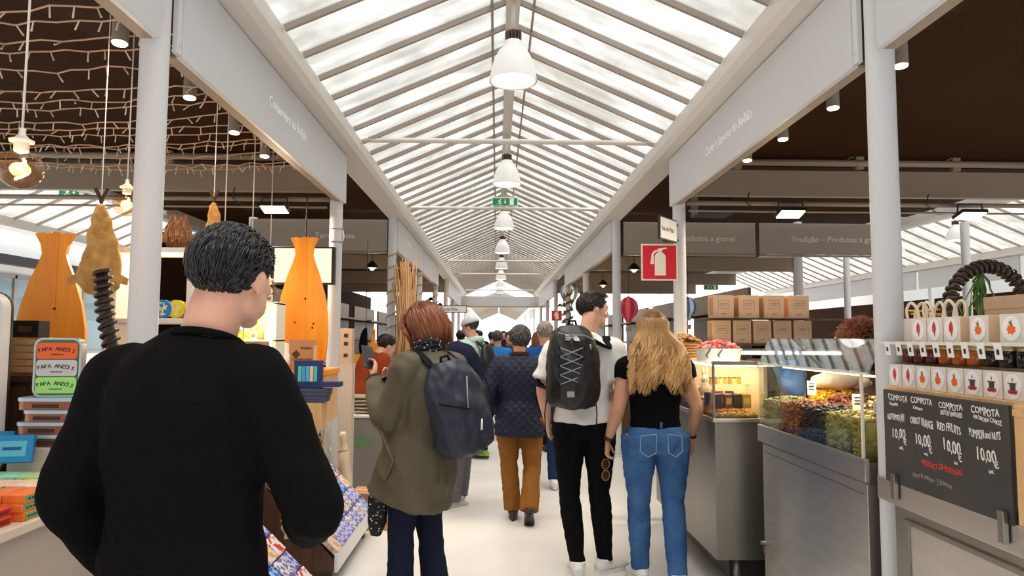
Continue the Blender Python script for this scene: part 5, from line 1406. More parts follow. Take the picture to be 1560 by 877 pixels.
# ================================================================== DRIED FRUIT AND JAM STALL
m_ss = M('brushed_steel', (208, 203, 197), .33, 1.0, var=.08, scale=2.5, stretch=(1, 1, 14))
m_ss2 = M('dull_steel', (150, 146, 140), .36, 1.0, var=.1, scale=2)
m_glass = thin_glass('case_glass', (246, 250, 248), 1.0, 1.52)
m_glass2 = thin_glass('tilted_glass', (236, 242, 242), 1.6, 1.75)
m_led = EM('case_led', (255, 236, 200), 5)
def nuts(name, par, x0, x1, y0, y1, zb, zt, cols, r, n, seed, heap=.03):
    """loose goods: a base heap with lots of pieces on its top and faces, one stuff part"""
    rr = random.Random(seed); b = NB()
    box(b, x0 + r, x1 - r, y0 + r, y1 - r, zb, zt - r * .5)
    base = bmesh.new(); bmesh.ops.create_icosphere(base, subdivisions=1, radius=1)
    vs = [v.co.copy() for v in base.verts]; fs = [[v.index for v in f.verts] for f in base.faces]; base.free()
    for f in b.faces: f.material_index = 0
    for k in range(n):
        u = rr.random()
        if u < .45: p = V(x0 + r * .9, rr.uniform(y0 + r, y1 - r), rr.uniform(zb + r, zt))
        elif u < .62: p = V(rr.uniform(x0 + r, x1 - r), y0 + r * .9, rr.uniform(zb + r, zt))
        else:
            x, y = rr.uniform(x0 + r, x1 - r), rr.uniform(y0 + r, y1 - r); p = V(x, y, zt + heap * math.sin(PI * (x - x0) / (x1 - x0)) * math.sin(PI * (y - y0) / (y1 - y0)) - r * .2)
        q = Matrix.Rotation(rr.uniform(0, 3), 3, 'X') @ Matrix.Rotation(rr.uniform(0, 6), 3, 'Z') @ Matrix.Diagonal((r * rr.uniform(.8, 1.3), r * rr.uniform(.7, 1), r * rr.uniform(.5, .8)))
        nv = [b.verts.new(p + q @ c) for c in vs]; mi = rr.randrange(len(cols))
        for f in fs:
            ff = b.faces.new([nv[i] for i in f]); ff.material_index = mi
    me = bpy.data.meshes.new(name); b.to_mesh(me); b.free()
    o = finish(name, me, cols, par, True, True); stuff(o); return o
def NM(n, c): return M('nut_' + n, c, .45, var=.12, scale=30)
GOLD = [NM('gold', (232, 168, 56)), NM('amber', (206, 130, 40)), NM('pale', (240, 206, 130))]
GREEN = [NM('seed', (150, 150, 96)), NM('seed2', (116, 120, 70)), NM('seed3', (186, 176, 130))]
RED = [NM('red', (132, 56, 34)), NM('red2', (164, 84, 46)), NM('red3', (96, 36, 26))]
DARK = [NM('prune', (52, 32, 34)), NM('prune2', (70, 46, 52)), NM('prune3', (36, 24, 28))]
OLIVE = [NM('olive', (168, 152, 74)), NM('olive2', (136, 122, 60)), NM('olive3', (196, 182, 110))]
YEL = [NM('mango', (246, 196, 40)), NM('mango2', (236, 170, 30))]
PINK = [NM('sweet', (240, 120, 116)), NM('sweet2', (250, 186, 170)), NM('sweet3', (228, 84, 84))]

# --- far chilled case (A)
A = thing('display_case', 'steel display case on legs with lit glass top beside the blonde person', 'display case', (1.55, 5.2, 0))
b = NB(); box(b, 1.215, 1.90, 4.15, 5.70, .20, 1.005, .003); obj('cabinet', b, m_ss2, A, world=True)
b = NB(); box(b, 1.200, 1.92, 4.135, 5.71, 1.005, 1.028, .003); obj('ledge', b, m_ss, A, world=True)
b = NB(); box(b, 1.32, 1.86, 4.25, 5.6, .06, .20); obj('undertray', b, m_dark, A, world=True)
for x, y in ((1.36, 4.24), (1.80, 4.24), (1.36, 5.6), (1.80, 5.6)):
    b = NB(); cyl(b, (x, y, 0), (x, y, .205), .022, n=14); obj('leg', b, m_ss2, A, True, world=True)
for (x0, x1, y0, y1) in ((1.205, 1.217, 4.145, 4.157), (1.205, 1.217, 5.68, 5.692), (1.205, 1.217, 4.95, 4.962)):
    b = NB(); box(b, x0, x1, y0, y1, 1.028, 1.36); obj('case_post', b, m_ss2, A, world=True)
b = NB(); box(b, 1.218, 1.50, 4.148, 4.153, 1.03, 1.35); obj('glass_end', b, m_glass, A, world=True)
b = NB(); box(b, 1.208, 1.213, 4.16, 5.68, 1.03, 1.35); obj('glass_front', b, m_glass, A, world=True)
b = NB(); box(b, 1.205, 1.50, 4.14, 5.7, 1.352, 1.362); obj('glass_top', b, m_glass, A, world=True)
b = NB(); box(b, 1.20, 1.51, 4.135, 4.15, 1.345, 1.368, .003); obj('top_edge', b, m_ss2, A, world=True)
b = NB(); box(b, 1.23, 1.48, 4.17, 5.66, 1.335, 1.343); obj('light_strip', b, m_led, A, world=True)
b = NB(); box(b, 1.52, 1.54, 4.16, 5.68, 1.03, 1.36); obj('back_wall', b, M('mirror_back', (214, 190, 150), .3), A, world=True)
nuts('loose_nuts', A, 1.225, 1.50, 4.17, 4.36, 1.03, 1.055, GOLD, .011, 150, 2, .012)
nuts('loose_nuts', A, 1.225, 1.50, 4.38, 4.70, 1.03, 1.10, GOLD, .012, 180, 3)
nuts('loose_nuts', A, 1.225, 1.50, 4.72, 5.10, 1.03, 1.12, RED, .012, 160, 4)
nuts('loose_nuts', A, 1.225, 1.50, 5.12, 5.66, 1.03, 1.12, GOLD, .014, 200, 5)
for k in range(3):
    d = bpy.data.lights.new('strip', 'AREA'); d.energy = 1.3; d.color = WARM2; d.shape = 'RECTANGLE'; d.size = .2; d.size_y = .4
    o = bpy.data.objects.new('lamp_light', d); COL.objects.link(o); o.parent = A; o.location = V(1.36, 4.45 + .48 * k, 1.332) - A.location
rr = random.Random(5)
m_packdk = M('choc_pack', (58, 36, 24), .5); m_packgo = M('gold_label', (216, 180, 70), .4)
for k in range(11):
    x = 1.252 + .062 * (k % 4) + rr.uniform(-.006, .006); y = 4.22 + .075 * (k // 4)
    t = thing('nut_bag', 'small labelled bag of nuts in the lit case, %s row, %s along' % (('front', 'middle', 'back')[k // 4], ('first', 'second', 'third', 'fourth')[k % 4]), 'bag', (x, y, 1.082 if k < 9 else 1.09), 'dark bags in the lit glass case', rr.uniform(-.3, .3))
    b = NB(); box(b, -.026, .026, -.014, .014, 0, .085, .004); obj('bag_body', b, (m_packdk, RED[0], m_packdk, GOLD[1])[k % 4], t)
    b = NB(); box(b, -.018, .018, -.0152, -.014, .025, .062); obj('label', b, m_packgo if k % 2 else m_packdk, t)
for k in range(7):
    t = thing('jar', 'little golden jar on the glass shelf of the case, %s from the corner' % ('first', 'second', 'third', 'fourth', 'fifth', 'sixth', 'seventh')[k], 'jar', (1.28 + .03 * k, 4.42, 1.215), 'golden jars in the lit case')
    b = NB(); cyl(b, (0, 0, 0), (0, 0, .035), .012, n=12); obj('jar_body', b, GOLD[k % 3], t, True, auto=40)
    b = NB(); cyl(b, (0, 0, .035), (0, 0, .045), .0125, n=12); obj('lid', b, m_frame, t, True, auto=40)
t = thing('glass_shelf', 'small glass shelf holding the golden jars inside the case', 'shelf', (1.36, 4.43, 1.205)); b = NB(); box(b, -.14, .158, -.03, .03, 0, .008); obj('shelf_plate', b, m_glass, t)
t = thing('rabbit_ornament', 'pale wooden rabbit ornament at the corner of the lit glass case', 'ornament', (1.27, 4.52, 1.112))
b = NB(); ell(b, (0, 0, .055), (.04, .03, .055)); ell(b, (0, 0, .125), (.026, .022, .028)); ell(b, (-.012, 0, .175), (.009, .007, .035)); ell(b, (.014, 0, .175), (.009, .007, .035)); ell(b, (-.02, -.02, .01), (.018, .02, .012)); ell(b, (.02, -.02, .01), (.018, .02, .012))
obj('figure', remeshed(b, .005, 3), M('pale_wood_fig', (232, 204, 160), .5), t, True)
for x in (-.009, .009):
    b = NB(); ell(b, (x, -.021, .13), .0035, None, 8, 6); obj('eye', b, m_dark, t, True)
# white tub with sweets, basket with pastries
t = thing('white_tub', 'white oval tub of pink sweets with ribbon on the glass case', 'tub', (1.33, 4.42, 1.363))
def oval(b, rings, n=36):
    rs = [[b.verts.new((rx * math.cos(2 * PI * i / n), ry * math.sin(2 * PI * i / n), z)) for i in range(n)] for rx, ry, z in rings]
    for a, c in zip(rs, rs[1:]):
        for i in range(n): b.faces.new((a[i], a[(i + 1) % n], c[(i + 1) % n], c[i]))
    b.faces.new(list(reversed(rs[0]))); b.faces.new(rs[-1])
b = NB(); oval(b, [(.135, .085, 0), (.150, .098, .075), (.156, .103, .078), (.150, .098, .072), (.14, .09, .06)]); obj('tub_body', b, m_white, t, True, auto=40)
rr = random.Random(8); b = NB()
for k in range(150):
    a, q = rr.uniform(0, 6.28), math.sqrt(rr.random()); p = V(.135 * q * math.cos(a), .085 * q * math.sin(a), .07 + .05 * (1 - q * q) + rr.uniform(-.01, .012))
    n0 = len(b.faces); ell(b, p, (rr.uniform(.012, .02), rr.uniform(.010, .018), rr.uniform(.009, .016)), None, 7, 5); b.faces.ensure_lookup_table(); mi = rr.randrange(3)
    for f in b.faces[n0:]: f.material_index = mi
stuff(obj('sweets', b, PINK, t, True))
for k, x in enumerate((-.09, -.015)):
    b = NB(); tube(b, [V(x + .02, -.088, .098), V(x + .005, -.094, .07), V(x - .018, -.096, .035), V(x - .008, -.094, .02)], [(.011, .0035)] * 4, 8); obj('ribbon', b, M('grey_ribbon', (130, 124, 120), .5), t, True)
t = thing('wicker_basket', 'woven basket heaped with wrapped pastries behind the blonde hair', 'basket', (1.205, 4.78, 1.363))
b = NB(); oval(b, [(.10, .07, 0), (.125, .09, .11), (.13, .095, .115), (.12, .085, .108)])
for k in range(6):
    z_ = .012 + .018 * k; tube(b, [V((.102 + .23 * z_) * math.cos(a), (.072 + .18 * z_) * math.sin(a), z_) for a in [2 * PI * i / 30 for i in range(30)]], .008, 6, closed=True)
obj('woven_body', b, M('wicker', (176, 124, 72), .7), t, True)
b = NB()
for k in range(70):
    a, q = rr.uniform(0, 6.28), math.sqrt(rr.random()); ell(b, V(.115 * q * math.cos(a), .08 * q * math.sin(a), .11 + .06 * (1 - q * q)), (rr.uniform(.018, .03), .014, .012), Matrix.Rotation(rr.uniform(0, 3), 3, 'Z'), 8, 6)
stuff(obj('pastries', b, M('pastry', (226, 186, 130), .5, col2=(196, 140, 86), scale=30), t, True))
# kraft boxes on the lit shelf
t = thing('wall_shelf', 'long shelf with glowing strip under the kraft boxes', 'shelf', (1.85, 5.05, 0))
b = NB(); box(b, 1.42, 2.62, 4.95, 5.20, 1.455, 1.470, .002); obj('shelf_board', b, m_dkwood, t, world=True)
b = NB(); box(b, 1.50, 2.9, 4.94, 4.955, 1.395, 1.415); obj('light_strip', b, EM('shelf_led', (255, 244, 222), 7), t, world=True)
b = NB(); box(b, 1.42, 2.9, 4.955, 5.25, 1.385, 1.43, .002); obj('lower_rail', b, m_ss2, t, world=True)
for x in (1.97, 2.58):
    b = NB(); box(b, x, x + .03, 5.0, 5.03, 0, 1.456); obj('support_post', b, m_ss2, t, world=True)
    b = NB(); box(b, x, x + .03, 5.19, 5.21, 1.456, 1.6480); obj('support_post', b, m_ss2, t, world=True)
b = NB(); box(b, 1.40, 2.64, 4.93, 5.18, 1.6475, 1.6535); obj('upper_board', b, m_dkwood, t, world=True)
protoK = None
def kraft(label, x, z, w=.13):
    t = thing('kraft_carton', label, 'box', (x, 5.05, z), 'kraft cartons on the lit shelf')
    b = NB(); box(b, -w / 2, w / 2, -.055, .085, 0, .168, .003); obj('carton', b, m_kraft, t)
    b = NB(); box(b, -.04, .04, -.0562, -.055, .07, .072); box(b, -.04, .04, -.0562, -.055, .128, .130); box(b, -.04, -.038, -.0562, -.055, .07, .13); box(b, .038, .04, -.0562, -.055, .07, .13)
    obj('printed_frame', b, M('kraft_ink', (150, 110, 84), .8), t)
    b = NB(); box(b, -.028, .03, -.0564, -.0552, .105, .111); box(b, -.028, .022, -.0564, -.0552, .092, .098); box(b, -.018, .018, -.0564, -.0552, .028, .034); obj('printed_words', b, M('kraft_ink2', (166, 124, 96), .8), t)
    b = NB(); box(b, -w / 2 - .0006, -w / 2 + .001, -.03, .06, .02, .15); obj('side_flap', b, m_kraft_d, t)
for k, w_ in enumerate(('first', 'second', 'third', 'fourth', 'fifth')): kraft('kraft carton, %s from the blonde person in the lower row' % w_, 1.545 + .148 * k, 1.4702)
for k, w_ in enumerate(('first', 'second', 'third', 'fourth')): kraft('kraft carton, %s from the blonde person in the upper row' % w_, 1.56 + .185 * k, 1.654, .145)
for k in range(2):
    t = thing('kraft_carton', 'kraft carton half hidden below the glowing strip, %s along' % ('first', 'second')[k], 'box', (1.64 + .17 * k, 5.12, 1.0285), 'kraft cartons below the strip')
    b = NB(); box(b, -.07, .07, -.06, .06, .0, .33, .003); obj('carton', b, m_kraft, t)
    b = NB(); box(b, -.03, .03, -.0612, -.06, .18, .22); obj('print', b, M('kraft_ink', (150, 110, 84)), t)
# blue carrier bag
t = thing('carrier_bag', 'translucent blue plastic carrier bag with loop handles hanging beside the case', 'bag', (1.62, 4.02, 1.175))
m_bluebag = M('blue_plastic', (92, 150, 226), .35, trans=.25)
b = NB(); limb(b, [(V(.03, 0, 0), .05, .03), (V(.02, 0, .06), .075, .04), (V(0, 0, .15), .085, .035), (V(-.01, 0, .20), .08, .02)], ref=(1, 0, 0), n=22); crease(b, .012, 20, 8); obj('bag_body', b, m_bluebag, t, True)
for x in (-.055, .045):
    b = NB(); tube(b, [V(x - .025, 0, .19), V(x - .022, 0, .26), V(x, 0, .285), V(x + .02, 0, .255), V(x + .022, 0, .19)], [(.010, .003)] * 5, 8, ref=(1, 0, 0)); obj('loop_handle', b, m_bluebag, t, True)
# --- near bulk counter (B)
B = thing('bulk_counter', 'steel bulk counter with glass-fronted bins of nuts and dried fruit', 'counter', (1.75, 3.4, 0))
b = NB(); box(b, 1.425, 1.98, 2.84, 3.955, .02, .91, .003); obj('cabinet', b, m_ss, B, world=True)
b = NB(); box(b, 1.405, 1.425, 2.815, 3.975, .925, 1.018, .003); obj('front_rail', b, m_ss, B, world=True)
b = NB(); box(b, 1.425, 1.985, 2.83, 3.965, .91, 1.0, .003); obj('bin_base', b, m_ss2, B, world=True)
b = NB(); box(b, 1.418, 1.426, 3.93, 3.955, .3, .34); cyl(b, (1.40, 3.945, .36), (1.425, 3.945, .36), .012, n=10); obj('latch', b, m_ss2, B, world=True)
b = NB(); box(b, 1.4235, 1.4255, 2.86, 3.93, .865, .87); obj('panel_seam', b, m_ss2, B, world=True)
binY = [3.955, 3.72, 3.46, 3.21, 2.975, 2.84]
cols5 = [GREEN + GOLD[:1], RED + GOLD[1:2], DARK, OLIVE, [NM('olive_big', (150, 130, 44)), NM('olive_big2', (182, 160, 66))]]
for k in range(5):
    nuts('loose_goods', B, 1.425, 1.66, binY[k + 1] + .004, binY[k] - .004, 1.0, 1.165, cols5[k], (.0075, .0095, .011, .0085, .014)[k], (420, 360, 300, 380, 130)[k], 20 + k, .02)
    b = NB(); box(b, 1.416, 1.70, binY[k] - .004, binY[k] + .001, 1.0, 1.19); obj('bin_divider', b, m_glass, B, world=True)
back5 = [YEL, RED, [NM('choco', (88, 54, 36)), NM('choco2', (226, 190, 130))], DARK, YEL]
for k in range(5):
    nuts('loose_goods', B, 1.68, 1.92, binY[k + 1] + .004, binY[k] - .004, 1.0, (1.205, 1.19, 1.20, 1.19, 1.225)[k], back5[k], .012, 190, 40 + k, .03)
b = NB(); box(b, 1.410, 1.415, 2.835, 3.955, 1.018, 1.19); obj('glass_front', b, m_glass, B, world=True)
b = NB(); prism(b, [(1.410, 1.19), (1.415, 1.19), (1.415, 1.365), (1.410, 1.365)], (0, 2.835, 0), (1, 0, 0), (0, 0, 1), (0, 1, 0), 1.12); obj('upper_glass', b, m_glass, B, world=True)
b = NB(); prism(b, [(1.410, 1.365), (1.416, 1.363), (1.476, 1.503), (1.470, 1.505)], (0, 2.78, 0), (1, 0, 0), (0, 0, 1), (0, 1, 0), 1.17); obj('tilted_glass', b, m_glass2, B, world=True)
b = NB(); box(b, 1.405, 1.414, 2.78, 3.955, 1.358, 1.368); obj('glass_edge', b, M('glass_edge', (226, 220, 206), .3), B, world=True)
b = NB(); box(b, 1.413, 1.985, 2.832, 2.837, 1.0, 1.365); obj('end_glass', b, m_glass, B, world=True)
b = NB(); box(b, 1.408, 1.418, 2.832, 2.842, 1.0, 1.365); obj('corner_strip', b, M('glass_edge', (226, 220, 206), .3), B, world=True)
b = NB(); box(b, 1.96, 1.98, 2.86, 3.95, 1.0, 1.33); obj('back_panel', b, m_dkwood, B, world=True)
b = NB(); box(b, 1.55, 1.56, 2.86, 3.95, 1.338, 1.346); obj('light_strip', b, m_led, B, world=True)
d = bpy.data.lights.new('strip', 'AREA'); d.energy = 4; d.color = WARM2; d.shape = 'RECTANGLE'; d.size = .08; d.size_y = 1.0
o = bpy.data.objects.new('lamp_light', d); COL.objects.link(o); o.parent = B; o.location = V(1.56, 3.4, 1.332) - B.location
m_tagw = M('tag_white', (238, 234, 230), .6)
for k, (x, y, z_, lb) in enumerate(((1.56, 3.15, 1.178, 'white price card standing in the chocolate nuts'), (1.52, 2.90, 1.17, 'tall white price card among the big olives'), (1.60, 3.70, 1.205, 'white price card at the white sack'))):
    t = thing('price_card', lb, 'price card', (x, y, z_), rotz=-.35)
    b = NB(); prism(b, [(-.022, 0), (.022, 0), (.022, .075), (-.022, .075)], (0, 0, 0), (1, 0, 0), (0, .2, .98), (0, -1, 0), .002); obj('card', b, m_tagw, t)
    b = NB()
    for q in range(3): box(b, -.014, .012, -.0035 + .012 - .002 * q, -.0022 + .012 - .002 * q, .056 - .014 * q, .062 - .014 * q)
    o = obj('writing', b, m_dark, t); o.location = (0, -.004, 0)
t = thing('white_sack', 'soft white sack lying behind the bins under the glass', 'sack', (1.80, 3.80, 1.232))
b = NB(); ell(b, (0, 0, .05), (.12, .10, .055)); ell(b, (.09, -.03, .04), (.06, .06, .04)); ell(b, (-.08, .03, .04), (.06, .06, .04)); q = remeshed(b, .008, 4); crease(q, .006, 14, 3); obj('sack_body', q, M('sack_white', (244, 226, 206), .8), t, True)
b = NB(); tube(b, [V(.12, -.05, .03), V(.15, -.06, .035)], [.018, .01], 8); obj('knot', b, M('sack_white', (244, 226, 206)), t, True)

# --- jam counter (C)
Cc = thing('jam_counter', 'steel jam counter with recessed door below the chalkboard', 'counter', (1.75, 1.8, 0))
b = NB(); box(b, 1.40, 2.2, .6, 2.60, .02, .99, .003); obj('cabinet', b, m_ss2, Cc, world=True)
b = NB(); box(b, 1.355, 1.40, .6, 2.635, .905, .99, .003); obj('front_rail', b, m_ss, Cc, world=True)
b = NB(); box(b, 1.394, 1.401, .75, 2.50, .05, .84, .002); obj('door', b, m_ss, Cc, world=True)
b = NB(); box(b, 1.388, 1.400, .72, 2.53, .84, .855); box(b, 1.388, 1.4, 2.50, 2.515, .05, .84); obj('door_frame', b, m_ss2, Cc, world=True)
b = NB(); box(b, 1.42, 2.2, .6, 2.62, .99, 1.01, .003); obj('worktop', b, m_ss, Cc, world=True)
rack = thing('jam_rack', 'stepped rack carrying the jam boxes and jam jars', 'rack', (1.55, 1.8, 1.01))
b = NB(); box(b, 1.40, 1.52, 1.2, 2.64, 1.305, 1.325, .002); obj('lower_shelf', b, m_ltwood, rack, world=True)
b = NB(); box(b, 1.445, 1.56, 1.2, 2.67, 1.412, 1.418); obj('jar_shelf', b, m_glass, rack, world=True)
b = NB(); box(b, 1.405, 1.60, 1.2, 2.68, 1.487, 1.493); obj('upper_shelf', b, m_glass, rack, world=True)
b = NB(); box(b, 1.402, 1.406, 1.2, 2.68, 1.484, 1.495); obj('shelf_edge', b, M('glass_edge', (226, 220, 206)), rack, world=True)
b = NB(); box(b, 1.62, 1.64, 1.2, 2.66, 1.01, 1.50); obj('back_board', b, m_ltwood, rack, world=True)
for y in (1.22, 2.62):
    b = NB(); box(b, 1.50, 1.64, y, y + .015, 1.01, 1.487); obj('rack_side', b, m_ltwood, rack, world=True)
m_jbox = M('jam_box_card', (222, 214, 208), .6); m_jside = M('jam_box_side', (226, 190, 150), .7); m_oval = M('oval_label', (240, 238, 236), .5)
INK = {'pepper': (198, 54, 84), 'pimento': (204, 48, 34), 'carrot': (236, 106, 30), 'pot': (66, 54, 66), 'berries': (206, 70, 84), 'leaf': (110, 104, 66)}
def blob(par, pts, o, mat, name):
    b = NB(); prism(b, pts, o, (0, -1, 0), (0, 0, 1), (-1, 0, 0), .0007); obj(name, b, mat, par)
def jam_box(label, y, z, pic, w=.078, h=.082, x=1.42, rot=0):
    t = thing('jam_box', label, 'box', (x, y, z), 'boxed jams with oval picture labels', rot)
    b = NB(); box(b, 0, .075, -w / 2, w / 2, 0, h, .002); obj('carton', b, m_jbox, t)
    b = NB(); box(b, .002, .073, -w / 2 - .0006, -w / 2 + .001, .002, h - .002); obj('carton_side', b, m_jside, t)
    b = NB(); prism(b, [(.032 * math.cos(a), .037 * math.sin(a)) for a in [2 * PI * i / 28 for i in range(28)]], (-.0004, 0, h * .5), (0, -1, 0), (0, 0, 1), (-1, 0, 0), .0012); lab = obj('oval_label', b, m_oval, t)
    o = (-.0017, 0, h * .5); I = lambda k: M('ink_' + k, INK[k], .6)
    if pic in ('pepper', 'pimento'):
        blob(lab, [(-.003, .024), (.004, .025), (.010, .014), (.011, .002), (.007, -.010), (.003, -.024), (-.001, -.012), (-.009, -.004), (-.010, .010), (-.007, .018)], o, I(pic), 'pepper_print')
        blob(lab, [(-.002, .024), (.001, .030), (.003, .029), (.003, .024)], o, I('leaf'), 'stalk_print')
    elif pic == 'carrot':
        st_ = []
        for i in range(14):
            a = 2 * PI * i / 14; r = (.017 if i % 2 else .012) * (1.1 if i % 3 == 0 else 1); st_.append((r * math.cos(a), r * .95 * math.sin(a) - .003))
        blob(lab, st_, o, I('carrot'), 'carrot_print'); blob(lab, [(-.002, .008), (-.010, .022), (-.003, .018), (.001, .027), (.004, .010)], o, I('leaf'), 'leaf_print')
    else:
        blob(lab, [(-.012, .008), (.012, .008), (.010, -.012), (-.010, -.012)], o, I('pot'), 'pot_print'); blob(lab, [(-.019, .010), (.016, .010), (.016, .007), (-.019, .007)], o, I('pot'), 'pot_rim_print')
        for q in range(5): blob(lab, [(.006 * math.cos(a) - .014 + .007 * q, .006 * math.sin(a) - .016 - .002 * (q % 2)) for a in [2 * PI * i / 8 for i in range(8)]], o, I('berries'), 'berry_print')
        blob(lab, [(.0, .012), (.003, .020), (.0, .026), (-.003, .019)], o, I('berries'), 'steam_print')
ords = ['first', 'second', 'third', 'fourth', 'fifth', 'sixth', 'seventh', 'eighth', 'ninth', 'tenth']
low = ['pepper', 'pepper', 'carrot', 'carrot', 'carrot', 'pot', 'pot', 'pot', 'pot', 'pot']
for k, p in enumerate(low): jam_box('%s-picture jam box, %s from the column in the lower row' % (p, ords[k]), 2.605 - .086 * k, 1.3255, p, .080, .083)
up = [('pepper', 2.455), ('pepper', 2.365), ('pimento', 2.275), ('carrot', 2.145), ('carrot', 2.005), ('carrot', 1.918), ('pot', 1.83), ('pot', 1.74)]
for k, (p, y) in enumerate(up): jam_box('%s-picture jam box, %s from the paper bags in the upper row' % (p, ords[k]), y, 1.4932, p, .084, .086, 1.425, .12 if k in (4, 5) else 0)
JC = {'dark red': (92, 18, 16), 'amber': (176, 86, 18), 'near black': (32, 16, 18)}
tags_y = []
for k, c in enumerate(['dark red'] * 3 + ['amber'] * 3 + ['near black'] * 5):
    y = 2.605 - .073 * k
    t = thing('jam_jar', '%s jam jar, %s from the column under the glass shelf' % (c, (ords + ['eleventh'])[k]), 'jar', (1.485, y, 1.4182), 'jam jars in one row')
    b = NB(); lathe(b, [(.026, 0), (.031, .004), (.031, .044), (.026, .050)], n=22); obj('jar_body', b, M('jam_' + c.replace(' ', '_'), JC[c], .12, spec=.6), t, True, auto=60)
    b = NB(); lathe(b, [(.028, .050), (.0285, .052), (.0285, .062), (.027, .064)], n=22); obj('lid', b, M('jar_lid', (196, 180, 140), .3, .7), t, True, auto=50)
    if k % 1 == 0 and k < 9:
        g = thing('price_tag', 'small white price tag clipped to the glass shelf, %s from the column' % ords[k], 'price tag', (1.400, y + .012, 1.494), 'price tags on the glass shelf')
        b = NB(); prism(b, [(-.013, -.050), (.013, -.050), (.013, 0), (-.013, 0)], (0, 0, 0), (.15, -1, 0), (-.12, 0, 1), (-1, 0, 0), .0015); obj('tag_card', b, m_tagw, g)
        b = NB(); prism(b, [(-.004, -.036), (.004, -.036), (.004, -.020), (-.004, -.020)], (-.002, 0, 0), (.15, -1, 0), (-.12, 0, 1), (-1, 0, 0), .0012); obj('tag_print', b, m_dark, g)
# chalkboard
m_chalk = M('chalkboard', (62, 58, 58), .55, var=.14, scale=5, col2=(50, 47, 47))
cb = thing('chalkboard', 'chalkboard with handwritten compota prices clipped to the steel rail', 'chalkboard', (1.36, 2.25, 1.0))
b = NB(); box(b, 1.352, 1.362, 1.935, 2.568, .985, 1.318, .001); obj('board', b, m_chalk, cb, world=True)
for y in (2.50, 1.965):
    b = NB(); box(b, 1.335, 1.351, y - .012, y + .012, .93, 1.02, .002); obj('clip', b, m_ss2, cb, world=True)
m_ch = M('chalk_white', (226, 222, 216), .9); m_chr = M('chalk_red', (210, 66, 56), .9)
def chalk(s, y, z_, size, m_=None, xs=.8, sl=0.0):
    o = text('handwriting', s, size, m_ or m_ch, (1.3512, y, z_), (0, -1, sl), (0, .06, 1), cb, .0003, xs=xs)
    for v in o.data.vertices:      # unsteady hand
        p = v.co; w = noise.noise(V(p.y * 26, p.z * 26, size * 90)); u = noise.noise(V(p.z * 26 + 9, p.y * 26, size * 70)); v.co = p + V(0, .006 * w, .0075 * u + .010 * noise.noise(V(p.y * 9, 3, size * 50)))
colY = [2.545, 2.405, 2.255, 2.10]
for k, (a, b_, c, d_) in enumerate((('COMPOTA', 'Pimento', 'RED PEPPER JAM', '10,00'), ('COMPOTA', 'Cenoura', 'CARROT ORANGE', '10,00'), ('COMPOTA', 'FRUTOS VERMELHOS', 'RED FRUITS', '10,00'), ('COMPOTA', 'ABÓBORA C/NOZ', 'PUMPKIN and NUTS', '10,00'))):
    y = colY[k]
    chalk(a, y - .01, 1.285, .030); chalk(b_, y - .02, 1.262, .019 if k < 2 else .020, None, .8 if k < 2 else .55 if k == 2 else .72); chalk(c, y, 1.212, .036, None, .42 if k != 2 else .62); chalk(d_, y - .025, 1.148, .054, None, .72); chalk('€', y - .10, 1.130, .034); chalk('uni.', y - .075, 1.113, .018)
chalk('· PRODUCT OF PORTUGAL', 2.35, 1.082, .024, m_chr, .72); chalk('amor & sabor · 2 frascos', 2.40, 1.035, .026, M('chalk_faint', (140, 134, 130), .9), .8)
t = thing('wooden_post', 'pale wooden post at the end of the chalkboard', 'post', (1.37, 1.90, .99)); b = NB(); box(b, -.015, .03, -.02, .02, .001, .335, .002); obj('post_body', b, m_ltwood, t)
b = NB(); box(b, -.018, .033, -.023, .023, .30, .32, .002); obj('post_band', b, m_ltwood, t)
# paper bags with rope handles, boxes and flowers on top
for k, (x, y) in enumerate(((1.545, 2.555), (1.55, 2.44), (1.53, 2.635))):
    t = thing('gift_bag', 'cream gift bag with looped rope handles, %s behind the jam boxes' % ords[k], 'bag', (x, y, 1.4935), 'gift bags with rope handles', .1 * k)
    b = NB(); box(b, -.03, .03, -.042, .042, 0, .09, .003); obj('bag_body', b, m_pinewhite, t)
    for sx in (-1, 1):
        b = NB(); tube(b, [q[0] for q in path([(p, 1, 1) for p in (V(sx * .015, -.028, .08), V(sx * .022, -.028, .125), V(sx * .025, -.002, .15), V(sx * .022, .024, .125), V(sx * .015, .026, .08))], 5)], .0055, 8); obj('rope_handle', b, M('cream_rope', (244, 230, 204), .7), t, True)
t = thing('kraft_box', 'tall pale kraft box standing above the jam boxes at the frame edge', 'box', (1.735, 2.36, 1.0105)); b = NB(); box(b, -.07, .07, -.09, .09, 0, .64, .003); obj('box_body', b, m_kraft, t); b = NB(); box(b, -.072, .072, -.092, .092, .60, .645, .002); obj('lid', b, m_kraft, t)
b = NB(); aw = []
for i in range(17):
    a = PI * i / 16; aw.append((1.885 - .165 * math.cos(a), 2.735, 1.60 + .20 * math.sin(a)))
coil('twisted arch wound with a dark coil above the jam boxes', [(1.72, 2.735, 0), (1.72, 2.735, 1.0)] + aw + [(2.05, 2.735, 1.0), (2.05, 2.735, 0)], .015, 27, M('arch_brown', (120, 96, 78), .6), 'arch', 'coiled_arch', .0085, m_coil)
b.free()
m_leafg = M('leaf_green', (84, 130, 46), .5)
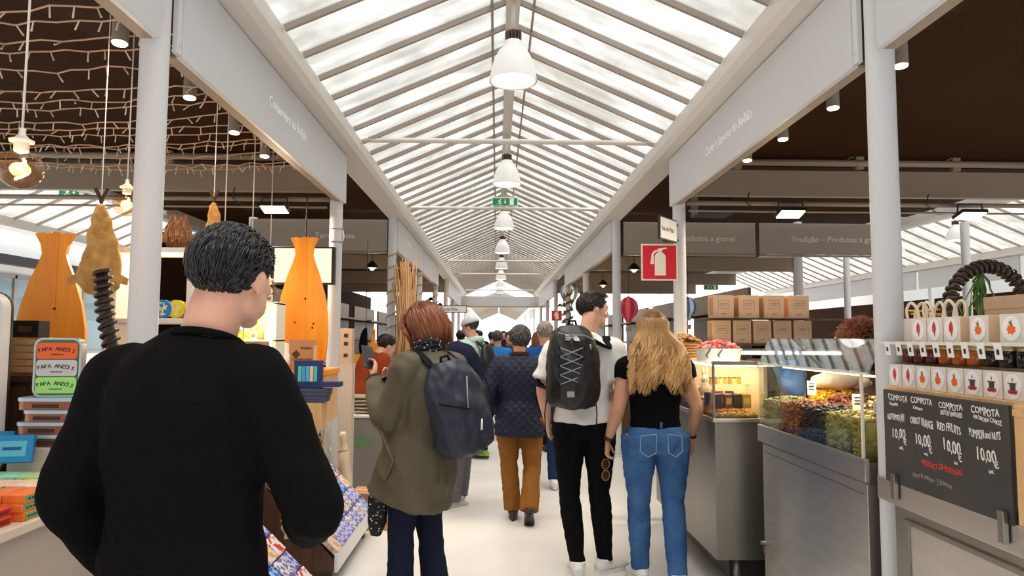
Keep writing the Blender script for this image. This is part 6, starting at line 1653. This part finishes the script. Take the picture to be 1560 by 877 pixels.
for k, (x, y, z_) in enumerate(((2.09, 3.46, 1.0), (2.24, 3.25, 1.0))):
    t = thing('flower_pot', ('pot of yellow flowers beside the twisted arch', 'pot of yellow flowers inside the twisted arch')[k], 'plant', (x, y, z_))
    b = NB(); lathe(b, [(.05, .42), (.065, .50), (.07, .56), (.062, .56)], n=20); box(b, -.08, .08, -.08, .08, -z_, .42, .003); obj('pot', b, M('dark_pot', (72, 62, 54), .7), t, True, auto=40)
    rr = random.Random(k + 3)
    for q in range(12):
        a = rr.uniform(0, 6.28); r = rr.uniform(.02, .08); h = rr.uniform(.58, .66)
        b = NB(); tube(b, [V(0, 0, .55), V(r * .5 * math.cos(a), r * .5 * math.sin(a), .58), V(r * math.cos(a), r * math.sin(a), h)], .003, 5); stm = obj('stem', b, m_leafg, t, True)
        b = NB()
        for i in range(6):
            c = 2 * PI * i / 6; ell(b, V(r * math.cos(a) + .013 * math.cos(c), r * math.sin(a) + .013 * math.sin(c), h), (.011, .011, .005), None, 6, 4)
        obj('blossom', b, YEL[0], stm, True)
t = thing('hanging_fern', 'green trailing fern hanging inside the twisted arch', 'plant', (1.86, 2.735, 1.775)); rr = random.Random(2)
for q in range(14):
    p = V(0, 0, 0); pts = [p]; 
    for i in range(6): p = p + V(rr.gauss(0, .012), rr.gauss(0, .01), -.035); pts.append(p)
    b = NB(); tube(b, pts, [(.008, .002)] * 7, 6); obj('frond', b, m_leafg, t, True)
# spots, floodlights and rails of this stall
for k, (x, y, lb) in enumerate(((1.90, 3.29, 'first tube spotlight over the jam counter, nearest the frame edge'), (1.87, 3.92, 'second tube spotlight beyond the big column of the jam counter'), (1.84, 4.56, 'third tube spotlight over the dried fruit case'), (1.80, 5.12, 'fourth tube spotlight by the cross beam over the kraft boxes'))):
    tube_spot(lb, x, y, 2.85, -4, -10, 30)
def flood(label, x, y, z_):
    t = thing('floodlight', label, 'floodlight', (x, y, z_), 'square floodlights on the pipe rail')
    Tm = Matrix.Rotation(math.radians(-16), 4, 'X')
    b = NB(); box(b, -.11, .11, -.075, .075, 0, .03, .006, Tm); obj('housing', b, m_dark, t)
    b = NB(); box(b, -.098, .098, -.064, .064, -.004, .0, 0, Tm); obj('lit_face', b, EM('flood_face', (255, 224, 160), 22), t)
    b = NB(); tube(b, [V(-.115, 0, .01), V(-.10, 0, .10), V(.10, 0, .10), V(.115, 0, .01)], .007, 6); obj('yoke', b, m_dark, t, True)
    b = NB(); tube(b, [V(-.06, .03, .03), V(-.25, .04, .02), V(-.36, .03, .10), V(-.34, .02, .19)], .005, 6); obj('cable', b, m_dark, t, True)
    d = bpy.data.lights.new('flood', 'AREA'); d.energy = 26; d.color = WARM2; d.shape = 'RECTANGLE'; d.size = .19; d.size_y = .12
    o = bpy.data.objects.new('lamp_light', d); COL.objects.link(o); o.parent = t; o.location = (0, -.01, -.01); o.rotation_euler = (math.radians(-16), 0, 0)
flood('lit square floodlight hanging above the kraft boxes', 2.38, 5.72, 2.555)
flood('second lit square floodlight seen past the big column', 3.92, 5.72, 2.555)
flood('square floodlight over the tinned fish stall back rail', -1.95, 5.72, 2.555)
for k, (x, z_) in enumerate(((1.98, 2.99), (3.05, 3.0), (3.9, 2.99), (-1.75, 2.99), (-2.9, 2.99))):
    t = thing('junction_box', 'small pale junction box on the cross beam, %s' % ('by the fourth spotlight', 'behind the big column', 'above the second floodlight', 'by the second column', 'over the cod stall')[k], 'junction box', (x, 5.86, z_ - .02)); b = NB(); box(b, -.035, .035, -.03, .03, 0, .13, .004); obj('box_body', b, m_beam, t)
    b = NB(); tube(b, [V(-.03, -.02, .12), V(-.15, -.02, .06), V(-.3, 0, .05)], .006, 6); obj('cable', b, m_beam, t, True)
t = thing('speaker', 'black box speaker under the soffit behind the extinguisher column', 'speaker', (1.86, 6.2, 2.62)); b = NB(); box(b, -.16, .16, -.12, .12, 0, .28, .01); obj('cabinet', b, m_dark, t); b = NB(); tube(b, [V(0, 0, .28), V(0, 0, .5)], .015, 8); obj('bracket', b, m_dark, t, True)

# ================================================================== HALL LAMPS AND SIGNS
m_dome = M('dome_white', (238, 238, 238), .4); m_fins = M('heat_sink', (88, 68, 60), .5)
def dome(label, y, x=0.0, z_=3.115, lit=True, energy=42, zt=3.66):
    t = thing('dome_lamp', label, 'lamp', (x, y, z_), 'dome lamps under the glass roof')
    b = NB(); pr = [(.150, 0), (.150, .012), (.146, .03), (.138, .07), (.120, .12), (.092, .165), (.062, .19), (.058, .215), (.050, .22)]
    pr = [(r, z * 1.2) for r, z in pr]
    lathe(b, pr + [(.048, .215), (.085, .16), (.112, .115), (.13, .07), (.138, .03), (.142, .004)], n=36, cap=False); obj('shade', b, m_dome, t, True, auto=50)
    b = NB(); cyl(b, (0, 0, .008), (0, 0, .014), .140, n=36); obj('diffuser', b, EM('dome_lit', (255, 238, 190), 3.0) if lit else m_dome, t)
    b = NB()
    for k in range(14):
        a = 2 * PI * k / 14; box(b, .030, .052, -.004, .004, .264, .324, 0, Matrix.Rotation(a, 4, 'Z'))
    cyl(b, (0, 0, .25), (0, 0, .328), .032, n=16); obj('heat_sink', b, m_fins, t)
    b = NB(); tube(b, [V(0, 0, .32), V(0, 0, zt - z_)], .012, 8); obj('stem', b, m_gutter, t, True)
    if lit:
        d = bpy.data.lights.new('dome', 'SPOT'); d.energy = energy; d.color = (1, .96, .9); d.spot_size = math.radians(150); d.spot_blend = .9; d.shadow_soft_size = .13
        o = bpy.data.objects.new('lamp_light', d); COL.objects.link(o); o.parent = t; o.location = (0, 0, .0)
for k, lb in enumerate(('large lit dome lamp closest to the camera under the ridge', 'second dome lamp along the ridge, before the exit sign', 'third dome lamp along the ridge, just below the exit sign', 'fourth dome lamp along the ridge', 'fifth dome lamp along the ridge', 'sixth dome lamp along the ridge', 'seventh small dome lamp along the ridge', 'eighth tiny dome lamp by the hall end')):
    dome(lb, 4.26 + 2.95 * k)
dome('dome lamp of the far aisle beside the second floodlight', 11.2, 7.5, 3.15, True, 30, 3.86); dome('dome lamp of the far aisle just behind the big column', 12.9, 7.5, 3.15, True, 30, 3.86)
m_exit = M('exit_green', (24, 142, 84), .5); m_exitw = M('exit_white', (240, 248, 240), .5)
def exit_sign(label, x, y, z_, s=1.0, zt=3.6):
    t = thing('exit_sign', label, 'sign', (x, y, z_))
    b = NB(); box(b, -.17 * s, .17 * s, -.012, .012, 0, .12 * s, .003); obj('sign_box', b, m_white, t)
    b = NB(); box(b, -.16 * s, .16 * s, -.0135, -.012, .008 * s, .105 * s); face = obj('green_face', b, m_exit, t)
    P = lambda pts, o: [((a + o) * s, (c) * s) for a, c in pts]
    def sh(pts, o=0):
        b = NB(); prism(b, P(pts, o), (0, -.0135, 0), (1, 0, 0), (0, 0, 1), (0, -1, 0), .001); obj('pictogram', b, m_exitw, face)
    sh([(.008 * math.cos(a) - .058, .088 + .008 * math.sin(a)) for a in [2 * PI * i / 10 for i in range(10)]])
    sh([(-.085, .075), (-.062, .078), (-.055, .06), (-.045, .055), (-.047, .050), (-.060, .054), (-.064, .045), (-.048, .034), (-.055, .016), (-.062, .018), (-.058, .031), (-.076, .040), (-.092, .024), (-.108, .024), (-.108, .030), (-.095, .031), (-.082, .048), (-.076, .068), (-.084, .068), (-.092, .058), (-.097, .062)])
    sh([(-.004, .09), (.006, .09), (.006, .055), (.02, .055), (.001, .03), (-.018, .055), (-.004, .055)])
    sh([(.06, .014), (.115, .014), (.115, .10), (.06, .10)])
    for sx in (-1, 1):
        b = NB(); tube(b, [V(sx * .12 * s, 0, .12 * s), V(sx * .12 * s, 0, zt - z_)], .005, 6); obj('hanger', b, m_gutter, t, True)
exit_sign('green running-man exit sign hanging under the ridge of the main hall', 0.0, 8.96, 3.225, 1.0, 3.7)
exit_sign('green exit sign of the side aisle beyond the hanging cod', -4.75, 7.6, 3.02, 1.0, 3.3)
exit_sign('small distant exit sign seen above the kraft boxes', 4.9, 16.0, 2.65, 1.0, 3.25)
m_fred = M('sign_red', (206, 20, 38), .4)
def ext_sign(label, x, y, z_, s):
    t = thing('extinguisher_sign', label, 'sign', (x, y, z_))
    b = NB(); box(b, -s / 2, s / 2, 0, .004, 0, s, .001); obj('sign_plate', b, M('sign_cream', (236, 226, 214), .4), t)
    b = NB(); box(b, -s * .46, s * .46, -.002, .0, s * .04, s * .96); rd = obj('red_field', b, m_fred, t)
    def sh(pts):
        b = NB(); prism(b, [(a * s, c * s) for a, c in pts], (0, -.002, 0), (1, 0, 0), (0, 0, 1), (0, -1, 0), .0012); obj('pictogram', b, M('sign_cream', (236, 226, 214)), rd)
    sh([(-.13, .14), (.17, .14), (.17, .66), (.12, .74), (.06, .78), (-.03, .78), (-.09, .74), (-.13, .66)])
    sh([(-.04, .79), (.07, .79), (.08, .84), (.20, .88), (.21, .85), (.20, .91), (.06, .89), (-.05, .87)])
    sh([(-.03, .84), (-.14, .82), (-.21, .74), (-.25, .45), (-.15, .45), (-.165, .70), (-.11, .77), (-.03, .80)])
ext_sign('large red fire extinguisher sign on the column before the stall boards', 1.275, 5.77, 1.99, .31)
ext_sign('small distant red extinguisher sign above the grey-haired walker', 1.20, 15.0, 1.88, .23)
t = thing('street_sign', 'white street plate in a black frame strapped to the extinguisher column', 'sign', (1.42, 5.74, 2.30), rotz=math.radians(52))
b = NB(); box(b, -.36, -.03, -.012, .012, 0, .19, .003); obj('frame', b, m_dark, t)
b = NB(); box(b, -.35, -.04, -.0135, -.012, .012, .178); pl_ = obj('plate', b, m_white, t)
text('lettering', 'Rua do Pátio', .055, m_dark, (-.335, -.0142, .075), (1, 0, 0), (0, 0, 1), pl_, .0006, world=False, xs=.85)
for z_ in (.03, .16):
    b = NB(); tube(b, [V(.062 * math.cos(a) + .0, .062 * math.sin(a) + .06, z_) for a in [2 * PI * i / 20 for i in range(20)]], .006, 6, closed=True); obj('strap', b, m_dark, t, True)
t = thing('street_sign', 'small white street plate in a black frame far down the hall near the white cap', 'sign', (-1.46, 15.19, 2.05))
b = NB(); box(b, .06, .70, -.012, .012, 0, .16, .003); obj('frame', b, m_dark, t); b = NB(); box(b, .075, .685, -.0135, -.012, .015, .145); pl_ = obj('plate', b, m_white, t); text('lettering', 'Rua do Pátio', .085, m_dark, (.11, -.0142, .05), (1, 0, 0), (0, 0, 1), pl_, .0006, world=False, xs=.9)
b = NB(); tube(b, [V(-.02, 0, .08), V(.06, 0, .08)], .01, 8); obj('arm', b, m_dark, t, True)
for k, y in enumerate((COLY[1], )):
    t = thing('cable_tie', 'steel band with cable clipped round the second column of the tinned fish stall', 'band', (-XC, y, 2.3))
    for z_ in (0, .11):
        b = NB(); tube(b, [V(.056 * math.cos(a), .056 * math.sin(a), z_) for a in [2 * PI * i / 24 for i in range(24)]], .004, 6, closed=True); obj('band', b, m_ss2, t, True)
    b = NB(); tube(b, [V(.055, 0, .0), V(.068, 0, .05), V(.055, 0, .11)], .006, 6); obj('cable_loop', b, m_white, t, True)

# ================================================================== GOODS DOWN THE HALL
# rope wound columns on the cod side
m_rope = M('jute_rope', (160, 134, 112), .9)
for k, c in enumerate((2, 3, 4)):
    y = COLY[c]; b = NB(); n = 160; pts = [V(.062 * math.cos(2 * PI * 11 * i / n), .062 * math.sin(2 * PI * 11 * i / n), .9 + 1.7 * i / n) for i in range(n + 1)]
    tube(b, pts, .008, 6); o = obj('rope', b, m_rope, None, True); o.location = (-XC, y, 0); tag(o, 'jute rope wound around the %s cod-side column down the hall' % ('third', 'fourth', 'fifth')[k], 'rope')
t = thing('twig_bundle', 'tall bundle of pale rattan twigs leaning behind the auburn bob', 'bundle', (-1.24, 8.72, 0)); rr = random.Random(6); b = NB()
for _ in range(95):
    a = rr.uniform(0, 6.28); r = rr.uniform(.0, .26); x0, y0 = r * math.cos(a) * 1.2, r * math.sin(a) * .6
    tube(b, [V(x0, y0, .75), V(x0 * .4, y0 * .4, 1.5), V(x0 * .3 + rr.gauss(0, .05) - .02, y0 * .25, 2.05 + rr.uniform(0, .45))], .007, 5)
obj('twigs', b, M('rattan', (212, 164, 112), .7), t, True)
b = NB(); lathe(b, [(.20, 0), (.24, .78), (.21, .78), (.18, .7)], n=24); obj('tub', b, m_dkwood, t, True, auto=40)
# grey cabinet and its goods by the second column
t = thing('side_cabinet', 'grey cabinet with green lettering behind the second column', 'cabinet', (-1.34, 6.62, 0)); b = NB(); box(b, -.22, .30, -.15, .25, 0, .76, .005); obj('cabinet_body', b, M('cabinet_grey', (112, 108, 104), .5), t); b = NB(); box(b, -.23, .31, -.16, .26, .76, .785, .004); obj('cabinet_top', b, m_grey, t)
text('lettering', 'BIO', .11, M('sign_green', (70, 140, 84), .5), (-.06, -.152, .50), (1, 0, 0), (0, 0, 1), t, .001, world=False)
for k in range(5):
    o = thing('jute_mat', 'folded jute mat, %s in the pile on the grey cabinet' % ('lowest', 'second', 'third', 'fourth', 'topmost')[k], 'mat', (-1.28 + .01 * (k % 2), 6.66, .7855 + .034 * k), 'folded jute mats'); b = NB(); limb(b, [(V(-.17, 0, .016), .016, .10), (V(-.05, 0, .016), .018, .12), (V(.08, 0, .016), .016, .12), (V(.17, 0, .016), .012, .1)], ref=(0, 0, 1), n=16); crease(b, .006, 12, k); obj('mat_body', b, M('jute_mat', (168, 150, 122), .9, var=.12, scale=20), o, True); b = NB(); box(b, -.02, .02, -.121, -.112, .006, .026, .002); obj('mat_band', b, m_dkwood, o)
t = thing('jute_sack', 'limp cream jute sack standing on the floor beside the second column', 'sack', (-1.285, 5.62, 0)); b = NB(); limb(b, [(V(0, 0, 0), .055, .05), (V(0, 0, .15), .075, .06), (V(-.01, 0, .4), .06, .045), (V(-.03, 0, .62), .035, .03), (V(-.035, 0, .74), .018, .012)], n=20); crease(b, .012, 12, 6); obj('sack_body', b, M('cream_jute', (206, 188, 160), .9, bump=.3, bscale=120), t, True); b = NB(); tube(b, [V(-.03 + .04 * math.cos(a), .035 * math.sin(a), .60) for a in [2 * PI * i / 16 for i in range(16)]], .006, 6, closed=True); obj('tie', b, m_rope, t, True)
t = thing('cardboard_box', 'brown cardboard box with printed emblem on the floor behind the olive coat', 'box', (-1.03, 5.66, 0)); b = NB(); box(b, -.20, .20, -.14, .14, 0, .28, .004); obj('box_body', b, m_kraft_d, t)
b = NB(); prism(b, [(-.02, .012), (-.012, .022), (.012, .022), (.02, .012), (0, -.014)], (.03, -.1405, .19), (1, 0, 0), (0, 0, 1), (0, -1, 0), .001); obj('emblem', b, m_red_ink, t); text('lettering', 'AQUAMAR', .042, m_red_ink, (-.07, -.1405, .115), (1, 0, 0), (0, 0, 1), t, .0006, world=False); text('lettering', 'conservas', .022, m_red_ink, (-.02, -.1405, .07), (1, 0, 0), (0, 0, 1), t, .0006, world=False)
b = NB(); box(b, -.20, .20, -.14, -.13, .281, .283); box(b, -.2, .2, -.012, .012, .28, .282); obj('tape', b, m_kraft, t)
t = thing('yellow_poster', 'yellow poster board standing on the wooden stall behind the phone', 'poster', (-1.62, 8.2, 1.0)); b = NB(); box(b, -.17, .17, 0, .012, .02, .30, .002); obj('poster_board', b, M('poster_yellow', (240, 184, 40), .6), t); text('lettering', 'SABOR', .08, m_red_ink, (-.12, -.002, .17), (1, 0, 0), (0, 0, 1), t, .0006, world=False); text('lettering', 'DO MAR', .06, m_red_ink, (-.12, -.002, .08), (1, 0, 0), (0, 0, 1), t, .0006, world=False); b = NB(); box(b, -.10, .10, .0, .10, 0, .02); obj('foot', b, m_dkwood, t)
def stall(label, x0, x1, y0, y1, z_=.95, mat=None): return counter('stall_counter', label, x0, x1, y0, y1, z_, mat or m_dkwood, m_ltwood)
stall('wooden counter with cutting boards behind the person with the phone', -2.9, -1.56, 8.0, 8.7, .985)
for k, (x, h, w, c) in enumerate(((-1.92, .52, .14, m_ltwood), (-1.74, .40, .13, m_ltwood), (-1.60, .62, .12, m_orwood), (-1.83, .34, .13, m_orwood))):
    t = thing('cutting_board', '%s wooden cutting board leaning upright behind the phone' % ('tall pale', 'short pale', 'tallest honey', 'small honey')[k], 'board', (x, 8.52 - .05 * k, .986), 'cutting boards on the wooden counter'); b = NB(); prism(b, [(-w / 2, 0), (w / 2, 0), (w / 2, h * .68), (w * .2, h * .76), (w * .16, h), (-w * .16, h), (-w * .2, h * .76), (-w / 2, h * .68)], (0, 0, 0), (1, 0, 0), (0, .12, .99), (0, -1, 0), .02); obj('board_body', b, c, t); b = NB(); tube(b, [V(.012 * math.cos(a), h * .11 - .021, h * .93 + .012 * math.sin(a)) for a in [2 * PI * i / 12 for i in range(12)]], .003, 5, closed=True); obj('hang_ring', b, m_rope, t, True)
t = thing('black_bag', 'black drawstring bag hanging between the cutting boards', 'bag', (-1.70, 8.36, 1.27)); b = NB(); limb(b, [(V(0, 0, 0), .03, .03), (V(0, 0, .10), .085, .05), (V(.01, 0, .26), .07, .04), (V(.03, 0, .34), .02, .015)], n=18); obj('bag_body', b, m_black_cloth, t, True); b = NB(); tube(b, [V(.03, 0, .33), V(.03, 0, 1.4)], .004, 6); obj('cord', b, m_dark, t, True)
for k in range(4):
    t = thing('wicker_tray', 'oval wicker tray of scallop shells, %s in the rack by the second column' % ('lowest', 'second', 'third', 'topmost')[k], 'tray', (-2.02, 7.6, 1.13 + .085 * k), 'wicker trays in the rack'); b = NB(); rs = [(.20, .14, 0), (.22, .16, .05), (.21, .15, .045), (.19, .13, .01)]; oval(b, rs); obj('tray_body', b, M('pale_wicker', (190, 178, 156), .8), t, True); b = NB(); rr = random.Random(k)
    for q in range(26): ell(b, V(rr.uniform(-.15, .15), rr.uniform(-.1, .1), .03 + rr.uniform(0, .015)), (.03, .028, .010), None, 8, 5)
    stuff(obj('shells', b, M('shells', (210, 202, 188), .6, col2=(150, 140, 128), scale=30), t, True))
t = thing('tray_rack', 'slim wooden rack holding the wicker trays by the second column', 'rack', (-2.02, 7.6, 0))
for x in (-.245, .225):
    b = NB(); box(b, x, x + .02, -.17, .17, 0, 1.5, .002); obj('rack_side', b, m_ltwood, t)
for k in range(4):
    b = NB(); box(b, -.225, .225, -.15, .15, 1.118 + .085 * k, 1.1295 + .085 * k); obj('rack_shelf', b, m_ltwood, t)
# generic stalls deeper in: counters, shelves, jars, crates
GC = [(196, 70, 50), (226, 160, 60), (90, 110, 60), (150, 90, 50), (230, 214, 180), (60, 70, 90), (176, 120, 70)]
bays = [(9.2, 11.8), (12.3, 14.9), (15.5, 18.0), (18.6, 21.0), (21.8, 24.2)]
rr = random.Random(77)
protoJ = {}
for s, sn in ((-1, 'cod side'), (1, 'jam side')):
    for k, (y0, y1) in enumerate(bays):
        xa, xb = sorted((s * 1.55, s * 2.3))
        stall('dark wooden stall counter on the %s, bay %s past the side passage' % (sn, ords[k]), xa, xb, y0, y1, .95)
        t = thing('shelf_unit', 'open dark shelf unit on the %s, bay %s past the side passage' % (sn, ords[k]), 'shelf', (s * 3.1, (y0 + y1) / 2, 0))
        for z_ in (.5, .95, 1.4, 1.85):
            b = NB(); box(b, -.2, .2, -(y1 - y0) / 2, (y1 - y0) / 2, z_, z_ + .03); obj('shelf', b, m_dkwood, t)
        b = NB(); box(b, s * .2 - .02, s * .2 + .02, -(y1 - y0) / 2, (y1 - y0) / 2, 0, 2.2); obj('back_panel', b, m_dkwood, t)
        for q in range(12 if k < 2 else 7):
            key = (s, k); c = GC[(q + k) % 7]
            t = thing('goods_box', 'box of goods, %s on the %s counter of bay %s' % (ORD[q], sn, ords[k]), 'box', (s * (1.66 + .17 * (q % 3)), y0 + .18 + (y1 - y0 - .3) * (q // 3) / 4, .951), 'goods on the %s counter bay %s' % (sn, ords[k])); h = rr.uniform(.10, .3)
            b = NB(); box(b, -.065, .065, -.08, .08, 0, h, .005); obj('carton', b, M('goods_%d' % ((q + k) % 7), c, .6), t); b = NB(); box(b, -.04, .04, -.0815, -.08, h * .3, h * .7); obj('label', b, M('goods_%d' % ((q + k + 3) % 7), GC[(q + k + 3) % 7], .6), t)
        d = bpy.data.lights.new('stall_lamp', 'POINT'); d.energy = 14; d.color = WARM; d.shadow_soft_size = .08
        t = thing('stall_lamp', 'warm stall lamp hanging on the %s, bay %s past the side passage' % (sn, ords[k]), 'lamp', (s * 2.0, (y0 + y1) / 2, 2.55)); b = NB(); lathe(b, [(.09, 0), (.08, .05), (.03, .1), (.012, .11)], n=20); obj('shade', b, m_dark, t, True, auto=40); b = NB(); ell(b, (0, 0, .0), .035, None, 12, 8); obj('bulb', b, EM('stall_bulb', (255, 216, 150), 12), t, True); b = NB(); tube(b, [V(0, 0, .1), V(0, 0, .66)], .005, 6); obj('cord', b, m_dark, t, True)
        o = bpy.data.objects.new('lamp_light', d); COL.objects.link(o); o.parent = t; o.location = (0, 0, -.06)
# balloon ornaments
def balloon(label, x, y, z_, c1, c2, r=.13):
    t = thing('balloon_ornament', label, 'ornament', (x, y, z_), 'hanging hot air balloon ornaments'); n = 12
    pr = [(.02, 0), (.045, .03)] + [(r * math.sin(a), .05 + r * 1.25 * (1 - math.cos(a)) * .95) for a in [math.radians(q) for q in (30, 50, 70, 90, 110, 130, 150, 170)]] + [(.004, .05 + r * 2.45)]
    for g in range(n):
        b = NB(); a0, a1 = 2 * PI * g / n, 2 * PI * (g + 1) / n; A_ = []
        for R0, z0 in pr:
            A_.append([b.verts.new(V(R0 * (1 + .04 * (i == 1)) * math.cos(lerp(a0, a1, i / 2)), R0 * (1 + .04 * (i == 1)) * math.sin(lerp(a0, a1, i / 2)), z0)) for i in range(3)])
        for p, q in zip(A_, A_[1:]):
            for i in range(2): b.faces.new((p[i], p[i + 1], q[i + 1], q[i]))
        obj('gore', b, (c1, c2)[g % 2], t, True)
    b = NB(); box(b, -.035, .035, -.035, .035, -.12, -.06, .004)
    for sx in (-1, 1): tube(b, [V(sx * .03, 0, -.06), V(sx * .03, 0, .01)], .003, 5)
    obj('basket', b, m_rope, t)
    b = NB(); tube(b, [V(0, 0, .05 + r * 2.4), V(0, 0, 3.21 - z_)], .003, 5); obj('string', b, m_dark, t, True)
balloon('pink and red striped balloon ornament hanging between the tall man and the blonde', 1.72, 9.5, 1.72, M('balloon_pink', (232, 90, 110), .5), M('balloon_red', (176, 20, 44), .5))
balloon('blue and white balloon ornament hanging by the extinguisher column', 2.60, 9.7, 1.76, M('balloon_blue', (60, 130, 190), .5), m_white, .12)
balloon('small blue balloon ornament far down the hall above the silver hair', 1.72, 17.4, 2.35, M('balloon_blue', (60, 130, 190), .5), m_white, .22)
balloon('yellow balloon ornament far down the hall by the second extinguisher sign', 2.2, 16.4, 1.98, M('balloon_yellow', (244, 196, 50), .5), M('balloon_orange', (236, 140, 40), .5), .22)
t = thing('ivy_column', 'mossy twig garland wound round the distant jam-side column', 'garland', (XC, COLY[4], 0)); b = NB(); rr = random.Random(3)
for i in range(260):
    a = 2 * PI * 9 * i / 260; z_ = .9 + 1.6 * i / 260; p = V(.075 * math.cos(a), .075 * math.sin(a), z_); tube(b, [p, p + V(math.cos(a) * .05 + rr.gauss(0, .03), math.sin(a) * .05 + rr.gauss(0, .03), rr.gauss(0, .05))], [.022, .006], 5)
stuff(obj('twigs_and_moss', b, M('moss', (136, 122, 100), .9, col2=(90, 86, 60), scale=20), t, True))
# dark backdrops added behind the stalls to hold back the bright exterior
for s in (-1, 1):
    b = NB(); xa, xb = sorted((s * 4.75, s * 4.8)); box(b, xa, xb, 9.3, 25.5, 0, 2.95 if s < 0 else 1.45); struct(obj('added_backdrop', b, m_soffit))
